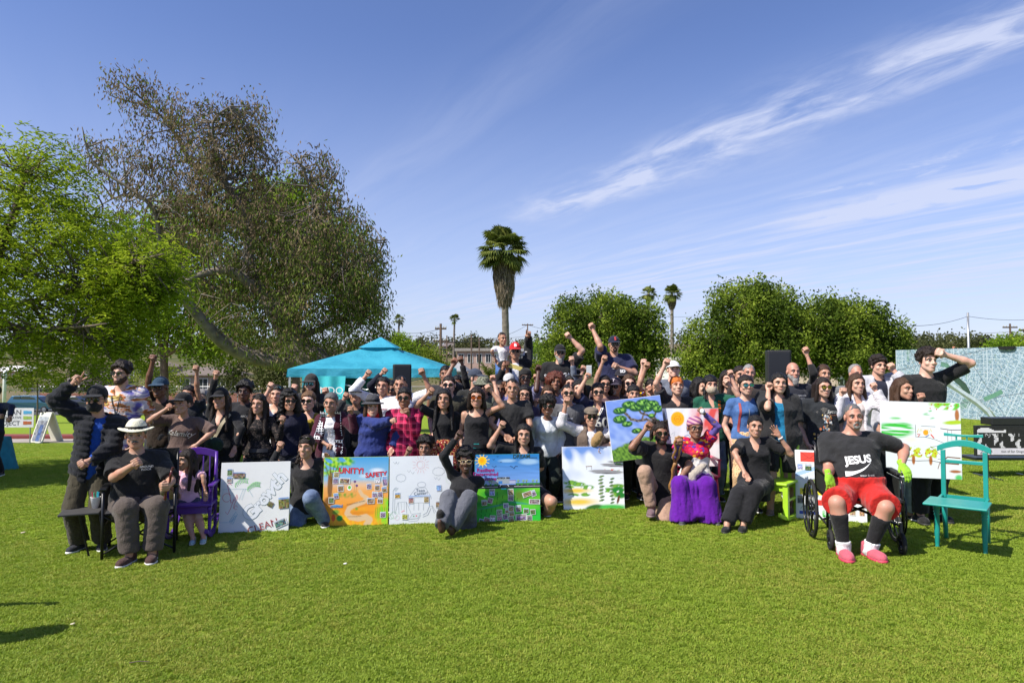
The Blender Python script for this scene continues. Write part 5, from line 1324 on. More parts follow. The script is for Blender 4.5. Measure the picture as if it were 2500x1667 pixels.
# ------------------------------------------------------------------ houses on the slopes
M_GLASS = mat((0.03, 0.035, 0.045), 0.08, var=0, name='window_glass', spec=0.8)
M_TRIM = mat((0.62, 0.61, 0.58), 0.7, name='white_trim')
def house(label, x0, x1, d, base_py, eave_py, ridge_py, wall, roof, wins=3, flat=False, depth=7.0, yaw=0):
 A = W(x0, base_py, d); B = W(x1, base_py, d); ez = W(x0, eave_py, d).z; rz_ = W(x0, ridge_py, d).z
 w = B.x - A.x; z0 = min(A.z, gz((A.x + B.x) / 2, d), gz((A.x + B.x) / 2, d + depth)) - 0.1
 root = empty('house', ((A.x + B.x) / 2, d, z0), label, 'house', 'houses on the slope'); he = ez - z0; hr = rz_ - z0; hw = w / 2
 mw = mat(wall, 0.9, var=0.12, scale=1.2, bmp=0.15, name='house_wall'); mr = mat(roof, 0.85, var=0.25, scale=2.5, bmp=0.4, bscale=8, name='roofing')
 MB().box((-hw, 0, 0), (hw, depth, he)).build('wall', mw, root)
 mb = MB()
 if flat: mb.box((-hw - 0.35, -0.45, he + 0.003), (hw + 0.35, depth + 0.4, he + max(0.22, hr - he)))
 else:
  e = 0.5; vs = [(-hw - e, -e, he + 0.004), (hw + e, -e, he + 0.004), (hw + e, depth + e, he + 0.004), (-hw - e, depth + e, he + 0.004), (-hw * 0.55, depth / 2, hr), (hw * 0.55, depth / 2, hr)]
  vs += [(v[0], v[1], v[2] - 0.12) for v in vs[:4]]
  mb.add(vs, [(0, 1, 5, 4), (1, 2, 5), (2, 3, 4, 5), (3, 0, 4), (0, 6, 7, 1), (1, 7, 8, 2), (2, 8, 9, 3), (3, 9, 6, 0), (6, 9, 8, 7)])
 mb.build('roof', mr, root)
 ww = min(1.5, w / wins * 0.5); wz0 = max(0.5, he - 1.95); wz1 = he - 0.55
 for i in range(wins):
  cx = -hw + (i + 0.5) * w / wins
  f = MB(); t = 0.09
  for lo, hi in (((cx - ww / 2 - t, -0.06, wz0 - t), (cx + ww / 2 + t, 0.02, wz0)), ((cx - ww / 2 - t, -0.06, wz1), (cx + ww / 2 + t, 0.02, wz1 + t)), ((cx - ww / 2 - t, -0.06, wz0), (cx - ww / 2, 0.02, wz1)), ((cx + ww / 2, -0.06, wz0), (cx + ww / 2 + t, 0.02, wz1)), ((cx - 0.03, -0.05, wz0), (cx + 0.03, 0.02, wz1))): f.box(lo, hi)
  fo = f.build('window', M_TRIM, root)
  MB().box((cx - ww / 2, -0.02, wz0), (cx + ww / 2, -0.005, wz1)).build('pane', M_GLASS, fo)
 return root
house('long pinkish house with white windows right of the utility pole', 1115, 1225, 118, 905, 857, 850, (0.42, 0.29, 0.24), (0.30, 0.27, 0.24), 5, True)
house('beige flat roofed house behind the carried child', 1232, 1345, 122, 905, 858, 851, (0.45, 0.38, 0.33), (0.40, 0.40, 0.42), 4, True)
house('small pinkish house high on the hill by the far palm', 1078, 1108, 175, 868, 845, 836, (0.40, 0.26, 0.20), (0.16, 0.13, 0.12), 2)
house('grey roofed shed behind the crowd beside the canopy', 1085, 1130, 75, 925, 905, 886, (0.38, 0.35, 0.32), (0.30, 0.30, 0.30), 1)
house('white low building with a tan chimney box behind the person in the white cap', 1655, 1745, 46, 960, 880, 872, (0.68, 0.66, 0.63), (0.55, 0.52, 0.48), 3, True)
house('pale house with brown roof above the parked cars', 55, 190, 100, 965, 940, 922, (0.44, 0.38, 0.31), (0.13, 0.10, 0.085), 4)
house('tan house with grey roof behind the person making a peace sign', 175, 260, 108, 958, 925, 905, (0.40, 0.30, 0.24), (0.20, 0.18, 0.17), 3)
house('beige hillside house behind the patterned shirt', 268, 400, 125, 935, 895, 878, (0.42, 0.36, 0.29), (0.22, 0.17, 0.14), 4)
house('small white roofed house at the far left hillside', -30, 50, 120, 945, 905, 893, (0.40, 0.26, 0.2), (0.6, 0.58, 0.55), 3)
house('brown house under the eucalyptus limbs', 430, 560, 95, 965, 915, 895, (0.34, 0.26, 0.19), (0.15, 0.12, 0.10), 3)
house('house with orange tile roof above the aerial map', 2370, 2420, 100, 875, 852, 840, (0.5, 0.42, 0.36), (0.36, 0.13, 0.07), 2)
house('low tan building at the right end of the crowd', 2040, 2200, 40, 960, 902, 890, (0.42, 0.34, 0.27), (0.35, 0.31, 0.27), 4, True)
c = W(1708, 868, 47); mb = MB(); mb.box((-0.6, 0, 0), (0.6, 0.8, 0.42)); mb.box((-0.66, -0.06, 0.42), (0.66, 0.86, 0.47)); o = mb.build('roof_unit', mat((0.32, 0.16, 0.09), 0.9, name='clay'), None, (c.x, 47.5, W(1708, 872, 46).z + 0.02)); tag(o, 'terracotta coloured box on the white building roof', 'roof unit')
# ------------------------------------------------------------------ poles, wires, lamps
M_POLE = mat((0.075, 0.050, 0.035), 0.9, var=0.3, scale=3, bmp=0.3, name='weathered_wood'); M_GALV = mat((0.36, 0.37, 0.38), 0.45, 0.6, name='galvanised_steel'); M_WIRE = mat((0.03, 0.03, 0.032), 0.6, var=0, name='cable')
M_BLKMETAL = mat((0.015, 0.015, 0.016), 0.4, var=0.1, name='black_metal'); M_PORC = mat((0.45, 0.44, 0.42), 0.3, name='porcelain')
def upole(label, px, top_py, d, arms=((0.0, 1.0),), r=0.15, m=None, name='utility_pole'):
 t = W(px, top_py, d); z0 = gz(t.x, d); root = empty(name, (t.x, d, z0), label, 'utility pole', 'utility poles'); H = t.z - z0
 MB().tube([(0, 0, -0.2), (0, 0, H)], [r, r * 0.7], 10).build('pole', m or M_POLE, root, smooth=True)
 for dz, hw in arms:
  ca = MB().box((-hw, -0.06, H - dz - 0.22), (hw, 0.06, H - dz - 0.06)).build('crossarm', m or M_POLE, root)
  for k in (-0.9, -0.5, 0.5, 0.9): MB().lathe([(0.05, H - dz - 0.06), (0.06, H - dz + 0.04), (0.03, H - dz + 0.12)], 6, Matrix.Translation((k * hw, 0, 0))).build('insulator', M_PORC, ca)
 return Vector((t.x, d, t.z))
U = [upole('tallest dark utility pole with two crossarms right of the canopy', 1076, 790, 66, ((0.35, 0.55), (1.55, 0.75)), 0.17),
     upole('utility pole with one crossarm above the pointing hand', 1288, 790, 120, ((0.1, 1.0),), 0.15),
     upole('thin bare pole between the palm and the tall pole', 1151, 817, 90, (), 0.13),
     upole('short utility pole beside the tall one', 1091, 819, 100, ((0.9, 1.1),), 0.13),
     upole('far utility pole left of the carried child', 1212, 828, 140, ((0.1, 1.3),), 0.15),
     upole('thin bare pole nearest the tall palm', 1170, 824, 100, (), 0.12),
     upole('pale steel pole above the aerial map', 2363, 763, 55, (), 0.12, M_GALV),
     upole('utility pole with crossarm at the far right', 2466, 790, 80, ((0.3, 0.85),), 0.15),
     upole('utility pole cut by the right edge of the photo', 2512, 800, 70, ((0.1, 1.0), (0.9, 1.0)), 0.15)]
def wire(label, a, b, sag=0.6, r=0.016):
 a, b = Vector(a), Vector(b); pts = [a.lerp(b, i / 20) - Vector((0, 0, sag * 4 * (i / 20) * (1 - i / 20))) for i in range(21)]
 o = MB().tube([p - a for p in pts], r, 4).build('overhead_wire', M_WIRE, None, a); tag(o, label, 'wire', 'overhead power lines')
up = Vector((0, 0, 1))
wire('upper wire from the canopy side to the tall pole', W(940, 802, 80), U[0] - up * 0.5, 0.5, 0.02); wire('wire from the tall pole to the pole above the pointing hand', U[0] - up * 1.7, U[1] - up * 0.2, 1.0, 0.026)
wire('long wire running right from the pole above the pointing hand', U[1] - up * 0.2, W(1400, 806, 130), 0.5, 0.028); wire('lower wire crossing behind the tall palm', W(930, 808, 120), U[1] - up * 2.2, 1.0, 0.024)
wire('lowest wire crossing towards the round tree', U[1] - up * 2.2, W(1420, 822, 125), 0.5, 0.024); wire('wire descending left from the steel pole to the dense tree', U[6] - up * 0.3, W(2190, 794, 48), 0.3, 0.016)
wire('wire running right from the steel pole', U[6] - up * 0.3, W(2520, 780, 60), 0.15, 0.016); wire('second wire right of the dense tree', W(2220, 815, 60), W(2520, 806, 60), 0.15, 0.014)
wire('third wire just above the hedge', W(2220, 828, 60), W(2520, 816, 60), 0.2, 0.014); wire('faint wire between the round tree and the thin palm', W(1560, 771, 90), W(1720, 770, 90), 0.2, 0.016)
wire('faint lower wire between the round trees', W(1600, 818, 90), W(1720, 818, 90), 0.2, 0.016); wire('guy wire slanting from the left cable down to the map', W(2230, 795, 50), W(2252, 850, 50), 0.02, 0.012)
t = W(1880, 697, 40); z0 = gz(t.x, 40); root = empty('street_lamp', (t.x, 40, z0), 'grey street lamp reaching over the tallest dense tree', 'street lamp'); H = t.z - z0
MB().tube([(0, 0, 0), (0, 0, H - 0.7), (0.08, 0, H - 0.35), (0.3, 0, H - 0.08), (0.55, 0, H)], [0.09, 0.06, 0.045, 0.04, 0.035], 8).build('pole', M_GALV, root, smooth=True)
mb = MB(); mb.v = []; mb.prism([(0.5, H - 0.03), (0.62, H + 0.08), (0.95, H + 0.07), (1.02, H + 0.01), (0.95, H - 0.04)], -0.12, 0.12); mb.build('lamp_head', mat((0.6, 0.6, 0.6), 0.4, name='lamp_metal'), root, bevel=0.01)
def post(name, label, px, d, top_py, r, m, cat):
 t = W(px, top_py, d); z0 = gz(t.x, d); o = MB().lathe([(r, 0), (r, t.z - z0 - r), (r * 0.6, t.z - z0)], 10).build(name, m, None, (t.x, d, z0), smooth=True); tag(o, label, cat); return o
post('white_post', 'white metal post at the left edge beyond the banner', 12, 50, 905, 0.12, mat((0.65, 0.66, 0.66), 0.5, name='white_paint'), 'post')
x0, x1 = -56.0, -6.0; yF = 81.0; root = empty('chain_link_fence', (0, yF, gz(-30, yF)), 'chain link fence running behind the parked cars', 'fence')
for i in range(18):
 xx = x0 + (x1 - x0) * i / 17; MB().tube([(xx, 0, 0), (xx, 0, 2.3)], 0.045, 6).build('post', M_GALV, root)
for z_ in (0.1, 2.25): MB().tube([(x0, 0.06, z_), (x1, 0.06, z_)], 0.035, 6).build('rail', M_GALV, root)
mb = MB()
for i in range(-7, 150):
 for sg in (-1, 1):
  a = x0 + i * (x1 - x0) / 150; mb.tube([(a, 0.10 + 0.01 * sg, 0.1), (a + sg * 2.1, 0.10 + 0.01 * sg, 2.2)], 0.009, 3, 0, False)
mb.build('wire_mesh', M_GALV, root)['kind'] = 'stuff'
o = MB().box((0, 0, -0.5), (34, 0.3, 1.35)).build('low_wall', mat((0.27, 0.10, 0.065), 0.9, var=0.25, scale=2, bmp=0.3, name='red_render'), None, (-58, 84, gz(-40, 84))); tag(o, 'reddish low wall behind the chain link fence', 'wall')
# ------------------------------------------------------------------ cars
def car(label, px, py, d, L, H, color, face=1, suv=True):
 g_ = W(px, py, d); z0 = gz(g_.x, d) + 0.034; root = empty('parked_car', (g_.x, d, z0), label, 'car', 'cars parked behind the lawn')
 mp = mat(color, 0.22, 0.3, var=0.04, name='car_paint', coat=0.6); hw = 0.9; h = H
 prof = [(-.50, .22), (-.495, .48), (-.47, .60), (-.40, .98), (-.33, 1.0), (.02, .99), (.12, .93), (.27, .62), (.44, .53), (.49, .42), (.50, .22)] if suv else [(-.50, .24), (-.49, .55), (-.36, .64), (-.24, .96), (.04, 1.0), (.24, .66), (.45, .58), (.495, .42), (.50, .24)]
 P = [(p[0] * L * face, p[1] * h) for p in prof]
 mb = MB(); n = len(P); vs = []
 for y_, inn in ((-hw, 1), (-hw * 0.62, 0), (hw * 0.62, 0), (hw, 1)):
  for p, q in zip(P, prof):
   narrow = 0.80 if (q[1] > 0.75) else 1.0
   vs.append((p[0], y_ * (narrow if inn else 1.0), p[1]))
 fs = [tuple(range(n)), tuple(range(4 * n - 1, 3 * n - 1, -1))]
 for r_ in range(3):
  for i in range(n): fs.append((r_ * n + i, r_ * n + (i + 1) % n, (r_ + 1) * n + (i + 1) % n, (r_ + 1) * n + i))
 mb.add(vs, fs); body = mb.build('body', mp, root, bevel=0.03, smooth=False)
 ga = [(-.37, .64), (-.335, .93), (-.20, .945), (-.20, .64)]; gb = [(-.185, .64), (-.185, .945), (.0, .94), (.08, .89), (.185, .64)]
 for sy in (-1, 1):
  for poly in (ga, gb):
   m_ = MB(); yb = hw * 0.86 * sy
   m_.prism([(p[0] * L * face, p[1] * h) for p in poly], min(yb, yb + sy * 0.05), max(yb, yb + sy * 0.05)); m_.build('window', M_GLASS, root)
 m_ = MB(); m_.add([(.125 * L * face, -hw * .74, .905 * h), (.125 * L * face, hw * .74, .905 * h), (.268 * L * face, hw * .8, .645 * h), (.268 * L * face, -hw * .8, .645 * h)], [(0, 1, 2, 3)]); m_.v = [(v[0] + 0.03 * face, v[1], v[2] + 0.03) for v in m_.v]; m_.build('windscreen', M_GLASS, root)
 for fx in (-.31, .31):
  for sy in (-1, 1):
   wq = empty('wheel', (fx * L, sy * (hw - 0.08), 0.33)); wq.parent = root
   Mx = Matrix.Rotation(R(90), 4, 'X')
   MB().lathe([(0.22, -0.10), (0.32, -0.10), (0.345, -0.06), (0.345, 0.06), (0.32, 0.10), (0.22, 0.10)], 18, Mx).build('tyre', mat((0.015, 0.015, 0.015), 0.9, name='rubber'), wq, smooth=True)
   MB().lathe([(0.05, -0.112), (0.20, -0.105), (0.22, -0.08), (0.22, 0.08), (0.20, 0.105), (0.05, 0.112)], 14, Mx).build('rim', mat((0.4, 0.4, 0.42), 0.3, 0.9, name='alloy'), wq)
 for sy in (-1, 1):
  MB().box((-.497 * L * face - 0.02, sy * .66 - .15, .52 * h), (-.487 * L * face + 0.02, sy * .66 + .15, .62 * h)).build('tail_light', mat((0.35, 0.01, 0.01), 0.2, name='red_lens'), root)
  MB().box((.475 * L * face - 0.03, sy * .62 - .17, .44 * h), (.49 * L * face + 0.02, sy * .62 + .17, .51 * h)).build('headlight', mat((0.6, 0.6, 0.62), 0.1, name='clear_lens'), root)
 return root
car('dark teal sport utility car parked behind the lawn signs', 86, 1004, 68, 4.7, 1.68, (0.03, 0.10, 0.15))
car('white car parked nose in behind the teal one', 150, 1000, 75, 4.5, 1.5, (0.6, 0.61, 0.63), 1, False)
car('dark grey car parked beside the peace sign maker', 190, 1004, 70, 4.6, 1.6, (0.035, 0.04, 0.05), 1, False)
# ------------------------------------------------------------------ signs at the left
def sheet(w, h, t=0.01): return MB().box((-w / 2, 0, 0), (w / 2, t, h))
def decal(parent, txt, size, x, z, y, color, bold=0.0, name='lettering', rot=0, mesh=None, shear=0.0):
 me = textmesh(txt, size, mat(color, 0.7, var=0, name='print_ink'), shear, bold)
 o = link(name, me, parent); o.location = (x, y, z); o.rotation_euler = (R(90), R(rot), 0); return o
d = 24.3; p = W(48, 1043, d); r_ = empty('banner_sign', (p.x, d, p.z), 'white event banner with grey lettering at the left edge', 'banner'); wB = (81 + 60) / F * d; hB = 47 / F * d
p = W(10.5, 1043, d); r_.location = (p.x, d, p.z)
sheet(wB, hB, 0.012).build('banner_cloth', mat((0.62, 0.60, 0.66), 0.7, name='vinyl'), r_)
x0 = -wB / 2; sx = lambda px: (px - 10.5) / F * d;
decal(r_, 'URBAN', 0.26, sx(22), 0.52, -0.004, (0.06, 0.06, 0.08), 0.002); decal(r_, 'COLLABORATIVE', 0.125, sx(18), 0.34, -0.004, (0.06, 0.06, 0.08)); decal(r_, 'PROJECT', 0.22, sx(18), 0.14, -0.004, (0.06, 0.06, 0.08), 0.002)
for zc, col in ((0.53, (0.07, 0.33, 0.60)), (0.34, (0.30, 0.42, 0.08)), (0.16, (0.42, 0.10, 0.03))):
 m_ = MB(); m_.box((sx(56), -0.006, zc - 0.06), (sx(66), -0.003, zc + 0.06)); m_.box((sx(66.5), -0.007, zc - 0.05), (sx(76), -0.004, zc + 0.05)); m_.build('logo_block', mat(col, 0.6, name='print_ink'), r_)
for px in (-45, 72): MB().tube([(sx(px), 0.03, hB), (sx(px), 0.03, gz(p.x, d) - p.z)], 0.02, 6).build('post', M_GALV, r_)
d = 25.3; a = W(111, 1078, d); r_ = empty('sandwich_board', (a.x, d, gz(a.x, d) + 0.02), 'white A frame sandwich board with a picture poster on the path', 'sign'); sc = d / F
hA = 72 * sc; wA = 44 * sc
M_AF = mat((0.62, 0.61, 0.52), 0.6, name='white_plastic')
Mx = Matrix.Rotation(R(-25), 4, 'Z')
fr = MB(); fr.add([Mx @ Vector(v) for v in [(-wA / 2, -0.35, 0), (wA / 2, -0.35, 0), (wA / 2, 0, hA), (-wA / 2, 0, hA), (-wA / 2, -0.30, 0), (wA / 2, -0.30, 0), (wA / 2, 0.04, hA), (-wA / 2, 0.04, hA)]], [(0, 1, 2, 3), (7, 6, 5, 4), (0, 4, 5, 1), (1, 5, 6, 2), (2, 6, 7, 3), (3, 7, 4, 0)]); fr.build('front_panel', M_AF, r_)
fr = MB(); fr.add([Mx @ Vector(v) for v in [(-wA / 2, 0.40, 0), (wA / 2, 0.40, 0), (wA / 2, 0.045, hA), (-wA / 2, 0.045, hA), (-wA / 2, 0.45, 0), (wA / 2, 0.45, 0), (wA / 2, 0.09, hA), (-wA / 2, 0.09, hA)]], [(0, 1, 2, 3), (7, 6, 5, 4), (0, 4, 5, 1), (1, 5, 6, 2), (2, 6, 7, 3), (3, 7, 4, 0)]); fr.build('rear_panel', M_AF, r_)
fr = MB(); n1_ = 8
gq = np.random.default_rng(4)
for i in range(n1_):
 for j in range(12):
  u0, u1 = -wA * .42 + wA * .84 * i / n1_, -wA * .42 + wA * .84 * (i + 1) / n1_; v0, v1 = 0.05 + 0.80 * j / 12, 0.05 + 0.80 * (j + 1) / 12
  cx = abs(i - 4) < 2 and j < 8
  col = np.array((0.05, 0.09, 0.22) if cx else (0.16, 0.17, 0.20)) * gq.uniform(0.5, 1.5) if j < 10 else np.array((0.30, 0.33, 0.36)) * gq.uniform(0.8, 1.2)
  fr.add([Mx @ Vector((u_, -0.352 + 0.35 * v_ - 0.004, v_ * hA)) for u_, v_ in ((u0, v0), (u1, v0), (u1, v1), (u0, v1))], [(0, 1, 2, 3)], 0, tuple(col))
fr.build('poster', colmat('poster_print'), r_, cols=True)
for k in (-0.22, 0.0, 0.22): MB().box((k - 0.07, 0.0, hA - 0.02), (k + 0.07, 0.06, hA + 0.02)).build('clip', mat((0.03, 0.03, 0.03), 0.5, name='black_clip'), r_)
c = W(10, 1045, 13.2); m_ = MB(); N = 26; w0, w1 = 0.50, 0.62; zt = 0.62; vs = []
for j in range(N):
 a_ = 2 * math.pi * j / N; rr = 1 + 0.06 * math.sin(9 * a_); vs.append((w0 * math.copysign(abs(math.cos(a_)) ** 0.6, math.cos(a_)), 0.35 * math.copysign(abs(math.sin(a_)) ** 0.6, math.sin(a_)), zt))
for j in range(N):
 a_ = 2 * math.pi * j / N; rr = 1 + 0.09 * math.sin(9 * a_); vs.append((w1 * rr * math.copysign(abs(math.cos(a_)) ** 0.6, math.cos(a_)), 0.42 * rr * math.copysign(abs(math.sin(a_)) ** 0.6, math.sin(a_)), 0.0))
m_.add(vs, [(j, j + N, (j + 1) % N + N, (j + 1) % N) for j in range(N)] + [tuple(range(N))]); c0 = W(-50, 1000, 13.2); o = m_.build('table_cloth', cloth((0.03, 0.26, 0.36)), None, (c0.x, 13.2, gz(c0.x, 13.2)), smooth=True); tag(o, 'teal cloth covered table cut by the left edge', 'table')
# ------------------------------------------------------------------ teal canopy tent
dC = 13.6; a = W(703, 910, dC); b_ = W(1082, 910, dC); wT = b_.x - a.x; cx = (a.x + b_.x) / 2; zg = gz(cx, dC + 1.5)
root = empty('canopy_tent', (cx, dC, zg), 'turquoise pop up canopy tent behind the crowd', 'tent'); hE = W(0, 900, dC).z - zg; hB = W(0, 920, dC).z - zg; hP = W(0, 838, dC + wT / 2).z - zg; hw = wT / 2
m_teal, nt, bb = newmat('canopy_fabric'); oc = objc(nt); n_ = noise(nt, oc, 2.2, 4, 0.6, 0.6)
nt.links.new(mixc(nt, n_.ss(0.3, 0.7), (0.034, 0.34, 0.50), (0.055, 0.43, 0.60)), bb.inputs['Base Color']); bb.inputs['Roughness'].default_value = 0.6
bump(nt, bb, n_, 0.5, 0.08)
tl = nt.nodes.new('ShaderNodeBsdfTranslucent'); tl.inputs[0].default_value = (0.03, 0.36, 0.52, 1); mxs = nt.nodes.new('ShaderNodeMixShader'); mxs.inputs[0].default_value = 0.30
nt.links.new(bb.outputs[0], mxs.inputs[1]); nt.links.new(tl.outputs[0], mxs.inputs[2]); nt.links.new(mxs.outputs[0], nt.nodes['Material Output'].inputs[0])
N = 20; V = [];
def roofz(u, v):
 r = max(abs(u), abs(v)); z = hP + (hE - hP) * r; lo_ = min(abs(u), abs(v)) / max(r, 1e-6)
 return z - 0.10 * math.sin(math.pi * r) * (1 - lo_ ** 2) * 0.8
mb = MB(); idx = {}
for i in range(N + 1):
 for j in range(N + 1):
  u_, v_ = -1 + 2 * i / N, -1 + 2 * j / N; idx[i, j] = len(mb.v); mb.v.append((u_ * hw, hw + v_ * hw, roofz(u_, v_)))
for i in range(N):
 for j in range(N): mb.f.append((idx[i, j], idx[i + 1, j], idx[i + 1, j + 1], idx[i, j + 1])); mb.m.append(0); mb.c.append((1, 1, 1))
mb.build('roof', m_teal, root, smooth=True)
for nm, A_, B_ in (('valance', (-hw, 0), (hw, 0)), ('valance', (hw, 0), (hw, 2 * hw)), ('valance', (-hw, 0), (-hw, 2 * hw)), ('valance', (-hw, 2 * hw), (hw, 2 * hw))):
 mb = MB(); n = 30; A_, B_ = Vector((*A_, 0)), Vector((*B_, 0)); nrm = (B_ - A_).cross(Vector((0, 0, 1))).normalized();
 if nrm.dot((A_ + B_) / 2 - Vector((0, hw, 0))) < 0: nrm = -nrm
 for i in range(n + 1):
  p = A_.lerp(B_, i / n)
  for k, zz_ in enumerate((hE - 0.002, (hE + hB) / 2, hB)): mb.v.append(tuple(p + nrm * (0.012 + 0.012 * k * math.sin(i * 1.3 + k)) + Vector((0, 0, zz_ - 0.012 * math.sin(i / n * math.pi) * k))))
 for i in range(n):
  for k in (0, 1): mb.f.append((i * 3 + k, i * 3 + k + 1, (i + 1) * 3 + k + 1, (i + 1) * 3 + k)); mb.m.append(0); mb.c.append((1, 1, 1))
 mb.build(nm, m_teal, root, smooth=True)
mb = MB(); s = 0.26   # raised vent cap
vs = [(-s * hw, hw - s * hw, roofz(s, 0) + 0.10), (s * hw, hw - s * hw, roofz(s, 0) + 0.10), (s * hw, hw + s * hw, roofz(s, 0) + 0.10), (-s * hw, hw + s * hw, roofz(s, 0) + 0.10), (0, hw, hP + 0.14)]
mb.add(vs, [(0, 1, 4), (1, 2, 4), (2, 3, 4), (3, 0, 4)]); mb.build('vent_cap', m_teal, root)
M_LEG = mat((0.5, 0.5, 0.52), 0.4, 0.5, name='tent_frame')
for x_, y_ in ((-hw, 0), (hw, 0), (-hw, 2 * hw), (hw, 2 * hw)):
 MB().box((x_ * 0.985 - 0.02, y_ + (0.03 if y_ == 0 else -0.07), gz(cx + x_, dC + y_) - zg), (x_ * 0.985 + 0.02, y_ + (0.07 if y_ == 0 else -0.03), hE - 0.03)).build('leg', M_LEG, root)
for y_ in (0.06, 2 * hw - 0.06):
 for sg in (-1, 1): MB().tube([(-hw * sg, y_, hE - 0.06), (0, y_, hE - 0.42), (hw * sg * 0.02, y_, hE - 0.42)], 0.014, 6).build('truss_bar', M_LEG, root)
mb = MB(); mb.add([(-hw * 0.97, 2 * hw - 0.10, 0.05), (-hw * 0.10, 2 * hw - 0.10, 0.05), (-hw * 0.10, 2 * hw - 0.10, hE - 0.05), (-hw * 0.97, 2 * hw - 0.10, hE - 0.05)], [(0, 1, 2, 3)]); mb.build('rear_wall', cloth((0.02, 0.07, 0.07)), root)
bx0, bx1 = W(738, 918, dC - 0.1), W(845, 918, dC - 0.1); wB = bx1.x - bx0.x; r_ = empty('hanging_banner', ((bx0.x + bx1.x) / 2, dC - 0.10, zg), 'light turquoise cloth banner with white lettering hung from the canopy', 'banner')
mb = MB(); n = 24; hb = 0.85
for i in range(n + 1):
 for k in range(7):
  u_ = i / n; mb.v.append((-wB / 2 + wB * u_ + 0.10 * (k / 6) * (0.5 - u_), 0.035 * math.sin(u_ * 17) * (0.4 + k / 6) - 0.03, hB + 0.02 - hb * k / 6))
for i in range(n):
 for k in range(6): mb.f.append((i * 7 + k, i * 7 + k + 1, (i + 1) * 7 + k + 1, (i + 1) * 7 + k)); mb.m.append(0); mb.c.append((1, 1, 1))
mb.build('cloth', mat((0.05, 0.50, 0.56), 0.6, name='banner_cloth'), r_, smooth=True)
decal(r_, 'MUNDO', 0.20, 0.02, hB - 0.27, -0.085, (0.85, 0.85, 0.85)); decal(r_, 'Gardens', 0.17, 0.0, hB - 0.46, -0.085, (0.85, 0.85, 0.85))
# ------------------------------------------------------------------ loudspeakers on stands
def speaker(label, x0, x1, top_py, d, hgt, yaw):
 a, b = W(x0, top_py, d), W(x1, top_py, d); w = (b.x - a.x) * 0.82; cx = (a.x + b.x) / 2; z0 = gz(cx, d); zt = a.z - z0
 root = empty('loudspeaker', (cx, d, z0), label, 'loudspeaker', 'loudspeakers on tripod stands'); root.rotation_euler = (0, 0, R(yaw)); dp = w * 0.95
 MB().prism([(-w / 2, 0), (w / 2, 0), (w / 2, hgt), (-w / 2, hgt)], -dp / 2, dp / 2, Matrix.Translation((0, 0, zt - hgt))).build('cabinet', mat((0.012, 0.012, 0.013), 0.55, var=0.15, scale=30, bmp=0.3, bscale=200, name='speaker_cabinet'), root, bevel=0.018)
 g_ = MB(); g_.prism([(-w * .44, 0.03), (w * .44, 0.03), (w * .44, hgt - 0.03), (-w * .44, hgt - 0.03)], -dp / 2 - 0.012, -dp / 2 - 0.002, Matrix.Translation((0, 0, zt - hgt))); g_.build('grille', mat((0.022, 0.024, 0.030), 0.5, 0.4, var=0.3, scale=220, name='speaker_grille'), root, bevel=0.006)
 MB().tube([(0, 0, 0.75), (0, 0, zt - hgt)], 0.018, 8).build('pole', M_BLKMETAL, root, smooth=True)
 MB().tube([(0, 0, 0.3), (0, 0, 0.95)], 0.024, 8).build('sleeve', M_BLKMETAL, root, smooth=True)
 for k in range(3):
  a_ = 2 * math.pi * k / 3 + 0.5; lg_ = MB().tube([(0.02 * math.cos(a_), 0.02 * math.sin(a_), 0.85), (0.5 * math.cos(a_), 0.5 * math.sin(a_), 0.02)], 0.012, 6).build('leg', M_BLKMETAL, root)
  MB().tube([(0.02 * math.cos(a_), 0.02 * math.sin(a_), 0.35), (0.3 * math.cos(a_), 0.3 * math.sin(a_), 0.36)], 0.008, 6).build('brace', M_BLKMETAL, root)
speaker('black loudspeaker on a stand in front of the canopy', 955, 1008, 889, 11.5, 0.68, 12)
speaker('black loudspeaker on a stand in front of the tallest dense tree', 1866, 1932, 855, 10.6, 0.72, -14)
# ------------------------------------------------------------------ large aerial map display
A_ = W(2187, 862, 26.0); B_ = W(2640, 832, 19.5); A0 = Vector((A_.x, A_.y, gz(A_.x, A_.y) + 0.02)); B0 = Vector((B_.x, B_.y, gz(B_.x, B_.y) + 0.02))
dirn = (B0 - A0); LM = dirn.length; ang = math.atan2(dirn.y, dirn.x); hM = ((A_.z - A0.z) + (B_.z - B0.z)) / 2
root = empty('aerial_map', A0, 'huge printed aerial street map standing on the grass at right', 'map'); root.rotation_euler = (0, 0, ang)
m_map, nt, bb = newmat('map_print'); oc = objc(nt); X, Y, Z = sep(nt, oc)
ca, sa = math.cos(0.5), math.sin(0.5)
rx_ = X * ca - Z * sa; rz2 = X * sa + Z * ca
zone = noise(nt, oc, 0.35, 2, 0.5).gt(0.52)
def mixf(f, a, b): return a * (E(nt, f.s) * -1.0 + 1.0) + b * f
u1 = mixf(zone, X, rx_); v1 = mixf(zone, Z, rz2)
roads = (u1 * 3.3).frac().lt(0.07).max((v1 * 6.5).frac().lt(0.10)).max((u1 * 0.8).frac().lt(0.03))
vz = voro(nt, comb(nt, u1 * 26, v1 * 34, 0.0), 1.0); cr, cg, cb = sep(nt, vz.outputs['Color'])
c = ramp(nt, cr, [(0.0, (0.09, 0.16, 0.22)), (0.3, (0.17, 0.27, 0.35)), (0.6, (0.28, 0.39, 0.48)), (0.85, (0.46, 0.54, 0.62)), (0.95, (0.17, 0.27, 0.24)), (1.0, (0.34, 0.29, 0.29))])
gn = noise(nt, oc, 1.1, 3, 0.6); c = mixc(nt, gn.ss(0.60, 0.64, 0, 0.75), c, mixc(nt, cg, (0.05, 0.14, 0.09), (0.16, 0.30, 0.20)))
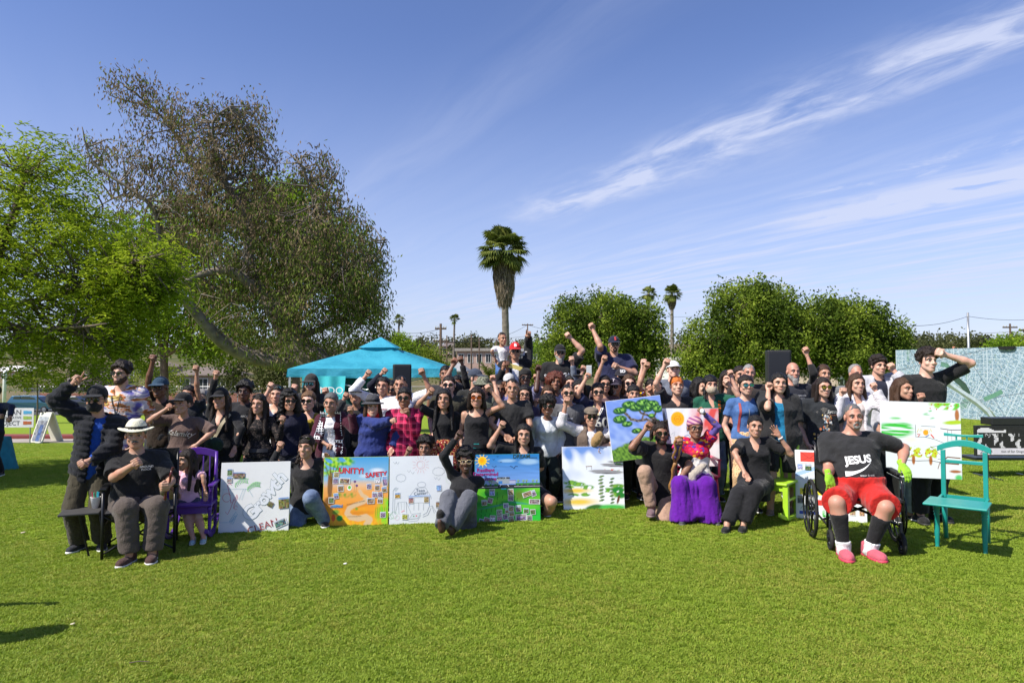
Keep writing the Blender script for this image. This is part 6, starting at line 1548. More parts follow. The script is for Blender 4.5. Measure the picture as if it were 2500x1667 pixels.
c = mixc(nt, noise(nt, oc, 0.9, 4, 0.6).ss(0.35, 0.65, 0.0, 0.35), c, (0.13, 0.19, 0.24)); c = mixc(nt, roads * 0.75, c, (0.47, 0.54, 0.60)); c = mixc(nt, ((X * 0.45 + Z * 0.3).frac().lt(0.012)).max((Z * 0.62 - X * 0.12 + 0.02 * 1).frac().lt(0.016)) * 0.8, c, (0.09, 0.12, 0.15))
nt.links.new(c, bb.inputs['Base Color']); bb.inputs['Roughness'].default_value = 0.6
MB().box((0, 0, 0), (LM, 0.05, hM)).build('map_sheet', m_map, root)
def ribbon(pts, w, y, color, name):
 mb = MB(); pts = [Vector((p[0], 0, p[1])) for p in pts]
 L_, R_ = [], []
 for i, p in enumerate(pts):
  t = (pts[min(i + 1, len(pts) - 1)] - pts[max(i - 1, 0)]).normalized(); n = Vector((-t.z, 0, t.x)); L_.append(p + n * w / 2); R_.append(p - n * w / 2)
 k = len(pts); mb.add([(q.x, y, q.z) for q in L_ + R_], [(i, i + 1, k + i + 1, k + i) for i in range(k - 1)]); return mb.build(name, mat(color, 0.7, var=0.2, scale=6, name='map_ink'), root)
def mp(px, py):         # picture position -> map sheet position
 a = (px - 1250) / F; ray = Vector((a, 1, 0)); # solve in plan
 dx, dy = math.cos(ang), math.sin(ang); den = dx * ray.y - dy * ray.x; s_2 = (A0.y * ray.x - A0.x * ray.y) / den; yy = A0.y + s_2 * dy; return (s_2, W(px, py, yy).z - A0.z)
ribbon([mp(2300, 928), mp(2345, 955), mp(2385, 985), mp(2412, 1008), mp(2425, 1025)], 0.22, -0.003, (0.13, 0.18, 0.13), 'park_strip')
ribbon([mp(2320, 935), mp(2350, 957), mp(2385, 980), mp(2410, 1003), mp(2424, 1025)], 0.11, -0.006, (0.34, 0.41, 0.46), 'freeway')
ribbon([mp(2330, 922), mp(2352, 942), mp(2362, 962)], 0.22, -0.004, (0.025, 0.06, 0.04), 'wooded_canyon')
ribbon([mp(2400, 975), mp(2425, 965), mp(2445, 955)], 0.14, -0.003, (0.09, 0.22, 0.15), 'park')
ribbon([mp(2297, 888), mp(2312, 892), mp(2318, 905)], 0.16, -0.003, (0.09, 0.20, 0.15), 'park')
for k in range(6): MB().box((LM * k / 5 - 0.03, 0.06, -0.02), (LM * k / 5 + 0.03, 0.12, hM - 0.02)).build('support_post', M_POLE, root)
MB().prism([(-0.3, 0), (0.3, 0), (0.22, -0.10), (-0.22, -0.10)], -0.03, 0.03, Matrix.Translation((mp(2462, 848)[0], -0.06, hM + 0.02))).build('clamp', M_BLKMETAL, root)
# ------------------------------------------------------------------ black and white photo display on a stand
dI = 11.0; a = W(2382, 1038, dI); b_ = W(2540, 1038, dI); wI = b_.x - a.x; z1 = a.z; zb = W(2382, 1112, dI).z
root = empty('display_board', ((a.x + b_.x) / 2, dI, gz(a.x, dI)), 'black framed display board with a black and white photo beside the aerial map', 'display board'); hI = z1 - zb
MB().box((-wI / 2, 0, zb), (wI / 2, 0.06, z1)).build('frame', M_BLKMETAL, root, bevel=0.004)
mb = MB(); gq = np.random.default_rng(9); nx, nz = 56, 22; f0 = 0.26
for i in range(nx):
 for j in range(nz):
  u0, u1 = -wI / 2 + 0.02 + (wI - 0.04) * i / nx, -wI / 2 + 0.02 + (wI - 0.04) * (i + 1) / nx; v0, v1 = zb + hI * (f0 + (0.96 - f0) * j / nz), zb + hI * (f0 + (0.96 - f0) * (j + 1) / nz)
  fx = (i * 7 % 13); banner = j > 15 and i < 26 and j < 19 + 2 * math.sin(i * 0.25)
  val = 0.72 if banner else (0.68 if (math.sin(i * 0.9 + math.sin(j * 0.5) * 1.2) + math.sin(i * 0.37 + j * 0.22) > 0.75 and j < 15) else 0.35 if (math.sin(i * 1.7 + 2) > 0.8 and 11 < j < 15) else 0.025) * gq.uniform(0.7, 1.1)
  mb.add([(u0, -0.004, v0), (u1, -0.004, v0), (u1, -0.004, v1), (u0, -0.004, v1)], [(0, 1, 2, 3)], 0, (val, val * 0.97, val))
mb.build('photo_print', colmat('photo_print', 0.5), root, cols=True)
MB().box((-wI / 2 + 0.02, -0.004, zb + 0.02), (wI / 2 - 0.02, -0.001, zb + hI * 0.255)).build('caption_strip', mat((0.70, 0.66, 0.72), 0.6, name='print_paper'), root)
decal(root, 'B', 0.052, -0.28, zb + hI * 0.15, -0.007, (0.05, 0.05, 0.05)); decal(root, 'tion of San Diego', 0.052, 0.06, zb + hI * 0.15, -0.007, (0.05, 0.05, 0.05))
tri = MB(); tri.tube([(-wI / 2 + 0.06, -0.006, zb + 0.04), (-wI / 2 + 0.18, -0.006, zb + 0.04), (-wI / 2 + 0.12, -0.006, zb + 0.12), (-wI / 2 + 0.06, -0.006, zb + 0.04)], 0.003, 4); tri.build('triangle_mark', M_BLKMETAL, root)
for x_ in (-wI / 2 + 0.22, wI / 2 - 0.1):
 MB().box((x_ - 0.02, 0.062, 0), (x_ + 0.02, 0.10, z1)).build('leg', M_BLKMETAL, root)
 MB().box((x_ - 0.03, -0.25, 0.0), (x_ + 0.03, 0.4, 0.03)).build('foot', M_BLKMETAL, root)
MB().box((-wI / 2 + 0.05, 0.10, 0.28), (wI / 2, 0.55, 0.32)).build('shelf', M_BLKMETAL, root)
MB().box((-wI / 2 + 0.28, 0.02, z1 + 0.002), (wI / 2, 0.3, z1 + 0.12)).build('equipment_case', M_BLKMETAL, root, bevel=0.01)
# ------------------------------------------------------------------ painted boards
def sc3(r, g, b): return np.array(srgb(r, g, b), np.float32)
def lerp(a, b, t): return a + (b - a) * np.clip(t, 0, 1)[..., None]
def blob(u, v, cx, cy, rx, ry, soft=0.25, rot=0.0):
 c, s = math.cos(rot), math.sin(rot); du, dv = u - cx, v - cy; a = (du * c + dv * s) / rx; b = (-du * s + dv * c) / ry
 return np.clip((1 - np.sqrt(a * a + b * b)) / soft, 0, 1)
def n2(seed, f, u, v, an=(1, 1)):
 fn = wav(seed, f, 0.5, (*an, 0), 8); return fn(u, v, np.zeros_like(u)) + 0.5
M_PAINT = colmat('acrylic_paint', 0.55, 0.4, 0.15, 90); M_CANVAS = mat((0.72, 0.73, 0.74), 0.8, var=0.03, name='primed_canvas'); M_INK = colmat('marker_ink', 0.8, 0.2)
class Board:
 def __init__(s, label, bl, br, hpx, lean=8, z=None, d=None, name='painted_board', edge=None, roll=0.0, d2=None):
  if z is None: A, B = G(*bl), G(*br);
  else: A, B = W(bl[0], bl[1], d), W(br[0], br[1], d2 or d)
  X = (B - A); s.w = X.length; X.normalize(); dd = (A.y + B.y) / 2; s.h = hpx / F * dd
  up = Vector((0, 0, 1)); bk = Vector((-X.y, X.x, 0)).normalized()
  Zv = (up * math.cos(R(lean)) + bk * math.sin(R(lean))); Zv = (Zv - X * Zv.dot(X)).normalized(); Yv = Zv.cross(X)
  s.root = empty(name, A, label, 'painting' if 'paint' in label else 'board', 'hand made boards shown by the crowd')
  M = Matrix((X, Yv, Zv)).transposed().to_4x4(); M.translation = A; s.root.matrix_world = M; s.M = M
  MB().box((0, 0, 0), (s.w, 0.022, s.h)).build('canvas', edge or M_CANVAS, s.root, bevel=0.002)
  s.ink = MB(); s.k = 0; s.ph = 0
 def paint(s, fn, n=88):
  u = (np.arange(n) + 0.5) / n; U, V = np.meshgrid(u, u, indexing='ij'); col = np.clip(fn(U, V), 0, 1).reshape(-1, 3)
  g = np.linspace(0.004, 0.996, n + 1); GX, GZ = np.meshgrid(g * s.w, g * s.h, indexing='ij'); v = np.stack([GX, np.full_like(GX, -0.0016), GZ], -1).reshape(-1, 3)
  i, j = np.meshgrid(np.arange(n), np.arange(n), indexing='ij'); q = (i * (n + 1) + j).ravel(); f = np.stack([q, q + n + 1, q + n + 2, q + 1], 1)
  link('painting', mesh_np('painting', v, f, M_PAINT, smooth=False, cols=col), s.root); return s
 def stroke(s, pts, w, col):
  s.k += 1; w *= .78; y = -0.0028 - 0.00002 * (s.k % 40); P = [Vector((p[0] * s.w, 0, p[1] * s.h)) for p in pts]; k = len(P); L_ = []; R_ = []
  for i, p in enumerate(P):
   t = P[min(i + 1, k - 1)] - P[max(i - 1, 0)]; t = t.normalized() if t.length > 1e-9 else Vector((1, 0, 0)); n = Vector((-t.z, 0, t.x)); L_.append(p + n * w / 2); R_.append(p - n * w / 2)
  s.ink.add([(q.x, y, q.z) for q in L_ + R_], [(i, k + i, k + i + 1, i + 1) for i in range(k - 1)], 0, col); return s
 def arc(s, cx, cy, rx, ry, w, col, a0=0, a1=360, n=24, wob=0.0, lob=0):
  return s.stroke([(cx + rx * (1 + wob * abs(math.sin(lob * R(a) / 2))) * math.cos(R(a)), cy + ry * (1 + wob * abs(math.sin(lob * R(a) / 2))) * math.sin(R(a))) for a in np.linspace(a0, a1, n)], w, col)
 def poly(s, pts, col):
  s.k += 1; y = -0.0024 - 0.00002 * (s.k % 40); s.ink.add([(p[0] * s.w, y, p[1] * s.h) for p in pts], [tuple(range(len(pts)))], 0, col); return s
 def disc(s, cx, cy, rx, ry, col, n=18): return s.poly([(cx + rx * math.cos(2 * math.pi * i / n), cy + ry * math.sin(2 * math.pi * i / n)) for i in range(n)], col)
 def text(s, t, size, u, v, col, rot=0, bold=0.0, shear=0.0):
  me = textmesh(t, size, mat(col, 0.7, var=0, name='marker_ink'), shear, bold); o = link('lettering', me, s.root); s.k += 1
  o.matrix_local = Matrix.Translation((u * s.w, -0.0042 - 0.0001 * (s.k % 12), v * s.h)) @ Matrix.Rotation(R(-rot), 4, 'Y') @ Matrix.Rotation(R(90), 4, 'X'); return s
 def photo(s, u, v, w, h, rot=0, tone=None, seed=None, border=True):
  s.ph += 1; g = np.random.default_rng(seed if seed is not None else s.ph + int(s.w * 997)); mb = MB(); W_, H_ = w * s.w, h * s.h
  M = Matrix.Translation((u * s.w, -0.0046 - 0.0004 * (s.ph % 7), v * s.h)) @ Matrix.Rotation(R(rot), 4, 'Y')
  bo = 0.07 if border else 0.0
  if border: mb.add([M @ Vector(p) for p in ((-W_ / 2, 0.0003, -H_ / 2), (W_ / 2, 0.0003, -H_ / 2), (W_ / 2, 0.0003, H_ / 2), (-W_ / 2, 0.0003, H_ / 2))], [(0, 1, 2, 3)], 0, (0.72, 0.72, 0.72))
  nx, nz = 7, 6; sky_ = tuple(np.array([(0.22, 0.34, 0.58), (0.42, 0.47, 0.55), (0.30, 0.28, 0.24)][g.integers(3)])); base = np.array(tone if tone is not None else [(0.10, 0.14, 0.05), (0.22, 0.15, 0.09), (0.13, 0.13, 0.13), (0.20, 0.14, 0.22), (0.28, 0.21, 0.12)][g.integers(5)])
  hor = g.uniform(0.45, 0.8)
  for i in range(nx):
   for j in range(nz):
    a0, a1 = (-0.5 + bo) + (1 - 2 * bo) * i / nx, (-0.5 + bo) + (1 - 2 * bo) * (i + 1) / nx; b0, b1 = (-0.5 + bo) + (1 - 2 * bo) * j / nz, (-0.5 + bo) + (1 - 2 * bo) * (j + 1) / nz
    c = np.array(sky_) * g.uniform(0.8, 1.2) if j / nz > hor else base * g.uniform(0.35, 2.0) + g.normal(size=3) * 0.03
    mb.add([M @ Vector(p) for p in ((a0 * W_, 0, b0 * H_), (a1 * W_, 0, b0 * H_), (a1 * W_, 0, b1 * H_), (a0 * W_, 0, b1 * H_))], [(0, 1, 2, 3)], 0, tuple(np.clip(c, 0.01, 0.9)))
  mb.build('pasted_photo', colmat('photo_print', 0.5), s.root, cols=True); return s
 def done(s):
  if s.ink.f: s.ink.build('drawing', M_INK, s.root, cols=True)
  return s
K = srgb
def white_paint(u, v): return np.broadcast_to(np.array((0.70, 0.73, 0.78)), (*u.shape, 3)) * (0.97 + 0.05 * n2(4, 9, u, v))[..., None]
# 1 --- growth board
B = Board('white board with outlined bubble lettering and green caterpillars beside the child in the purple chair', (532, 1302), (704, 1295), 167, 9)
GRY = K(120, 140, 140)
for ch, u, v, sz, rot in (('G', .45, .27, .18, 42), ('r', .55, .37, .17, 42), ('o', .62, .46, .16, 42), ('w', .70, .56, .16, 42), ('t', .78, .67, .18, 42), ('h', .86, .77, .17, 42)):
 me = textmesh(ch, sz * 1.15, mat(GRY, 0.8, var=0, name='marker_ink'), 0, 0.0115); me2 = textmesh(ch, sz * 1.15, mat((0.70, 0.73, 0.78), 0.8, var=0, name='marker_fill'), 0, 0.0085)
 for m_, yy in ((me, -0.003), (me2, -0.0034)):
  o = link('lettering', m_, B.root); o.matrix_local = Matrix.Translation((u * B.w, yy - 0.0001 * sz, v * B.h)) @ Matrix.Rotation(R(-rot), 4, 'Y') @ Matrix.Rotation(R(90), 4, 'X')
GR = K(60, 170, 50)
for cx, cy, n, rot in ((.29, .70, 9, -8), (.47, .64, 12, 10)):
 for i in range(n):
  t = i / (n - 1); x_ = cx - .07 + .17 * t; y_ = cy + .035 * math.sin(t * 3.0) + (t - .5) * .05; B.arc(x_, y_, .012, .034, 0.005, GR if i % 2 else K(90, 200, 70), 60, 300, 8)
B.stroke([(.03, .62), (.25, .62), (.40, .615)], .003, K(120, 170, 190)).stroke([(.33, .62), (.27, .46)], .003, K(120, 170, 190)).stroke([(.36, .62), (.31, .46)], .003, K(120, 170, 190)).stroke([(.41, .60), (.47, .50)], .003, K(150, 190, 205)).stroke([(.0, .42), (.05, .62)], .002, K(150, 190, 205))
RD = K(205, 70, 100)
B.stroke([(.16, .68), (.13, .70), (.10, .68), (.12, .60), (.15, .50), (.16, .42)], .005, RD).arc(.10, .50, .06, .06, .005, RD, 30, 300, 14).stroke([(.14, .47), (.18, .42), (.20, .48), (.16, .34), (.12, .26), (.09, .30)], .005, RD).stroke([(.20, .44), (.24, .54), (.25, .50), (.21, .40), (.20, .34)], .005, RD).arc(.235, .355, .02, .03, .004, RD, 0, 320, 10)
BLU = K(90, 170, 200)
B.stroke([(.15, .16), (.24, .30), (.26, .26), (.20, .12), (.15, .16)], .004, BLU).stroke([(.02, .15), (.14, .15)], .003, BLU); B.text('learn', .04, .205, .20, BLU, 58)
B.text('CLEAN', .105, .63, .075, K(150, 50, 60), 17)
B.photo(.125, .86, .08, .105, 0, (.10, .16, .08)).photo(.125, .755, .08, .085, 0, (.25, .22, .2)).photo(.26, .815, .165, .085, 2, (.18, .15, .10), border=False).photo(.73, .385, .08, .075, 28, (.13, .11, .06), border=False).photo(.92, .40, .15, .155, -4, (.16, .14, .05), border=False).photo(.88, .115, .185, .105, -22, (.10, .16, .14)).done()
# 2 --- unity / safety
def p_unity(u, v):
 sky_ = lerp(sc3(150, 190, 215), sc3(60, 150, 210), (v - .62) * 2.6); land = lerp(sc3(235, 150, 30), sc3(225, 170, 110), (v - .25) * 2.2); c = lerp(land, sky_, (v - .55) * 8)
 c = lerp(c, sc3(225, 230, 238), .8 * blob(u, v, .82, .80, .14, .05, .7) + .6 * blob(u, v, .62, .72, .10, .045, .8)); c = lerp(c, sc3(232, 185, 140), blob(u, v, .55, .58, .5, .09, .9) * .7)
 n = n2(3, 34, u, v); c = lerp(c, sc3(238, 190, 25), np.clip((.30 - v) * 3, 0, 1) * n); c = lerp(c, sc3(205, 120, 25), blob(u, v, .55, .30, .40, .06, .8, .15) * .8 + blob(u, v, .55, .18, .35, .05, .8) * .7)
 path = np.zeros_like(u); pts = [(.56, .50), (.60, .44), (.67, .40), (.63, .34), (.50, .30), (.40, .25), (.37, .18), (.43, .12), (.55, .10), (.66, .12), (.72, .08), (.68, .01)]
 for i in range(len(pts) - 1):
  for t in np.linspace(0, 1, 7):
   x_ = pts[i][0] + (pts[i + 1][0] - pts[i][0]) * t; y_ = pts[i][1] + (pts[i + 1][1] - pts[i][1]) * t; w_ = .030 + .028 * (i + t) / 11; path = np.maximum(path, blob(u, v, x_, y_, w_, w_, .3))
 c = lerp(c, sc3(214, 182, 142), path)
 c = lerp(c, sc3(130, 210, 40), np.maximum(blob(u, v, .96, .16, .17, .24, .4), blob(u, v, .95, .32, .12, .10, .5)) * (.5 + .5 * n)); c = lerp(c, sc3(110, 150, 40), (blob(u, v, .40, .44, .20, .05, .6) + blob(u, v, .2, .46, .12, .05, .6) + blob(u, v, .5, .24, .05, .03, .5)) * n)
 c = lerp(c, sc3(130, 90, 45), np.maximum(blob(u, v, .10, .60, .045, .28, .3), blob(u, v, .10, .36, .10, .08, .4))); fol = np.maximum(blob(u, v, .10, .88, .30, .18, .35), blob(u, v, .30, .94, .20, .10, .4))
 c = lerp(c, lerp(sc3(60, 150, 40), sc3(170, 215, 50), n2(5, 60, u, v)), fol * np.clip(n2(6, 45, u, v) * 2 - .2, 0, 1)); c = lerp(c, sc3(30, 150, 50), blob(u, v, .26, .11, .055, .05, .3) + .8 * blob(u, v, .2, .2, .07, .05, .5)); c = lerp(c, sc3(215, 80, 25), blob(u, v, .165, .12, .035, .06, .3))
 c = lerp(c, sc3(90, 160, 200), blob(u, v, .20, .29, .10, .025, .5)); return c
B = Board('bright painted board of a winding path with red unity and safety lettering', (786, 1285), (947, 1281), 164, 8, edge=mat((0.42, 0.55, 0.06), 0.7, name='lime_edge')).paint(p_unity)
B.text('UNITY!', .088, .42, .795, K(196, 40, 50), -2, .003).text('SAFETY', .074, .805, .735, K(196, 40, 50), 4, .0025)
for x_, y_ in ((.48, .64), (.51, .58)): B.stroke([(x_, y_), (x_ - .01, .48)], .002, K(120, 110, 60)).disc(x_, y_, .02, .018, K(110, 80, 130))
for k_ in range(7): B.stroke([(.80 + .03 * k_, .10), (.81 + .026 * k_, .26)], .003, K(50, 170, 40))
for i in range(5): B.stroke([(.12, .62), (.03 + .06 * i, .86 + .02 * (i % 2))], .006, K(120, 85, 40))
B.text('transportation services', .022, .50, .335, K(110, 90, 60), 12).text('community gardens', .02, .48, .14, K(150, 120, 80), 2); B.text('mutual', .05, .21, .285, K(70, 130, 190), 3, .001)
for a in ((.195, .745, .085, .08, 2), (.185, .655, .085, .085, 0), (.325, .655, .165, .085, 3), (.265, .545, .09, .10, -4), (.20, .435, .075, .085, -8), (.13, .375, .085, .09, -2), (.70, .565, .075, .085, -6), (.825, .545, .075, .085, 2), (.94, .64, .075, .155, -4), (.935, .515, .08, .085, -10), (.79, .445, .085, .09, 2), (.875, .445, .075, .085, -6), (.73, .355, .115, .085, 0), (.875, .355, .08, .085, 4), (.92, .15, .085, .085, 0)): B.photo(*a)
B.photo(.825, .655, .085, .085, 0, (.6, .55, .62)); B.disc(.81, .657, .016, .026, K(130, 60, 170)).disc(.84, .657, .016, .026, K(130, 60, 170)); B.disc(.40, .55, .035, .040, K(235, 240, 235)).disc(.40, .555, .024, .026, K(110, 180, 60)); B.done()
# 3 --- teen center drawing
B = Board('white board with a pencil drawing of a teen center playground and smiling sun', (950, 1281), (1107, 1276), 162, 8).paint(white_paint, 24)
PC = K(105, 120, 130); PL = K(150, 160, 170); RO = K(225, 150, 150)
B.arc(.485, .87, .065, .062, .003, RO).arc(.475, .87, .045, .045, .002, RO)
for i in range(16):
 a_ = 2 * math.pi * i / 16; B.stroke([(.485 + .085 * math.cos(a_), .87 + .083 * math.sin(a_)), (.485 + (.12 + .02 * (i % 2)) * math.cos(a_), .87 + (.12 + .02 * (i % 2)) * math.sin(a_))], .003, RO)
for x_, y_ in ((.08, .90), (.12, .895), (.30, .77), (.36, .745), (.80, .92), (.85, .915), (.72, .66), (.77, .645)): B.stroke([(x_ - .025, y_ + .02), (x_, y_ - .012), (x_ + .025, y_ + .022)], .003, PC)
for cx, cy, rx, ry in ((.175, .68, .07, .05), (.765, .765, .085, .055), (.50, .575, .06, .035)): B.arc(cx, cy, rx, ry, .0028, PC, 0, 360, 40, .14, 10)
B.stroke([(.29, .42), (.29, .38), (.41, .53), (.56, .53), (.645, .40), (.65, .36)], .003, PC).stroke([(.30, .41), (.64, .41)], .010, K(150, 185, 235)).stroke([(.30, .39), (.64, .39)], .003, PC).stroke([(.31, .39), (.31, .26)], .003, K(150, 185, 235)).stroke([(.62, .39), (.62, .26)], .006, K(120, 165, 225))
B.text('Teen', .05, .48, .49, K(70, 90, 110), 0).text('Center!', .05, .485, .445, K(70, 90, 110), 3)
B.stroke([(.38, .20), (.38, .31), (.53, .31), (.53, .20)], .003, PC).stroke([(.455, .20), (.455, .31)], .003, PC)
B.stroke([(.05, .16), (.055, .50), (.09, .54)], .004, PL).stroke([(.08, .16), (.085, .47)], .004, PL).poly([(.06, .50), (.10, .55), (.14, .53), (.10, .48)], K(190, 198, 205))
B.stroke([(.09, .15), (.13, .32), (.26, .33), (.34, .15)], .003, PC).stroke([(.15, .15), (.14, .32)], .003, PC).stroke([(.18, .32), (.19, .21)], .002, PC).stroke([(.23, .32), (.23, .21)], .002, PC).poly([(.18, .19), (.23, .21), (.24, .195), (.19, .175)], K(225, 170, 180)).stroke([(.26, .33), (.27, .15)], .003, PC)
B.stroke([(.52, .13), (.58, .16), (.62, .25), (.66, .26), (.70, .15)], .004, PC).stroke([(.52, .10), (.60, .13), (.65, .23)], .004, PC).stroke([(.66, .27), (.73, .16)], .003, PC)
B.poly([(.30, .07), (.44, .08), (.49, .16), (.36, .15)], K(205, 212, 220)).stroke([(.30, .07), (.44, .08), (.49, .16), (.36, .15), (.30, .07), (.30, .04), (.44, .05), (.49, .13)], .003, PC).disc(.42, .12, .012, .010, K(220, 90, 110)).disc(.38, .115, .01, .01, K(80, 150, 90))
for cx, cy, r_2, col in ((.07, .14, .045, K(150, 200, 150)), (.03, .12, .03, K(120, 180, 130)), (.12, .10, .03, K(225, 170, 190)), (.96, .40, .06, K(200, 225, 195)), (.95, .65, .06, K(205, 228, 200)), (.92, .28, .05, K(205, 228, 205))): B.arc(cx, cy, r_2, r_2, .003, col, 0, 360, 30, .18, 12)
for a in ((.125, .425, .09, .085, -2, (.35, .22, .05)), (.335, .35, .085, .10, 0, (.3, .18, .16)), (.575, .355, .085, .095, -2, (.3, .22, .12)), (.77, .52, .085, .09, -4, (.2, .32, .6)), (.76, .28, .08, .10, 0), (.24, .115, .09, .09, 4, (.35, .36, .08))): B.photo(*a)
B.done()
# 4 --- dream
def p_dream(u, v):
 c = lerp(sc3(120, 160, 225), sc3(30, 120, 190), (v - .55) * 2.3); c = c * (0.93 + .14 * n2(8, 40, u, v, (.25, 1.6)))[..., None]
 c = lerp(c, sc3(165, 185, 225), blob(u, v, .1, .56, .5, .10, .8) * .7); c = lerp(c, sc3(160, 195, 225), .85 * blob(u, v, .50, .905, .17, .035, .6) + .9 * blob(u, v, .84, .885, .19, .055, .5))
 g_ = lerp(sc3(30, 150, 40), sc3(110, 200, 40), n2(9, 18, u, v)); g_ = lerp(g_, sc3(40, 190, 55), (.28 - v) * 5); g_ = lerp(g_, sc3(95, 110, 35), blob(u, v, .68, .38, .12, .12, .7) * .8); g_ = lerp(g_, sc3(60, 150, 120), blob(u, v, .30, .23, .35, .018, .6, .18) + blob(u, v, .70, .265, .22, .018, .6, -.15))
 c = lerp(c, g_, (v < .493).astype(float)); c = lerp(c, sc3(42, 42, 52), ((v > .493) & (v < .548)).astype(float)); c = lerp(c, sc3(60, 130, 60), ((v > .545) & (v < .563) & (u > .62)).astype(float)); return c
B = Board('blue and green painted dream board with a yellow sun and many pasted photos', (1160, 1275), (1320, 1271), 161, 8, edge=mat((0.04, 0.30, 0.35), 0.7, name='teal_edge')).paint(p_dream)
for i in range(11):
 a_ = 2 * math.pi * i / 11 + .2; B.stroke([(.115 + .055 * math.cos(a_), .905 + .055 * math.sin(a_)), (.115 + .115 * math.cos(a_), .905 + .10 * math.sin(a_))], .010, K(240, 225, 150))
B.disc(.115, .905, .068, .068, K(250, 195, 25)).disc(.11, .91, .03, .03, K(255, 170, 20))
B.text('DREAM......', .062, .775, .962, K(30, 60, 45), 0, .001)
for t_, v_ in (('Resilient', .765), ('Determined', .705), ('Innovative', .635)): B.text(t_, .060, .165, v_, K(150, 20, 110), 0, .0015)
for x_, y_, s_2 in ((.30, .81, .035), (.60, .80, .06), (.35, .965, .015), (.29, .92, .018), (.40, .88, .014)): B.stroke([(x_ - s_2, y_ + s_2 * .35), (x_ - s_2 * .4, y_ + s_2 * .15), (x_, y_ - s_2 * .3), (x_ + s_2 * .4, y_ + s_2 * .3), (x_ + s_2, y_ + s_2 * .25)], .007 * (.5 + s_2 * 9), K(20, 25, 40))
B.poly([(.335, .56), (.53, .56), (.53, .66), (.335, .66)], K(150, 160, 170)).poly([(.36, .56), (.42, .56), (.42, .60), (.36, .60)], K(60, 120, 190)).poly([(.53, .56), (.625, .56), (.625, .605), (.53, .605)], K(170, 175, 205)).stroke([(.53, .607), (.63, .607)], .005, K(130, 50, 70)).poly([(.0, .53), (.13, .53), (.13, .575), (.0, .575)], K(200, 215, 215)).poly([(.25, .56), (.335, .56), (.335, .60), (.25, .60)], K(170, 180, 190)); B.text('AZTECA  MIA', .026, .435, .645, K(30, 30, 35), 0, .001)
B.stroke([(.0, .515), (.35, .515)], .005, K(230, 230, 235)).stroke([(.60, .518), (1.0, .518)], .005, K(220, 220, 225)).stroke([(.40, .545), (.38, .52)], .008, K(235, 235, 240)).stroke([(.50, .545), (.52, .52)], .008, K(235, 235, 240))
for x_ in (.66, .74, .79, .89, .95, .22, .25):
 B.stroke([(x_, .555), (x_ + .004, .60)], .004, K(110, 95, 60))
 for a_ in range(6): B.stroke([(x_ + .004, .60), (x_ + .004 + .026 * math.cos(a_ * 1.05), .60 + .020 * math.sin(a_ * 1.05))], .005, K(150, 190, 60))
for x_ in (.17, .24, .31, .34, .66, .72, .81, .91): B.disc(x_, .545, .014, .016, K(60, 140, 50))
for x_, y_ in ((.10, .17), (.17, .175), (.25, .18), (.31, .20), (.09, .09), (.15, .10), (.22, .11), (.34, .42), (.34, .35), (.42, .37), (.41, .28), (.38, .25), (.33, .28), (.64, .33)): B.stroke([(x_, y_ - .03), (x_, y_ + .01), (x_ + .012, y_ + .018)], .006, K(35, 80, 35))
B.poly([(.40, .475), (.48, .475), (.48, .492), (.40, .492)], K(90, 210, 220))
for a in ((.26, .435, .085, .10, 0, (.25, .3, .6)), (.14, .285, .08, .085, -4), (.23, .315, .08, .085, 14, (.3, .15, .2)), (.545, .425, .09, .115, -3, (.3, .22, .12)), (.545, .345, .085, .085, 2), (.80, .40, .15, .075, -18), (.895, .41, .075, .095, -22), (.91, .285, .17, .075, 3, (.25, .2, .2)), (.47, .235, .08, .075, 0, (.2, .18, .3)), (.55, .19, .085, .09, 8), (.66, .19, .085, .10, -4), (.775, .155, .08, .075, 4), (.88, .135, .085, .08, -3), (.50, .155, .09, .06, 6), (.37, .13, .085, .10, 0, (.25, .25, .2)), (.37, .055, .085, .07, 0, (.45, .2, .25)), (.46, .075, .085, .09, -10), (.545, .035, .09, .10, -16), (.555, .115, .085, .07, -4, (.3, .2, .1)), (.70, .06, .17, .095, 0, (.2, .14, .26)), (.83, .045, .08, .09, 0), (.10, .025, .08, .05, 14), (.18, .035, .10, .07, 16, (.25, .15, .1))): B.photo(*a)
B.photo(.265, .055, .085, .085, 4, (.75, .72, .75)).disc(.25, .055, .014, .022, K(150, 60, 160)).disc(.28, .055, .014, .022, K(150, 60, 160)); B.done()
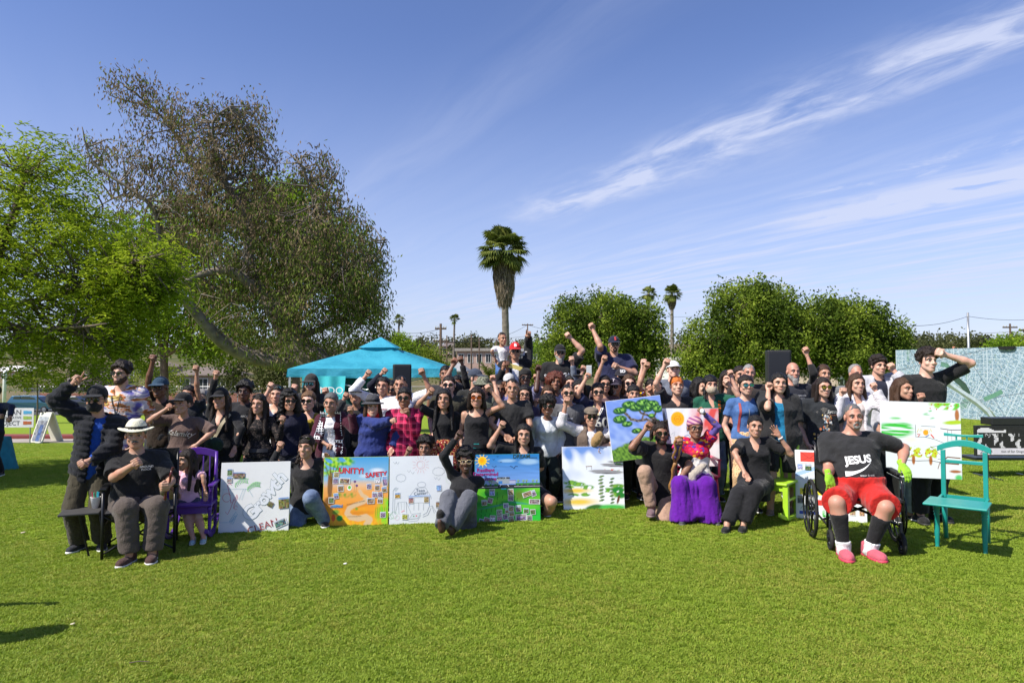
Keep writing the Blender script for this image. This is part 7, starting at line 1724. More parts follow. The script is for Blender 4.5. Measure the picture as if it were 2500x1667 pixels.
# 5 --- terraces
def p_terr(u, v):
 n = n2(12, 14, u, v); n_b = n2(13, 30, u, v); c = lerp(sc3(235, 240, 248), sc3(110, 150, 220), np.clip((v - .55) * 2.2 + (.5 - u) * .9, 0, 1) * np.clip(n * 1.6 - .2, 0, 1)); c = lerp(c, sc3(245, 247, 250), (.5 - v) * 4)
 c = lerp(c, sc3(240, 205, 80), np.clip((blob(u, v, .2, .30, .34, .06, .8) + blob(u, v, .25, .12, .40, .08, .8)) * 1.1, 0, 1))
 g_ = lerp(sc3(40, 130, 40), sc3(130, 180, 60), n_b)
 for cx, cy, rx, ry in ((.12, .43, .12, .03), (.25, .40, .12, .028), (.40, .35, .11, .030), (.10, .36, .08, .02), (.16, .23, .10, .022), (.36, .235, .08, .024), (.75, .30, .12, .03), (.9, .36, .12, .03), (.92, .25, .12, .07), (.95, .46, .06, .02)): c = lerp(c, g_, np.clip(blob(u, v, cx, cy, rx * 1.15, ry * 1.5, .5) * np.clip(n_b * 3 - .3, 0, 1) * 1.4, 0, 1))
 c = lerp(c, sc3(80, 190, 80), blob(u, v, .75, .02, .42, .07, .5)); c = lerp(c, sc3(55, 110, 35), blob(u, v, .48, .03, .17, .05, .4, .2))
 for cx, y0, y1, w in ((.625, .14, .52, .055), (.80, .10, .48, .045)):
  c = lerp(c, sc3(170, 170, 170), blob(u, v, cx, (y0 + y1) / 2, w * .6, (y1 - y0) * .55, .3) * .6)
  for k in range(8):
   yy = y0 + (y1 - y0) * k / 7; c = lerp(c, lerp(sc3(45, 95, 40), sc3(110, 140, 60), n_b), blob(u, v, cx + .012 * math.sin(k * 2), yy, w, .018, .35, .25))
 for (cx, cy, rx, ry, rt) in ((.72, .595, .32, .036, -.05), (.85, .70, .25, .030, -.06), (.90, .755, .18, .02, 0), (.95, .79, .10, .018, 0)):
  c = lerp(c, sc3(150, 150, 155), blob(u, v, cx, cy, rx, ry, .25, rt)); c = lerp(c, sc3(90, 90, 95), blob(u, v, cx, cy - ry * .75, rx * .9, ry * .3, .5, rt)); c = lerp(c, sc3(100, 160, 70), blob(u, v, cx + .05, cy + ry * .6, rx * .6, ry * .5, .5, rt) * (n_b > .55)); c = lerp(c, sc3(215, 90, 60), blob(u, v, cx + .1, cy + ry * .8, rx * .5, ry * .3, .5, rt) * (n2(15, 80, u, v) > .72))
 c = lerp(c, sc3(40, 130, 50), np.maximum(blob(u, v, .90, .30, .13, .06, .4), blob(u, v, .95, .22, .1, .06, .4)) * (n_b > .25)); c = lerp(c, sc3(110, 60, 35), blob(u, v, .90, .15, .025, .09, .4, -.3)); c = lerp(c, sc3(190, 80, 50), blob(u, v, .2, .005, .12, .012, .6) * (n_b > .5)); return c
B = Board('painted canvas of grey garden terraces with green pillars under a cloudy sky', (1376, 1245), (1526, 1242), 151, 8).paint(p_terr)
B.stroke([(.38, .68), (.48, .685)], .010, K(140, 100, 60)).stroke([(.395, .63), (.395, .68)], .004, K(90, 70, 50)).stroke([(.475, .63), (.475, .68)], .004, K(90, 70, 50)); B.done()
# 6 --- tree painting
def p_tree(u, v):
 n = n2(21, 24, u, v, (1, 1)); c = lerp(sc3(120, 150, 225), sc3(165, 190, 238), n * .6 + (.6 - v)); nb = n2(22, 60, u, v); hill = .20 + .16 * np.sin(np.clip(u * 1.25, 0, 1) * 1.5) + .02 * n
 trunk = np.zeros_like(u)
 for pts, w in (([(.93, .10), (.86, .30), (.82, .45), (.86, .58), (.80, .66)], .055), ([(.84, .56), (.70, .63), (.55, .62), (.42, .66), (.36, .74), (.30, .80)], .028), ([(.80, .64), (.72, .70), (.62, .74), (.58, .80)], .022), ([(.62, .64), (.66, .72), (.72, .80)], .020), ([(.82, .62), (.88, .72), (.92, .78)], .022)):
  for i in range(len(pts) - 1):
   for t in np.linspace(0, 1, 6): trunk = np.maximum(trunk, blob(u, v, pts[i][0] + (pts[i + 1][0] - pts[i][0]) * t, pts[i][1] + (pts[i + 1][1] - pts[i][1]) * t, w, w, .3))
 c = lerp(c, lerp(sc3(70, 58, 50), sc3(130, 120, 112), nb), trunk)
 for cx, cy, rx, ry in ((.42, .90, .15, .075), (.24, .82, .14, .065), (.22, .68, .14, .075), (.34, .59, .11, .055), (.55, .84, .15, .07), (.68, .90, .16, .08), (.84, .86, .14, .08), (.93, .78, .11, .07), (.74, .80, .12, .06), (.50, .46, .11, .05), (.80, .68, .07, .04), (.88, .58, .06, .04)):
  m_ = blob(u, v, cx, cy, rx, ry, .18); c = lerp(c, sc3(28, 80, 38), m_); c = lerp(c, lerp(sc3(60, 150, 60), sc3(150, 205, 90), nb), blob(u, v, cx, cy + ry * .2, rx * .85, ry * .7, .6) * (nb > .35))
 g_ = lerp(sc3(70, 110, 40), sc3(120, 165, 60), nb); g_ = lerp(g_, sc3(120, 130, 120), blob(u, v, .5, .10, .09, .04, .5) + blob(u, v, .72, .06, .10, .04, .5)); return lerp(c, g_, (hill - v) * 30)
B = Board('painted canvas of a spreading green tree on a hill held up tilted', (1497, 1128), (1632, 1112), 148, 4, z=1, d=8.72).paint(p_tree); B.done()
# 7 --- sun painting
def p_sun(u, v):
 n = n2(31, 20, u, v, (1.5, .6)); c = lerp(sc3(228, 232, 238), sc3(245, 246, 248), n); c = lerp(c, sc3(232, 90, 85), np.clip(blob(u, v, .98, .80, .55, .42, .6, -.5) * (.35 + n), 0, 1)); c = lerp(c, sc3(150, 180, 230), blob(u, v, .55, .60, .12, .05, .7) * .7); c = lerp(c, sc3(245, 190, 25), blob(u, v, .29, .82, .125, .135, .12)); return lerp(c, sc3(240, 150, 15), blob(u, v, .29, .82, .10, .10, .3) * (np.abs(np.sin(np.hypot(u - .29, v - .82) * 90)) > .7))
B = Board('white painted canvas with an orange sun and red wash behind the purple skirt wearer', (1615, 1138), (1758, 1138), 140, 3, z=1, d=8.78).paint(p_sun)
B.poly([(.02, .80), (.06, .97), (.10, .80), (.13, .66), (.04, .68)], K(120, 125, 130)).stroke([(.40, .52), (.47, .54), (.50, .50)], .006, K(80, 110, 190)).stroke([(.18, .55), (.24, .60), (.22, .52)], .004, K(150, 160, 170))
B.photo(.05, .67, .09, .09, 0, (.12, .06, .12)).photo(.47, .66, .07, .10, 0, (.2, .2, .3)).photo(.10, .54, .06, .09, -4).done()
# 8 --- collage
def p_coll(u, v):
 c = np.broadcast_to(np.array((0.72, 0.74, 0.76)), (*u.shape, 3)); c = lerp(c, sc3(150, 185, 230), ((np.abs(v - (.60 + .16 * (1 - np.abs(u - .35) * 2.2))) < .03)).astype(float) * .9); c = lerp(c, sc3(205, 212, 220), ((np.abs(v - (.53 + .16 * (1 - np.abs(u - .35) * 2.2))) < .025)).astype(float)); c = lerp(c, sc3(60, 190, 60), blob(u, v, .62, .92, .22, .16, .1)); c = lerp(c, sc3(230, 215, 60), ((v > .355) & (v < .44) & (u > .06) & (u < .5)).astype(float)); c = lerp(c, sc3(225, 60, 50), ((v > .20) & (v < .28) & (u > .28) & (u < .66)).astype(float)); c = lerp(c, sc3(60, 85, 190), ((v > .065) & (v < .11) & (u > .04) & (u < .33)).astype(float)); return lerp(c, sc3(60, 180, 60), ((v > .05) & (v < .14) & (u > .37) & (u < .56)).astype(float) * n2(3, 70, u, v))
B = Board('white collage board with a red envelope shape and yellow bus behind the wheelchair', (1944, 1265), (2118, 1277), 167, 7).paint(p_coll)
B.poly([(.08, .83), (.34, .83), (.34, .97), (.08, .97)], K(215, 75, 65)).stroke([(.08, .97), (.21, .88), (.34, .97)], .005, K(150, 40, 40)).stroke([(.08, .83), (.19, .89)], .004, K(160, 45, 45)).stroke([(.34, .83), (.22, .89)], .004, K(160, 45, 45)).stroke([(.06, .81), (.37, .81), (.37, .98)], .004, K(200, 160, 160))
B.disc(.12, .355, .025, .025, K(70, 65, 50)).disc(.42, .345, .025, .025, K(70, 65, 50)).poly([(.10, .40), (.13, .40), (.13, .43), (.10, .43)], K(60, 60, 60)).text('SCHOOL BUS', .03, .28, .405, K(140, 120, 20), -3)
for x_ in (.11, .23): B.arc(x_ + .02, .14, .06, .05, .006, K(110, 110, 115), 0, 180, 12)
for k_ in range(5): B.disc(.40 + .035 * k_, .06, .016, .016, K(45, 150, 45)).stroke([(.40 + .035 * k_, .10), (.40 + .035 * k_, .16)], .004, K(50, 160, 60))
B.photo(.07, .755, .085, .085, 0, (.3, .3, .5)).photo(.19, .75, .09, .09, 0, (.08, .12, .05), border=False).photo(.25, .545, .09, .10, 0, (.18, .2, .1), border=False).photo(.36, .54, .09, .10, 0, (.2, .15, .3), border=False).photo(.07, .28, .09, .11, 0, (.1, .1, .12), border=False).photo(.80, .15, .09, .11, 0).photo(.93, .15, .08, .12, 0, (.3, .18, .1)).photo(.80, .28, .09, .08, 0, (.3, .1, .1)).done()
# 9 --- orange tree board
def p_or(u, v):
 c = np.broadcast_to(np.array((0.78, 0.82, 0.82)), (*u.shape, 3)).copy(); st = n2(41, 60, u, v, (.12, 2.0)); n = n2(42, 60, u, v)
 c = lerp(c, sc3(60, 190, 60), np.clip(blob(u, v, .16, .62, .28, .12, .35) + blob(u, v, .28, .68, .14, .05, .4), 0, 1) * np.clip(st * 2.4 - .3, 0, 1)); c = lerp(c, sc3(90, 200, 80), blob(u, v, .18, .775, .09, .02, .5) * st * 1.4); c = lerp(c, sc3(50, 180, 70), (blob(u, v, .58, .845, .07, .022, .5) + blob(u, v, .645, .79, .05, .018, .5) + blob(u, v, .62, .89, .03, .02, .5)) * np.clip(n * 2 - .4, 0, 1)); c = lerp(c, lerp(sc3(170, 205, 40), sc3(90, 195, 60), u * 2 - 1), np.clip(blob(u, v, .88, .985, .30, .09, .25), 0, 1) * np.clip(n * 2.4 - .3, 0, 1)); c = lerp(c, sc3(175, 110, 60), blob(u, v, .955, .84, .035, .10, .4)); c = lerp(c, sc3(175, 205, 40), blob(u, v, .92, .745, .17, .035, .4, .08))
 for cx, w in ((.41, .11), (.625, .085)):
  c = lerp(c, lerp(sc3(165, 200, 40), sc3(205, 215, 50), n), np.clip(blob(u, v, cx, .345, w, .075, .2) + blob(u, v, cx - w * .5, .31, w * .5, .05, .25) + blob(u, v, cx + w * .55, .31, w * .45, .05, .25), 0, 1) * (n > .3)); c = lerp(c, sc3(175, 105, 45), blob(u, v, cx - .01, .235, .025, .075, .3))
 c = lerp(c, sc3(240, 165, 30), blob(u, v, .56, .60, .038, .042, .2)); c = lerp(c, sc3(235, 225, 190), blob(u, v, .37, .50, .12, .06, .8) * .5); c = lerp(c, sc3(90, 200, 110), blob(u, v, .96, .02, .06, .05, .5)); return lerp(c, sc3(170, 110, 70), blob(u, v, .92, .10, .09, .025, .4))
B = Board('large white painted board with green strokes and two orange trees at the right', (2153, 1163), (2350, 1171), 184, 3, z=1, d=7.65, d2=7.55).paint(p_or, 110)
INK = K(70, 55, 60)
B.stroke([(.29, .23), (.45, .225), (.60, .235), (.75, .215), (.95, .20)], .006, INK).stroke([(.435, .535), (.43, .70)], .005, INK).stroke([(.44, .54), (.56, .54), (.68, .51), (.78, .47)], .004, INK).stroke([(.50, .685), (.68, .68)], .004, INK).stroke([(.74, .66), (.86, .645), (1.0, .65)], .009, K(90, 60, 70)).stroke([(.83, .64), (.83, .48)], .005, K(120, 80, 90)).stroke([(.88, .64), (.88, .50)], .004, K(150, 110, 120)).stroke([(.92, .60), (.92, .52)], .005, K(190, 170, 180)).stroke([(.61, .42), (.78, .28)], .003, INK).stroke([(.61, .41), (.80, .45), (1.0, .43)], .003, INK).stroke([(.70, .26), (.80, .25)], .003, INK)
B.stroke([(.75, .22), (.82, .29), (.98, .28)], .014, K(130, 85, 60)).stroke([(.72, .21), (.96, .20)], .014, K(130, 85, 60)).stroke([(.72, .20), (.70, .13)], .008, K(140, 100, 80)).stroke([(.78, .20), (.76, .12)], .008, K(140, 100, 80))
for x_ in (.48, .60): B.stroke([(x_ - .03, .60), (x_ - .01, .645), (x_ + .005, .61), (x_ + .02, .65), (x_ + .035, .61)], .007, K(225, 195, 60))
B.stroke([(.45, .575), (.49, .575), (.46, .54)], .010, K(215, 80, 60)).stroke([(.55, .54), (.60, .57)], .010, K(110, 140, 190)).stroke([(.62, .58), (.66, .53)], .016, K(225, 90, 80))
for x_, y_ in ((.33, .33), (.36, .37), (.42, .36), (.44, .33), (.48, .33), (.50, .30), (.38, .30), (.58, .37), (.64, .365), (.67, .33), (.60, .33), (.55, .33), (.68, .30), (.64, .97), (.72, .98), (.80, .97), (.88, .96), (.95, .97), (.84, .93), (.62, .92), (.70, .91)): B.disc(x_, y_, .008, .009, K(200, 90, 40), 8)
B.done()
# ------------------------------------------------------------------ chairs
def turned(mb, x, y, z0, z1, r, m=0, sx=0.0, sy=0.0, rings=True):
 H = z1 - z0; prof = [(.55, 0), (.75, .03), (.6, .06), (.7, .10), (.95, .45), (.8, .70), (1.05, .72), (.7, .75), (1.1, .78), (.8, .81), (1.15, .84), (1.15, 1.0)] if rings else [(.8, 0), (1, .5), (.8, 1)]
 M = Matrix.Translation((x, y, z0)) @ Matrix(((1, 0, sx / max(H, 1e-6), 0), (0, 1, sy / max(H, 1e-6), 0), (0, 0, 1, 0), (0, 0, 0, 1)))
 mb.lathe([(r * a, H * t) for a, t in prof], 10, M)
FL, FR, BR = G(2289, 1336), G(2406, 1353), G(2431, 1336)
X = (FR - FL); wC = X.length; X.normalize(); Yb = Vector((-X.y, X.x, 0)); yaw = math.atan2(X.y, X.x); cen = (FL + FR) / 2
root = empty('valet_chair', cen, 'empty teal painted wooden valet chair with hanger back', 'chair'); root.rotation_euler = (0, 0, yaw)
M_TEAL = mat((0.012, 0.27, 0.235), 0.38, var=0.08, name='teal_paint', bmp=0.05)
hw = wC / 2; dp = 0.40; sh = 0.475
for x_, y_ in ((-hw, 0), (hw, 0)): mb = MB(); turned(mb, x_, y_, 0, sh - 0.02, 0.028); mb.build('leg', M_TEAL, root, smooth=True)
zt = 1.02
for x_ in (-hw * 0.92, hw * 0.92):
 MB().tube([(x_, dp + 0.06, 0), (x_, dp + 0.01, sh * 0.5), (x_, dp - 0.02, sh)], [0.021, 0.025, 0.028], 8).build('leg', M_TEAL, root, smooth=True)
 mb = MB(); mb.box((x_ - 0.021, dp - 0.048, sh - 0.03), (x_ + 0.021, dp - 0.012, zt - 0.085)); mb.build('back_post', M_TEAL, root, bevel=0.005)
mb = MB(); mb.prism([(-hw - 0.06, -0.03), (hw + 0.06, -0.03), (hw + 0.06, dp), (-hw - 0.06, dp)], 0, 0.022, Matrix.Translation((0, 0, sh + 0.022)) @ Matrix.Rotation(R(-90), 4, 'X') @ Matrix.Scale(-1, 4, (0, 0, 1))); mb.build('seat', M_TEAL, root, bevel=0.008)
mb = MB(); mb.box((-hw, 0.0, sh - 0.07), (hw, 0.022, sh - 0.002)); mb.box((-hw, dp - 0.03, sh - 0.07), (hw, dp - 0.01, sh - 0.002)); mb.box((-hw - 0.012, 0.0, sh - 0.07), (-hw + 0.012, dp, sh - 0.003)); mb.box((hw - 0.012, 0.0, sh - 0.07), (hw + 0.012, dp, sh - 0.003)); mb.build('apron', M_TEAL, root)
n = 16; top = [(-hw * 1.18 + hw * 2.36 * i / n, zt - 0.095 + 0.075 * math.sin(math.pi * i / n) ** 0.9 + 0.045) for i in range(n + 1)]; bot = [(x_, z_ - 0.055 - 0.010 * math.sin(math.pi * i / n)) for i, (x_, z_) in enumerate(top)]
MB().prism(top + bot[::-1], dp - 0.05, dp - 0.015).build('crest_rail', M_TEAL, root, bevel=0.004)
MB().box((-hw * 0.92, dp - 0.04, 0.80), (hw * 0.92, dp - 0.02, 0.835)).build('back_rail', M_TEAL, root, bevel=0.004)
n = 10; up_ = [(-hw * 0.86 + hw * 1.72 * i / n, zt + 0.09 - 0.012 * math.sin(math.pi * i / n)) for i in range(n + 1)]; dn = [(x_, z_ - 0.032 + 0.010 * math.sin(math.pi * i / n)) for i, (x_, z_) in enumerate(up_)]
MB().prism(up_ + dn[::-1], dp - 0.045, dp - 0.02).build('hanger_bar', M_TEAL, root, bevel=0.003)
for x_ in (-0.06, 0.03): MB().tube([(x_, dp - 0.032, zt), (x_, dp - 0.032, zt + 0.06)], 0.008, 6).build('strut', M_TEAL, root)
def rocker(label, c, yaw, m, w, d, sh, top, spindles, arms, name='rocking_chair', slat=False):
 root = empty(name, c, label, 'chair'); root.rotation_euler = (0, 0, R(yaw)); hw = w / 2
 lr = 0.018 if not slat else 0.0
 for x_ in (-hw, hw):
  pts = [(x_, -d * 0.95 + (1.9 * d) * i / 14, 0.035 * ((i / 14 - 0.48) * 2) ** 2 * 3.0 + 0.004) for i in range(15)]
  mb = MB()
  for i in range(14):
   a, b = Vector(pts[i]), Vector(pts[i + 1]); mb.add([(x_ - .016, a.y, a.z), (x_ + .016, a.y, a.z), (x_ + .016, a.y, a.z + .045), (x_ - .016, a.y, a.z + .045), (x_ - .016, b.y, b.z), (x_ + .016, b.y, b.z), (x_ + .016, b.y, b.z + .045), (x_ - .016, b.y, b.z + .045)], [(0, 4, 5, 1), (3, 2, 6, 7), (0, 3, 7, 4), (1, 5, 6, 2)] + ([(0, 1, 2, 3)] if i == 0 else []) + ([(4, 7, 6, 5)] if i == 13 else []))
  mb.build('rocker', m, root)
 for x_ in (-hw, hw):
  for y_ in (-d * .45, d * .42):
   if slat: MB().box((x_ - .030, y_ - .028, 0.03), (x_ + .030, y_ + .028, sh if y_ > 0 else (sh if not arms else sh + .20))).build('leg', m, root, bevel=0.004)
   else: mb = MB(); turned(mb, x_, y_, 0.03, sh, .020); mb.build('leg', m, root, smooth=True)
 MB().box((-hw - .025, -d * .55, sh), (hw + .025, d * .5, sh + .028)).build('seat', m, root, bevel=0.008)
 for y_ in (-d * .45, d * .42): MB().box((-hw, y_ - .01, sh - .07), (hw, y_ + .01, sh - .002)).build('apron', m, root)
 for x_ in (-hw, hw): MB().box((x_ - .01, -d * .45, sh * .55), (x_ + .01, d * .42, sh * .55 + .025)).build('stretcher', m, root)
 bt = top - sh
 for x_ in (-hw, hw): MB().tube([(x_, d * .44, sh - .02), (x_, d * .50, sh + bt * .5), (x_ * .98, d * .62, top - .02)], [.022, .019, .017], 8).build('back_post', m, root, smooth=True)
 n = 12; u_ = [(-hw * 1.05 + 2.1 * hw * i / n, top - .02 + .05 * math.sin(math.pi * i / n)) for i in range(n + 1)]; dn = [(p[0], p[1] - .075) for p in u_]
 MB().prism(u_ + dn[::-1], d * .60, d * .60 + .022).build('crest_rail', m, root, bevel=0.004)
 for i in range(spindles):
  x_ = -hw + 2 * hw * (i + 1) / (spindles + 1)
  if slat: MB().box((x_ - .02, d * .50, sh + .02), (x_ + .02, d * .515, top - .06)).build('slat', m, root)
  else: MB().tube([(x_, d * .46, sh + .02), (x_, d * .60, top - .06)], .008, 6).build('spindle', m, root)
 if arms:
  for x_ in (-hw - .01, hw + .01):
   MB().box((x_ - .028, -d * .5, sh + .20), (x_ + .028, d * .5, sh + .225)).build('armrest', m, root, bevel=0.006)
   if not slat: mb = MB(); turned(mb, x_, -d * .40, sh + .02, sh + .20, .018); mb.build('arm_post', m, root, smooth=True)
 return root
rocker('purple painted rocking chair under the child', G(468, 1309), 14, mat((0.085, 0.022, 0.26), 0.35, var=0.1, name='purple_paint'), .40, .36, .34, .88, 5, True)
rocker('lime green wooden rocking chair under the waving person', G(1886, 1264) + Vector((0.02, 0.06, 0)), -40, mat((0.36, 0.60, 0.03), 0.4, var=0.06, name='lime_paint'), .46, .44, .42, .93, 4, False, slat=True)
root = empty('garden_chair', G(1700, 1250) + Vector((0, 0.10, 0)), 'pink plastic chair under the person in the purple skirt', 'chair'); m_ = mat((0.55, 0.03, 0.10), 0.35, name='pink_plastic')
for x_ in (-.22, .22):
 for y_ in (-.2, .2): MB().tube([(x_ * 1.12, y_ * 1.12, 0), (x_, y_, .44)], .02, 8).build('leg', m_, root, smooth=True)
MB().box((-.25, -.24, .44), (.25, .24, .465)).build('seat', m_, root, bevel=.01); MB().box((-.24, .22, .50), (.24, .25, .88)).build('backrest', m_, root, bevel=.01)
for x_ in (-.26, .26): MB().box((x_ - .025, -.2, .64), (x_ + .025, .24, .66)).build('armrest', m_, root, bevel=.006); MB().tube([(x_, -.19, .45), (x_, -.19, .64)], .014, 6).build('arm_post', m_, root)
c = (G(224, 1352) + G(424, 1345)) / 2; c = Vector((W(340, 1300, 6.72).x, 6.76, 0)); root = empty('folding_chair', c, 'black folding camp chair with side tray under the person in the straw hat', 'chair'); root.rotation_euler = (0, 0, R(24)); M_TB = mat((0.02, 0.02, 0.022), 0.35, 0.4, name='black_tube'); M_CAN = cloth((0.015, 0.015, 0.018))
hw = .30
for x_ in (-hw, hw):
 for a_, b_ in (((x_, -.28, 0), (x_, -.28, .64)), ((x_, .24, 0), (x_, .30, .95))): MB().tube([a_, b_], .014, 8).build('leg', M_TB, root, smooth=True)
 MB().tube([(x_, -.28, .30), (x_, .25, .30)], .010, 6).build('side_bar', M_TB, root); MB().tube([(x_, -.28, .42), (x_, .27, .42)], .012, 6).build('seat_bar', M_TB, root)
 MB().box((x_ - .03, -.30, .64), (x_ + .03, .27, .665)).build('armrest', M_TB, root, bevel=.008)
for y_ in (-.26, .22):
 for s_2 in (1, -1): MB().tube([(-hw * s_2, y_ + .012 * s_2, .05), (hw * s_2, y_ + .012 * s_2, .40)], .009, 6).build('cross_brace', M_TB, root)
MB().box((-hw, -.27, .41), (hw, .26, .425)).build('seat', M_CAN, root); MB().box((-hw, .285, .58), (hw, .30, .95)).build('backrest', M_CAN, root)
MB().box((-hw - .36, -.26, .425), (-hw - .03, .08, .445)).build('side_tray', mat((0.05, 0.048, 0.046), 0.6, name='tray_plastic'), root, bevel=.006); MB().tube([(-hw - .20, -.20, .424), (-hw - .12, -.16, .03)], .010, 6).build('tray_leg', M_TB, root); MB().tube([(-hw - .05, -.1, .42), (-hw, -.2, .20)], .008, 6).build('tray_brace', M_TB, root)
cp = W(220, 1252, 6.5); cup = empty('pen_cup', (cp.x, 6.58, 0.445 + 0.0), 'white cup of markers on the folding chair tray', 'cup')
MB().lathe([(.030, 0), (.044, .10), (.047, .105), (.041, .103), (.028, .008)], 16).build('cup_wall', mat((.75, .74, .72), .4, name='white_plastic_cup'), cup, smooth=True)
for i, col in enumerate(((.05, .3, .5), (.02, .45, .45), (.5, .05, .1), (.1, .4, .2))): MB().tube([(.012 * math.cos(i * 1.6), .012 * math.sin(i * 1.6), .01), (.032 * math.cos(i * 1.6), .032 * math.sin(i * 1.6), .15)], .006, 6).build('marker', mat(col, .4, var=0, name='marker_barrel'), cup)
c = Vector((W(2098, 1300, 6.95).x, 7.0, 0)); root = empty('wheelchair', c, 'black manual wheelchair with large spoked wheels', 'wheelchair'); root.rotation_euler = (0, 0, R(-14)); hw = .335; sh = .50
M_RUB = mat((.012, .012, .012), .8, name='rubber'); M_CHR = mat((.03, .03, .032), .25, .7, var=0, name='black_chrome')
def wheel(name, x_, y_, z_, r, tw, spokes, parent):
 w_ = empty(name, (x_, y_, z_)); w_.parent = parent; N = 36
 MB().tube([(0, r * math.cos(2 * math.pi * i / N), r * math.sin(2 * math.pi * i / N)) for i in range(N + 1)] + [(0, r * math.cos(2 * math.pi / N), r * math.sin(2 * math.pi / N))], tw, 8, 0, False).build('tyre', M_RUB, w_, smooth=True)
 MB().tube([(0, (r - tw * 1.3) * math.cos(2 * math.pi * i / N), (r - tw * 1.3) * math.sin(2 * math.pi * i / N)) for i in range(N + 1)], tw * .6, 6, 0, False).build('rim', M_CHR, w_, smooth=True)
 MB().tube([(-.035, 0, 0), (.035, 0, 0)], .022 if r > .2 else .03, 10).build('hub', M_CHR, w_)
 for i in range(spokes): MB().tube([(0.02 * (-1) ** i, .02 * math.cos(6.283 * i / spokes), .02 * math.sin(6.283 * i / spokes)), (0, (r - tw) * math.cos(6.283 * i / spokes + .2), (r - tw) * math.sin(6.283 * i / spokes + .2))], .004 if r > .2 else .012, 4).build('spoke', M_CHR, w_)
 return w_
for s_2 in (-1, 1):
 wh = wheel('rear_wheel', s_2 * (hw + .06), .16, .305, .285, .018, 16, root); N = 30
 MB().tube([(s_2 * .04, .25 * math.cos(2 * math.pi * i / N), .25 * math.sin(2 * math.pi * i / N)) for i in range(N + 1)], .010, 6, 0, False).build('hand_rim', M_CHR, wh, smooth=True)
 wheel('caster', s_2 * (hw - .02), -.36, .105, .082, .022, 5, root)
 MB().tube([(s_2 * (hw - .02), -.36, .105), (s_2 * (hw - .02), -.33, .30)], .016, 8).build('caster_fork', M_CHR, root)
 MB().tube([(s_2 * hw, -.33, .22), (s_2 * hw, -.33, sh + .16), (s_2 * hw, -.28, sh + .22), (s_2 * hw, .20, sh + .22), (s_2 * hw, .24, sh + .18), (s_2 * hw, .24, .20)], .013, 8).build('side_frame', M_CHR, root, smooth=True)
 MB().tube([(s_2 * hw, -.36, sh), (s_2 * hw, .24, sh)], .013, 8).build('seat_rail', M_CHR, root); MB().tube([(s_2 * hw, -.33, .24), (s_2 * hw, .24, .24)], .012, 8).build('lower_rail', M_CHR, root)
 MB().box((s_2 * hw - .035, -.26, sh + .235), (s_2 * hw + .035, .12, sh + .265)).build('armrest', mat((.015, .015, .016), .6, name='vinyl_pad'), root, bevel=.01)
 MB().box((s_2 * hw - .008, -.22, sh + .02), (s_2 * hw + .008, .18, sh + .20)).build('side_panel', mat((.02, .022, .02), .5, name='side_plastic'), root)
 MB().tube([(s_2 * hw, .24, sh), (s_2 * hw, .26, sh + .46), (s_2 * hw, .36, sh + .48)], .013, 8).build('push_handle', M_CHR, root, smooth=True)
 MB().tube([(-s_2 * hw, -.10 + .02 * s_2, .24), (s_2 * hw, -.10 + .02 * s_2, sh - .01)], .013, 8).build('cross_brace', M_CHR, root)
MB().box((-hw, -.36, sh - .005), (hw, .22, sh + .02)).build('seat', M_CAN, root); MB().box((-hw, .235, sh + .02), (hw, .255, sh + .44)).build('backrest', M_CAN, root)
rz0 = 10.25; o = empty('riser', (W(1375, 900, 11.05).x, 11.05, 0), 'low wooden riser behind the crowd for the raised back row', 'riser'); wR = 2.3
for k in range(6): MB().box((-wR / 2, -.42 + k * .14 + .003, .31), (wR / 2, -.42 + (k + 1) * .14 - .003, .35)).build('plank', mat((.20, .14, .09), .8, var=.3, name='riser_wood'), o)
for x_ in (-wR / 2 + .05, 0, wR / 2 - .05):
 for y_ in (-.36, .36): MB().box((x_ - .04, y_ - .04, 0), (x_ + .04, y_ + .04, .309)).build('leg', mat((.16, .11, .07), .8, var=.3, name='riser_wood'), o)
# ------------------------------------------------------------------ the crowd (left to right, front figures first in each stretch)
def T(c=BLACK, sl=.62, **k): return dict(c=c, sl=sl, **k)
def Bt(c=(.02, .021, .026), kind='trousers', **k): return dict(c=c, kind=kind, **k)
LEG_SIT = dict(spine=(0, .12, 1))
OLIVE = (.050, .042, .026); BROWN = (.060, .040, .030); GREY = (.10, .10, .11); JEAN = 'jeans'
def strap(info, p0, p1, m, w=.018, name='strap', bulge=.03):
 """belt across the chest between two chest points (x, s) hugging the shirt"""
 src = info['tops'].get('over') or info['tops']['top']; bvh = BVHTree.FromPolygons([tuple(q) for q in src[0]], [tuple(int(i) for i in q) for q in src[1]])
 X, Z, Fd, pv, S = info['X'], info['Z'], info['Fd'], info['pv'], info['S']; L_, R_ = [], []
 d = Vector((p1[0] - p0[0], 0, p1[1] - p0[1])).normalized(); nx, nz = -d.z, d.x; n = 14; V = []
 for i in range(n + 1):
  t = i / n
  for sg in (-1, 1):
   a = p0[0] + (p1[0] - p0[0]) * t + nx * w * sg; s = p0[1] + (p1[1] - p0[1]) * t + nz * w * sg; o = pv + X * a + Z * s + Fd * 1.0; h = bvh.ray_cast(o, -Fd, 2)
   V.append(tuple((h[0] + Fd * .008) if h[0] is not None else (o - Fd * .92)))
 mb = MB(); mb.add(V, [(2 * i, 2 * i + 1, 2 * i + 3, 2 * i + 2) for i in range(n)]); return mb.build(name, m, info['root'], smooth=True)
def blobobj(name, prims, m, loc, h=.012, label=None, cat=None, k=.02, disp=0.004, parent=None):
 lo = np.min([p[0] for p in prims], 0); hi = np.max([p[1] for p in prims], 0); v = Vol(lo, hi, h)
 for p in prims: v.add(p, k)
 if disp: v.disp(wav(3, 60, disp))
 o = link(name, parts_mesh(name, [(*v.mesh(), 0)], [m]), parent, loc); tag(o, label, cat); return o
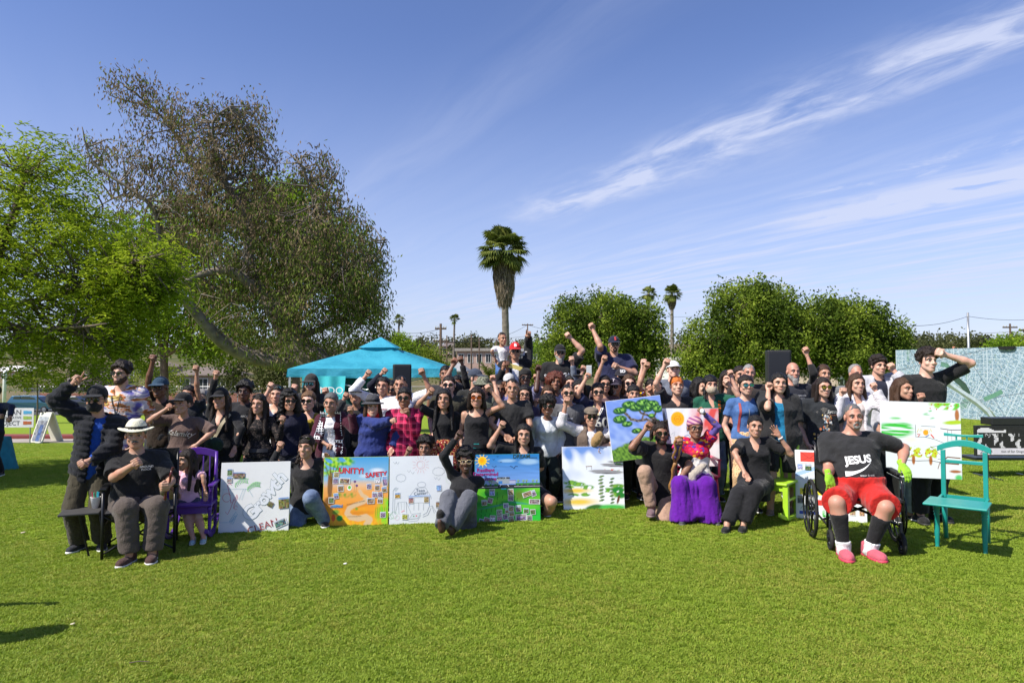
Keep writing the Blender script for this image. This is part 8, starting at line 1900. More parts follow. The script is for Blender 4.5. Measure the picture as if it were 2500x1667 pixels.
# ---- left end
person('person in dark clothes with clasped hands cut by the left edge', -14, 940, 10.6, 'm', D=11.2, S=1.62, top=T(NAVY, 1.9), bottom=Bt(BLACK), a=(15, 1022, 'fist', (-40, 1010), -.28), b=(24, 1024, 'fist', (30, 1000), -.28), hair='short', skin='olive')
def ex_mask(i):
 o = MB(); p = i['arms']['b']['end'];
 q = i['arms']['a']
person('person in black face mask, cap and puffer jacket making a peace sign', 238, 940, 6.35, 'm', D=6.75, S=1.62, skin='tan', hair='short', hat='snap', glasses='dark', mask=(.012, .012, .014), yaw=14, hyaw=10, fine=True, top=T((.010, .055, .30), 1.9, hem=-.08), over=dict(c=(.008, .009, .014), ease=.018, hem=-.10, name='puffer_jacket', open=(.045, .05, .04), quilt=.016), bottom=Bt(OLIVE, ease=.018, flare=.015), a=(188, 928, 'peace', (152, 985), -.10), b=(204, 1132, 'grip', (262, 1120), -.30), shoes=((.02, .022, .03), (.7, .7, .7)), lean=(0.05, 0))
person('person in a colourful patterned shirt with sunglasses and a lanyard', 298, 882, 7.2, 'm', D=8.0, skin='light', hair='curls', hc='dark', glasses='dark', beard='full', bc='brown', fine=True, top=T('hawaiian', .75, neck='v', ease=.026, hem=-.10), bottom=Bt((.05, .045, .04)),
       extra=lambda i: (strap(i, (-.05, .46), (.02, .22), mat((.02, .02, .02), .6, var=0), .006, 'lanyard'), strap(i, (.06, .46), (.02, .22), mat((.02, .02, .02), .6, var=0), .006, 'lanyard'), strap(i, (.02, .22), (.02, .12), mat((.6, .62, .62), .5, var=.1), .045, 'name_badge')))
person('person in dark blue cap, glasses and brown shirt with a straight raised fist', 392, 919, 7.75, 'm', D=8.6, skin='deep', hair='fade', hat='cap', hatc=(.02, .05, .09), glasses='clear', top=T((.030, .019, .013), .6), a=(377, 856, 'fist', (347, 918)), yaw=5)
person('person in mocha tee and black cap with fist by the cheek', 449, 957, 7.1, 'f', D=8.0, S=1.60, g=1.18, skin='tan', hair='short', hat='cap', fine=True, top=T((.105, .067, .056), .95, ease=.022, hem=-.13), bottom=Bt((.28, .22, .15)), a=(414, 993, 'fist', (372, 1035), -.14), b=(472, 1092, 'relax', (512, 1070), -.20), hyaw=-6, hpitch=-6, prints=[('Kalamity', .085, .0, .185, (.62, .58, .55), dict(shear=.5, rot=-6))])
person('person half hidden behind the mocha tee, one bare arm raised', 462, 938, 8.6, 'm', skin='olive', hair='short', top=T((.014, .016, .022), .4), b=(478, 882, 'fist', (472, 930)), glasses='dark')
person('person in grey mostly hidden behind the green shoulder bag wearer', 494, 948, 8.9, 'm', skin='light', hair='short', hc='grey', top=T(GREY))
def ex_bag(i):
 strap(i, (.12, .44), (-.10, .02), mat((.42, .36, .24), .8), .020, 'bag_strap')
I = person('person in black long sleeves and cap raising a fist, bag strap across the chest', 540, 946, 7.25, 'f', S=1.64, skin='tan', hair='long', hc='dark', hat='cap', glasses=None, fine=True, top=T(BLACK, 1.9, neck='v', wr=1.2), bottom=Bt(BLACK, ease=.018), a=(529, 910, 'fist', (500, 950)), b=(570, 1102, 'relax', (590, 1050), -.22), g=1.08, extra=ex_bag)
blobobj('shoulder_bag', [ell((0, 0, 0), (.11, .05, .095)), ell((0, -.03, .03), (.09, .04, .05))], cloth((.018, .040, .030)), W(523, 1085, I['base'].y - .20), label='dark green shoulder bag at the hip of the person in black', cat='bag')
person('person in a black hoodie with small white print', 598, 930, 8.1, 'm', skin='dark', hair='curls', hc='black', mouth='flat', top=T((.016, .016, .019), 1.9, neck='collar', ease=.03), prints=[('MONARCH', .035, .0, .20, (.6, .6, .6)), ('NO', .05, .02, .14, (.7, .68, .68))], hyaw=8)
person('person in black lace top with one lace sleeved fist raised', 633, 959, 7.3, 'f', skin='tan', hair='wavylong', hc='dark', glasses='up', fine=True, top=T('lace', 1.92), bottom=Bt((.016, .017, .02)), b=(691, 1022, 'fist', (688, 1080), -.14), mouth='smile', extra=lambda i: strap(i, (-.14, .035), (.14, .035), mat((.02, .018, .016), .4), .022, 'belt'))
person('person in white tank with blue sunglasses pushed up and fist at brow', 676, 938, 8.1, 'm', skin='light', hair='short', hc='dark', glasses='upmirror', mouth='flat', top=T(WHITE, 0, neck='tank'), a=(661, 943, 'fist', (645, 985), -.2), hyaw=10)
person('person in navy shirt and sunglasses turned to the right', 706, 951, 7.45, 'f', skin='olive', hair='curlylong', hc='black', glasses='dark', top=T((.010, .011, .030), .9, ease=.022), hyaw=28, yaw=15)
person('person in cap and mirrored sunglasses holding up both fists', 760, 913, 8.7, 'm', skin='light', hair='long', hc='dark', hat='snap', hatc=(.03, .028, .026), glasses='mirror', beard='full', bc='brown', top=T((.028, .029, .032), .6), a=(719, 947, 'fist', (705, 1000), -.2), b=(796, 954, 'fist', (812, 1000), -.2), mouth='flat')
person('person in mustard tank top and sunglasses', 754, 954, 7.9, 'f', skin='pale', hair='bunlow', hc='light', glasses='dark', mouth='flat', top=T((.30, .22, .02), 0, neck='tank'), bottom=Bt((.04, .01, .02)))
def ex_kef(i):
 strap(i, (-.085, .50), (-.115, .18), pattern('check'), .042, 'scarf'); strap(i, (.085, .50), (.125, -.02), pattern('check'), .042, 'scarf')
person('person in maroon blazer with black and white checked scarf', 809, 958, 7.35, 'f', S=1.64, skin='olive', hair='crop', hc='salt', fine=True, top=T(WHITE, .6, ease=.016), over=dict(c=(.055, .008, .020), hem=-.12, name='blazer', open=(.09, .055, 0), sl=1.93), bottom=Bt(BLACK), a=(806, 1090, 'fist', (775, 1070), -.24), b=(857, 999, 'fist', (868, 1050), -.16), prints=[('KEEP', .035, 0, .235, (.25, .25, .27)), ("DON'T", .045, 0, .195, (.2, .2, .22)), ('O', .05, 0, .165, (.3, .2, .2)), ('IRAN', .04, 0, .135, (.2, .2, .22))], extra=ex_kef)
person('person in black cap and dark jacket with fist beside the face', 870, 941, 8.3, 'm', skin='olive', hair='short', hat='cap', top=T((.018, .018, .02), .8), over=dict(c=(.035, .036, .038), hem=-.09, name='jacket', open=(.06, .06, 0)), a=(844, 967, 'fist', (826, 1010), -.2), mouth='flat', hpitch=-8, hyaw=8)
def ex_scarf(i):
 nb = i['NB']; v = Vol(np.array(nb) - .16, np.array(nb) + .16, .014)
 for k in range(3):
  for j in range(14):
   a = 2 * math.pi * j / 14; v.add(ell((nb.x + .072 * math.cos(a), nb.y - .01 + .072 * math.sin(a), nb.z + .012 + .028 * k + .006 * math.sin(3 * a + k)), (.034, .034, .022)), .012)
 link('scarf', parts_mesh('scarf', [(*v.mesh(), 0)], [cloth((.42, .012, .012))]), i['root'])
person('person in grey fedora, red scarf and blue jacket', 910, 959, 7.3, 'f', S=1.58, skin='light', hair='bob', hc='brown', hat='fedora', hatc=(.055, .055, .062), fine=True, g=1.2, mouth='flat', yaw=18, hyaw=14, top=T((.022, .036, .16), 1.95, ease=.04, hem=-.16, wr=1.6, name='jacket'), bottom=Bt((.03, .032, .05)), a=(962, 1026, 'fist', (905, 1065), -.24), b=(955, 1100, 'relax', (985, 1060), -.1), extra=ex_scarf)
person('person in a white collared shirt raising a white sleeved fist', 935, 917, 8.3, 'f', S=1.72, skin='tan', hair='bunlow', hc='black', g=1.25, top=T(WHITE, 1.8, neck='collar', ease=.024), a=(899, 911, 'fist', (872, 968), -.1), prints=[('UPRISE', .03, .04, .21, (.35, .03, .03))])
person('person in a dark hoodie hidden behind the white collared shirt', 947, 925, 9.5, 'm', skin='tan', hair='short', top=T((.012, .014, .026), 1.9), a=(938, 906, 'fist', (916, 940), -.1))
person('person in sunglasses peeking out behind the plain white tee', 957, 929, 9.0, 'f', skin='brown', hair='bunlow', glasses='dark', top=T((.03, .02, .03)))
person('person in a white tee with bare arm raised beside the loudspeaker', 978, 918, 8.2, 'm', skin='olive', hair='fade', hc='black', top=T(WHITE, .9, ease=.026), b=(1031, 908, 'fist', (1050, 958), -.1), mouth='flat', prints=[('CITY', .035, .04, .215, (.4, .03, .03))])
person('person in pink plaid shirt and sunglasses with fist at the chin', 988, 946, 7.35, 'f', S=1.64, skin='brown', hair='crop', hc='black', glasses='dark', g=1.28, fine=True, mouth='flat', top=T('plaid', 1.9, neck='collar', ease=.03, hem=-.14), bottom=Bt((.03, .03, .04)), b=(994, 1003, 'fist', (1015, 1060), -.22))
I = person('person in white crouching behind the playground drawing', 1038, 1062, 6.95, 'f', D=8.25, S=1.5, pose='kneel', skin='brown', hair='curls', hc='black', top=T(WHITE, .5, neck='scoop'), bottom=Bt(JEAN), a=(999, 1098, 'fist', (985, 1140), -.1), legs=dict(spine=(0, -.05, 1)))
person('person in black tee and red floral skirt raising a fist', 1084, 949, 7.45, 'f', S=1.62, skin='olive', hair='long', hc='black', fine=True, top=T(BLACK, .8, hem=.0), bottom=Bt('floral', 'skirt', len=.95, ease=.02), a=(1053, 953, 'fist', (1027, 990), -.1), hpitch=-4)
# ---- kneeling woman with braid
person('kneeling person in black top and jeans between two boards raising a fist', 749, 1062, 6.85, 'f', D=7.9, S=1.64, pose='kneel', skin='tan', hair='braidfringe', hc='dark', glasses='up', fine=True, yaw=-4, top=T((.016, .016, .018), 1.9, neck='scoop', hem=-.06), bottom=Bt(JEAN, ease=.016), a=(685, 1086, 'fist', (662, 1132), -.05), b=(800, 1122, 'relax', (800, 1160), -.0), legs=dict(spine=(0.02, -.02, 1), kneeb=(768, 1225, -.42), ankb=(795, 1275, -.12), kneea=(722, 1262, -.22), anka=(735, 1272, .18), upa=(0, -1, .2), toea=(0, .3, -1)))
# ---- centre
person('person in olive shirt and dark sunglasses near the canopy edge', 1096, 915, 8.35, 'm', skin='pale', hair='short', hc='dark', glasses='dark', beard='goatee', bc='dark', top=T((.045, .042, .028), .7, neck='collar', ease=.022), g=1.12)
person('person behind the olive shirt wearer with a bare raised fist', 1088, 891, 9.3, 'm', skin='brown', hair='short', hc='black', top=T((.03, .03, .034), .4), b=(1109, 885, 'fist', (1106, 930), -.1), mouth='flat')
person('hidden person in black sleeve raising a fist beside the canopy', 1116, 915, 9.8, 'm', skin='deep', hair='short', top=T(BLACK, 1.85), b=(1126, 878, 'fist', (1137, 930), -.1))
person('person in blue grey cap and round glasses looking right', 1160, 899, 8.9, 'm', skin='light', hair='short', hc='salt', hat='cap', hatc=(.04, .05, .075), glasses='clear', beard='full', bc='grey', hyaw=58, yaw=12, top=T((.020, .021, .02), .62), mouth='flat')
person('person in grey camouflage bucket cap and sunglasses', 1180, 917, 8.5, 'm', skin='tan', hair='short', hat='bucket', hatc='camo', glasses='dark', top=T((.09, .10, .08), .7), b=(1205, 927, 'fist', (1212, 975), -.1))
person('person in black tank and red mirrored sunglasses raising a fist', 1164, 944, 7.4, 'f', S=1.64, skin='tan', hair='bob', hc='dark', glasses='red', fine=True, g=1.08, top=T(BLACK, 0, neck='tank', hem=-.03), bottom=Bt(BLACK, ease=.016), b=(1193, 947, 'fist', (1218, 1004), -.1),
       extra=lambda i: (strap(i, (-.13, .03), (.13, .03), mat((.012, .012, .012), .4), .024, 'belt'), strap(i, (-.03, .035), (.035, .035), mat((.02, .30, .28), .3, .3), .03, 'belt_buckle')))
person('person in plain black tee with hands folded at the centre', 1251, 925, 7.75, 'm', S=1.70, skin='olive', hair='fade', hc='black', fine=True, top=T((.022, .022, .024), .66, ease=.018), bottom=Bt((.05, .05, .055)), b=(1255, 1075, 'relax', (1302, 1050), -.24), a=(1240, 1068, 'relax', (1206, 1040), -.2))
person('person with glasses between the plain black tee and the beanie', 1281, 940, 8.3, 'f', skin='tan', hair='bob', hc='black', glasses='clear', top=T((.06, .05, .10)))
I = person('person in red cap and black jacket pointing one finger up', 1258, 836, 10.0, 'm', D=10.95, z0=.35, skin='olive', hair='fade', hat='snap', hatc=(.50, .012, .015), glasses='dark', top=T((.65, .65, .67), .6), over=dict(c=(.012, .012, .013), name='jacket', open=(.07, .05, 0)), b=(1290, 815, 'point', (1293, 862), -.05, .6), a=(1232, 892, 'grip', (1226, 905), -.15), prints=[('B', .09, 0, .0, (.75, .75, .75), dict())] if False else [], mouth='flat')
def cap_logo(i, txt, colr, size=.055):
 me = textmesh(txt, size, mat(colr, .7, var=0, name='cap_logo'), 0, .002); hats = [c for c in i['root'].children if c.name.startswith('hat')][0]
 o = link('cap_logo', me, hats); HM = i['HM']; o.matrix_local = HM @ Matrix.Translation((0, -.100, .203)) @ Matrix.Rotation(R(68), 4, 'X')
cap_logo(I, 'B', (.75, .75, .75), .07)
person('child in white tee carried above the crowd', 1225, 812, 9.8, 'm', D=11.05, S=.95, z0=1.20, hs=.82, pose='sit', skin='olive', hair='fade', hc='dark', mouth='flat', top=T(WHITE, .7, ease=.014), bottom=Bt('denim', ease=.008), legs=dict(spine=(.0, .0, 1), anka=(1226, 940, -.1), ankb=(1240, 940, -.1)), a=(1211, 880, 'relax', (1207, 862), -.05), hyaw=30, noshoes=False)
I = person('person holding a yellow paper up in front of the red cap wearer', 1222, 930, 9.1, 'm', skin='deep', hair='fade', top=T((.10, .10, .17), .3), b=(1238, 888, 'point', (1206, 930), -.1), mouth='flat')
o = MB().box((-.10, 0, -.03), (.10, .004, .03)).build('paper', mat((.60, .48, .14), .8, name='yellow_paper'), None, W(1258, 896, I['base'].y - .12)); o.rotation_euler = (0, R(18), 0); tag(o, 'folded yellow paper held up in front of the red cap wearer', 'paper')
person('person in white front cap and lavender shirt', 1243, 909, 9.0, 'f', skin='brown', hair='short', hat='cap', hatc=(.45, .45, .45), top=T((.16, .15, .30), .6), mouth='flat')
person('person in black beanie and sunglasses', 1283, 898, 8.9, 'm', skin='dark', hair=None, hat='beanie', hatc=(.014, .013, .013), glasses='dark', top=T((.22, .22, .36), .9), b=(1315, 903, 'fist', (1312, 950), -.1))
person('person in denim jacket with fist raised beside the beanie', 1306, 938, 9.3, 'f', skin='tan', hair='long', top=T('denim', 1.7), b=(1308, 921, 'fist', (1316, 965), -.1))
person('person in white sweatshirt and sunglasses leaning forward', 1336, 965, 7.35, 'f', D=8.95, S=1.60, skin='deep', hair='curlyfringe', hc='black', glasses='dark', fine=True, lean=(0, -.12), top=T((.62, .65, .68), 1.95, ease=.030, hem=-.05, wr=1.4), bottom=Bt((.022, .032, .028), ease=.016), shoes=((.12, .13, .11), (.3, .3, .28)))
person('person in blue grey sleeves partly hidden behind the white sweatshirt', 1338, 939, 8.5, 'f', skin='tan', hair='long', hc='brown', top=T((.20, .24, .30), 1.8), a=(1309, 980, 'fist', (1303, 1020), -.1))
person('person in a pale lilac tee below the raised back row', 1356, 905, 8.7, 'f', S=1.68, skin='brown', hair='afro', hc='auburn', top=T((.50, .46, .58), .6), mouth='smile')
person('person in black cap, sunglasses and black tee with large white print, standing high', 1367, 840, 10.0, 'm', D=10.95, z0=.35, skin='light', hair='short', hc='grey', hat='snap', beard='long', bc='grey', glasses='dark', g=1.2, top=T((.015, .015, .016), .7, ease=.03), b=(1388, 820, 'fist', (1406, 862), -.05), prints=[('SOUTHGATE', .088, 0, .19, (.72, .72, .72), dict(bold=.002, rot=4))], mouth='flat')
person('hidden person raising a grey sleeved fist below the large white print tee', 1392, 915, 9.6, 'm', skin='light', hair='short', top=T((.13, .15, .19), 1.85), b=(1392, 862, 'fist', (1394, 905), -.1))
person('person in black cap deep in the crowd beside the white phone', 1408, 898, 9.7, 'm', skin='tan', hair='short', hat='cap', glasses='dark', top=T(BLACK, .6), b=(1423, 903, 'fist', (1425, 940), -.1))
person('person in sunglasses and grey tee with wave print', 1387, 936, 7.95, 'm', D=9.2, S=1.66, skin='tan', hair='fade', hc='black', glasses='dark', top=T((.11, .11, .12), .62), prints=[('wave', .05, 0, .19, (.6, .62, .7), dict(shear=.3)), ('blue', .05, 0, .155, (.08, .25, .6))])
person('person in a navy sleeve with fist at the chin beside the grey printed tee', 1413, 927, 8.4, 'f', D=9.5, skin='light', hair='bob', hc='black', top=T((.012, .016, .05), 1.8), b=(1412, 962, 'fist', (1435, 1000), -.2))
I = person('kneeling person in flat cap, white shirt and brown vest with raised fist', 1443, 993, 7.2, 'm', D=8.95, S=1.66, pose='kneel', skin='tan', hair='short', hc='dark', hat='flatcap', hatc=(.16, .13, .10), glasses='dark', fine=True, top=T((.62, .60, .62), 1.6, ease=.03, neck='collar'), over=dict(c=(.13, .095, .075), sl=0, ease=.036, hem=-.05, name='vest', open=(.05, .06, 0)), bottom=Bt((.03, .03, .034)), a=(1383, 979, 'fist', (1378, 1040), -.1), b=(1475, 1092, 'relax', (1500, 1070), -.15), mouth='flat', legs=dict(spine=(0, .0, 1)), extra=lambda i: strap(i, (.10, .42), (-.08, .16), mat((.30, .19, .09), .8), .03, 'bag_strap'))
blobobj('sling_bag', [ell((.0, 0, 0), (.062, .034, .115), Matrix.Rotation(R(28), 3, 'Y')), ell((.02, -.015, .02), (.045, .032, .07), Matrix.Rotation(R(28), 3, 'Y'))], cloth((.32, .20, .085)), W(1457, 1072, I['base'].y - .20), label='tan sling bag on the chest of the flat cap person', cat='bag')
# ---- seated on the grass in front
person('person with cream framed glasses sitting on the grass with raised fist', 1137, 1094, 6.42, 'f', D=7.75, S=1.64, pose='floor', skin='dark', hair='curls', hc='black', glasses='cream', fine=True, mouth='smile', top=T((.015, .015, .017), 1.9), bottom=Bt((.10, .105, .125), ease=.02), a=(1121, 1060, 'fist', (1098, 1122), -.05), b=(1118, 1225, 'relax', (1146, 1190), -.10, .2), hyaw=6, legs=dict(spine=(.13, .18, 1), kneea=(1096, 1185, -.35), anka=(1078, 1286, -.62), kneeb=(1146, 1212, -.30), ankb=(1102, 1291, -.50), toea=(-.15, -.25, 1), toeb=(-.5, -.3, .9), upa=(0, -1, -.2), upb=(0, -1, 0)), shoes=((.016, .015, .014), (.03, .028, .024)))
person('person in black tee and shorts kneeling behind the dream board with fist up', 1279, 1034, 7.05, 'f', D=8.4, S=1.66, pose='kneel', skin='tan', hair='long', hc='black', g=1.18, fine=True, mouth='flat', top=T((.016, .016, .017), .75, neck='v', ease=.02), bottom=Bt((.015, .015, .02), 'shorts', len=.7), a=(1226, 1036, 'fist', (1204, 1090), -.08), b=(1288, 1150, 'relax', (1318, 1110), -.02, .1), legs=dict(spine=(0, .05, 1), kneeb=(1322, 1165, -.30), ankb=(1330, 1268, -.05)))
# ---- right of centre
I = person('person in navy tee and baseball cap standing high with raised fist', 1499, 820, 10.0, 'm', D=10.95, z0=.35, skin='tan', hair='fade', hat='snap', hatc=(.012, .014, .035), glasses='dark', beard='goatee', bc='black', g=1.15, top=T((.018, .021, .060), .72, ease=.03, hem=-.08), a=(1445, 800, 'fist', (1462, 850), -.1), b=(1503, 893, 'grip', (1545, 905), -.25), mouth='flat', prints=[('S', .10, -.03, .20, (.6, .6, .62))]); cap_logo(I, 'S', (.6, .05, .04), .07)
person('person in sunglasses just below the navy tee wearer, arm raised', 1476, 914, 8.8, 'f', skin='tan', hair='bob', hc='dark', glasses='dark', mouth='flat', top=T((.10, .06, .07), .3), a=(1475, 875, 'fist', (1456, 925), -.1))
I = person('person in dark baseball cap with white letters and sunglasses', 1517, 898, 9.3, 'm', skin='tan', hair='short', hat='cap', hatc=(.016, .014, .02), glasses='dark', mouth='flat', top=T(BLACK)); cap_logo(I, 'SD', (.75, .75, .75), .06)
I = person('person in plum cap and light blue tee', 1503, 919, 8.3, 'm', D=9.75, S=1.64, skin='olive', hair='short', hc='grey', hat='cap', hatc=(.035, .026, .045), glasses='dark', beard='goatee', bc='grey', hyaw=-22, top=T((.20, .36, .56), .7, ease=.02), mouth='flat'); cap_logo(I, 'T', (.5, .45, .5), .05)
person('person in sunglasses behind the plum cap wearer', 1535, 914, 8.9, 'f', skin='pale', hair='bob', hc='brown', glasses='dark', mouth='flat', top=T((.06, .05, .05)))
I = person('person in navy football jersey and sunglasses holding up a phone', 1459, 933, 7.75, 'm', D=9.35, S=1.66, skin='tan', hair='bunlow', hc='dark', glasses='dark', fine=True, top=T((.012, .016, .055), .8, neck='v', ease=.032, hem=-.1), a=(1434, 918, 'grip', (1418, 975), -.1), prints=[('60', .20, .04, .14, (.55, .55, .52), dict(bold=.004))], bottom=Bt((.14, .13, .12)), extra=lambda i: (strap(i, (-.07, .455), (.0, .33), mat((.7, .6, .3), .7), .012, 'collar_trim'), strap(i, (.07, .455), (.0, .33), mat((.7, .7, .7), .7), .012, 'collar_trim')))
pp = I['base'] + I['arms']['a']['end']; r_ = empty('phone', pp + Vector((.02, -.045, .07)), 'white phone held up over the jersey wearer', 'phone'); MB().box((-.036, 0, -.075), (.036, .009, .075)).build('case', mat((.72, .72, .72), .3, name='white_phone'), r_, bevel=.006); MB().box((-.031, -.0015, -.068), (.031, -.0005, .068)).build('screen', mat((.55, .57, .60), .1, name='phone_screen'), r_)
person('child in pale shirt just above the tree painting', 1546, 938, 7.7, 'm', D=9.3, S=1.50, skin='tan', hair='bowl', hc='black', top=T((.5, .5, .52)), mouth='flat', hs=.97)
person('person in yellow soccer shirt with both fists raised', 1603, 927, 8.25, 'm', D=9.5, S=1.64, skin='olive', hair='fade', hc='black', top=T('soccer', .7), a=(1578, 893, 'fist', (1565, 945), -.1), b=(1586, 950, 'fist', (1612, 1000), -.25), mouth='flat', glasses=None)
person('person behind the yellow soccer shirt with one long arm raised', 1590, 925, 9.0, 'm', skin='pale', hair='short', hc='dark', top=T((.05, .055, .07), .5), a=(1572, 868, 'fist', (1563, 920), -.1))
person('person in white cap and grey tee at the back', 1643, 879, 9.0, 'm', skin='pale', hair='short', hc='brown', hat='cap', hatc=(.72, .71, .69), top=T((.13, .145, .185), .75, ease=.03), g=1.15, mouth='flat', hpitch=-8)
I = person('person in black open collar shirt with name tag raising a fist', 1651, 918, 7.9, 'm', D=9.2, S=1.68, skin='light', hair='fringe', hc='orange', fine=True, mouth='flat', top=T((.022, .020, .022), .62, neck='v', ease=.024), a=(1626, 885, 'fist', (1608, 938), -.1), hpitch=-6, extra=lambda i: strap(i, (.03, .26), (.105, .262), mat((.7, .68, .68), .6), .026, 'name_tag'))
I = person('kneeling person in black tee, tan trousers and round sunglasses raising a fist', 1613, 1030, 6.85, 'm', D=8.35, S=1.76, pose='kneel', skin='brown', hair='locs', hc='dark', glasses='round', beard='full', bc='dark', fine=True, mouth='flat', top=T((.014, .013, .014), .85, neck='v', ease=.034, hem=-.10), bottom=Bt((.36, .23, .165), ease=.012), a=(1581, 1041, 'fist', (1560, 1090), -.12), b=(1648, 1188, 'relax', (1672, 1130), -.25), legs=dict(spine=(0, .02, 1), kneea=(1572, 1182, -.42), anka=(1590, 1238, -.25), kneeb=(1642, 1240, -.38), ankb=(1612, 1235, .12), upb=(0, -1, .2), toeb=(0, .3, -1)), shoes=((.16, .10, .11), (.2, .14, .14)))
I = person('seated person in embroidered red blouse and purple skirt raising a fist', 1696, 1017, 6.75, 'f', D=8.3, S=1.54, pose='sit', skin='brown', hair='short', hc='salt', hat='wrap', hatc='stripewrap', glasses='clear', fine=True, g=1.15, top=T('huipil', .55, ease=.03, hem=-.10, name='blouse', flop=.02), bottom=Bt((.10, .006, .26), 'skirt', len=1.0, ease=.02, flare=.03), b=(1712, 1002, 'fist', (1752, 1052), -.1), a=(1657, 1076, 'grip', (1640, 1140), -.32), legs=dict(spine=(0, .10, 1), kneea=(1652, 1165, -.42), anka=(1665, 1258, -.40), kneeb=(1725, 1165, -.42), ankb=(1738, 1258, -.40)), shoes=((.06, .06, .065), (.1, .1, .1)))
q = I['arms']
for nm in 'ab':       # purple undersleeves
 A_ = q[nm]; vo = Vol(np.minimum(np.minimum(np.array(A_['sh']), np.array(A_['el'])), np.array(A_['wr'])) - .1, np.maximum(np.maximum(np.array(A_['sh']), np.array(A_['el'])), np.array(A_['wr'])) + .1, .0135); vo.add(rcone(A_['sh'], A_['el'], .050, .042), 0); vo.add(tcone(A_['el'], A_['wr'] + (A_['el'] - A_['wr']) * .06, .042, .032), .01); vo.disp(wav(4, 60, .003)); link('sleeve', parts_mesh('sleeve', [(*vo.mesh(), 0)], [cloth((.125, .085, .33))]), I['root'])
EB = I
top_ = EB['base'] + q['a']['end'] + Vector((0, -.01, .02)); bot_ = G(1626, 1254); r_ = empty('walking_stick', bot_, 'twisted carved wooden walking stick held by the person in the purple skirt', 'walking stick'); M_ST = mat((.34, .17, .055), .45, var=.3, scale=20, bmp=.4, bscale=30, name='carved_wood'); v_ = top_ - bot_; pts = []
for i in range(15): t = i / 14; pts.append(v_ * (t * .70) + Vector((.008 * math.sin(t * 20), 0, .0)))
MB().tube(pts, [.018 + .005 * abs(math.sin(i * 1.7)) for i in range(15)], 8).build('shaft', M_ST, r_, smooth=True)
e0 = v_ * .70; e1 = v_ * 1.0
for sg in (-1, 1): MB().tube([e0, e0.lerp(e1, .25) + Vector((.035 * sg, 0, 0)), e0.lerp(e1, .55) + Vector((.03 * sg * (1 if sg > 0 else .4), 0, 0)), e0.lerp(e1, .85) + Vector((.045 * sg, 0, .0)), e1 + Vector((.03 * sg, 0, .015))], [.016, .015, .016, .014, .014], 8).build('loop', M_ST, r_, smooth=True)
MB().tube([e1 + Vector((-.045, 0, .01)), e1 + Vector((0, 0, .03)), e1 + Vector((.045, 0, .01))], .014, 8).build('grip', M_ST, r_, smooth=True); MB().lathe([(.016, 0), (.018, .03), (.014, .04)], 8).build('rubber_tip', M_RUB, r_)
blobobj('waist_bag', [ell((0, 0, 0), (.11, .045, .05), Matrix.Rotation(R(-38), 3, 'Y')), ell((-.06, -.01, -.07), (.05, .035, .06)), ell((.07, .02, .06), (.05, .03, .03))], cloth((.40, .35, .29)), W(1703, 1150, EB['base'].y - .26), label='pale cloth waist bag in the lap of the person in the purple skirt', cat='bag')
o = blobobj('tissue', [ell((0, 0, 0), (.032, .025, .035))], cloth((.7, .7, .7)), EB['base'] + q['b']['end'] + Vector((.0, -.05, -.005)), .008, 'white tissue in the raised hand of the person in the purple skirt', 'tissue', .01, .003)
person('person in beige face mask and green tee with woven bag strap', 1734, 915, 7.75, 'f', D=9.15, S=1.66, skin='light', hair='braidfringe', hc='black', fine=True, mask=(.42, .35, .26), top=T((.012, .085, .050), .75, neck='v', ease=.02), bottom=Bt(JEAN), b=(1774, 933, 'fist', (1800, 985), -.1), extra=lambda i: strap(i, (.11, .45), (.02, .02), pattern('wovenstrap'), .022, 'bag_strap'))
person('person in white turned sideways beside the beige face mask', 1707, 920, 8.3, 'f', skin='light', hair='wavylong', hc='black', hyaw=35, top=T((.55, .55, .57), .6))
person('person in black tee behind the beige face mask, fist near the face', 1774, 903, 8.9, 'f', skin='light', hair='long', hc='dark', top=T((.02, .02, .022), .5), b=(1783, 912, 'fist', (1800, 960), -.2))
person('person in black half hidden behind the dark brown tee', 1806, 893, 9.3, 'm', skin='tan', hair='short', hc='dark', top=T(BLACK))
person('person in dark brown tee behind the denim shirt wearer', 1828, 889, 8.7, 'm', skin='ruddy', hair='fade', hc='grey', top=T((.035, .028, .026), .6), g=1.1, hyaw=-10)
person('person in fitted denim shirt, mirrored sunglasses and tan patterned trousers', 1820, 913, 7.25, 'f', S=1.70, skin='light', hair='bunlow', hc='dark', glasses='mirror', fine=True, top=T('denim', .55, neck='collar', ease=.012, hem=-.0), bottom=Bt('leopard', ease=.02), extra=lambda i: (strap(i, (-.09, .45), (-.12, .10), mat((.25, .03, .03), .7), .012, 'bag_strap'), strap(i, (0, .38), (0, .03), mat((.5, .5, .5), .4, .5), .004, 'zip')))
person('person in long black cardigan over a blue top beside the lime chair', 1901, 908, 7.15, 'f', S=1.70, skin='light', hair='long', hc='black', fine=True, g=1.25, mouth='flat', yaw=-10, hyaw=-8, top=T((.012, .16, .30), .3, neck='scoop'), over=dict(c=(.018, .018, .019), sl=.85, ease=.026, hem=-.22, name='cardigan', open=(.07, .05, -.02), flare=.03), bottom=Bt((.03, .03, .034), 'shorts', len=.9), a=(1876, 945, 'fist', (1862, 1000), -.02), b=(1937, 1100, 'relax', (1952, 1050), -.1), shoes=((.30, .2, .16), (.3, .25, .22)))
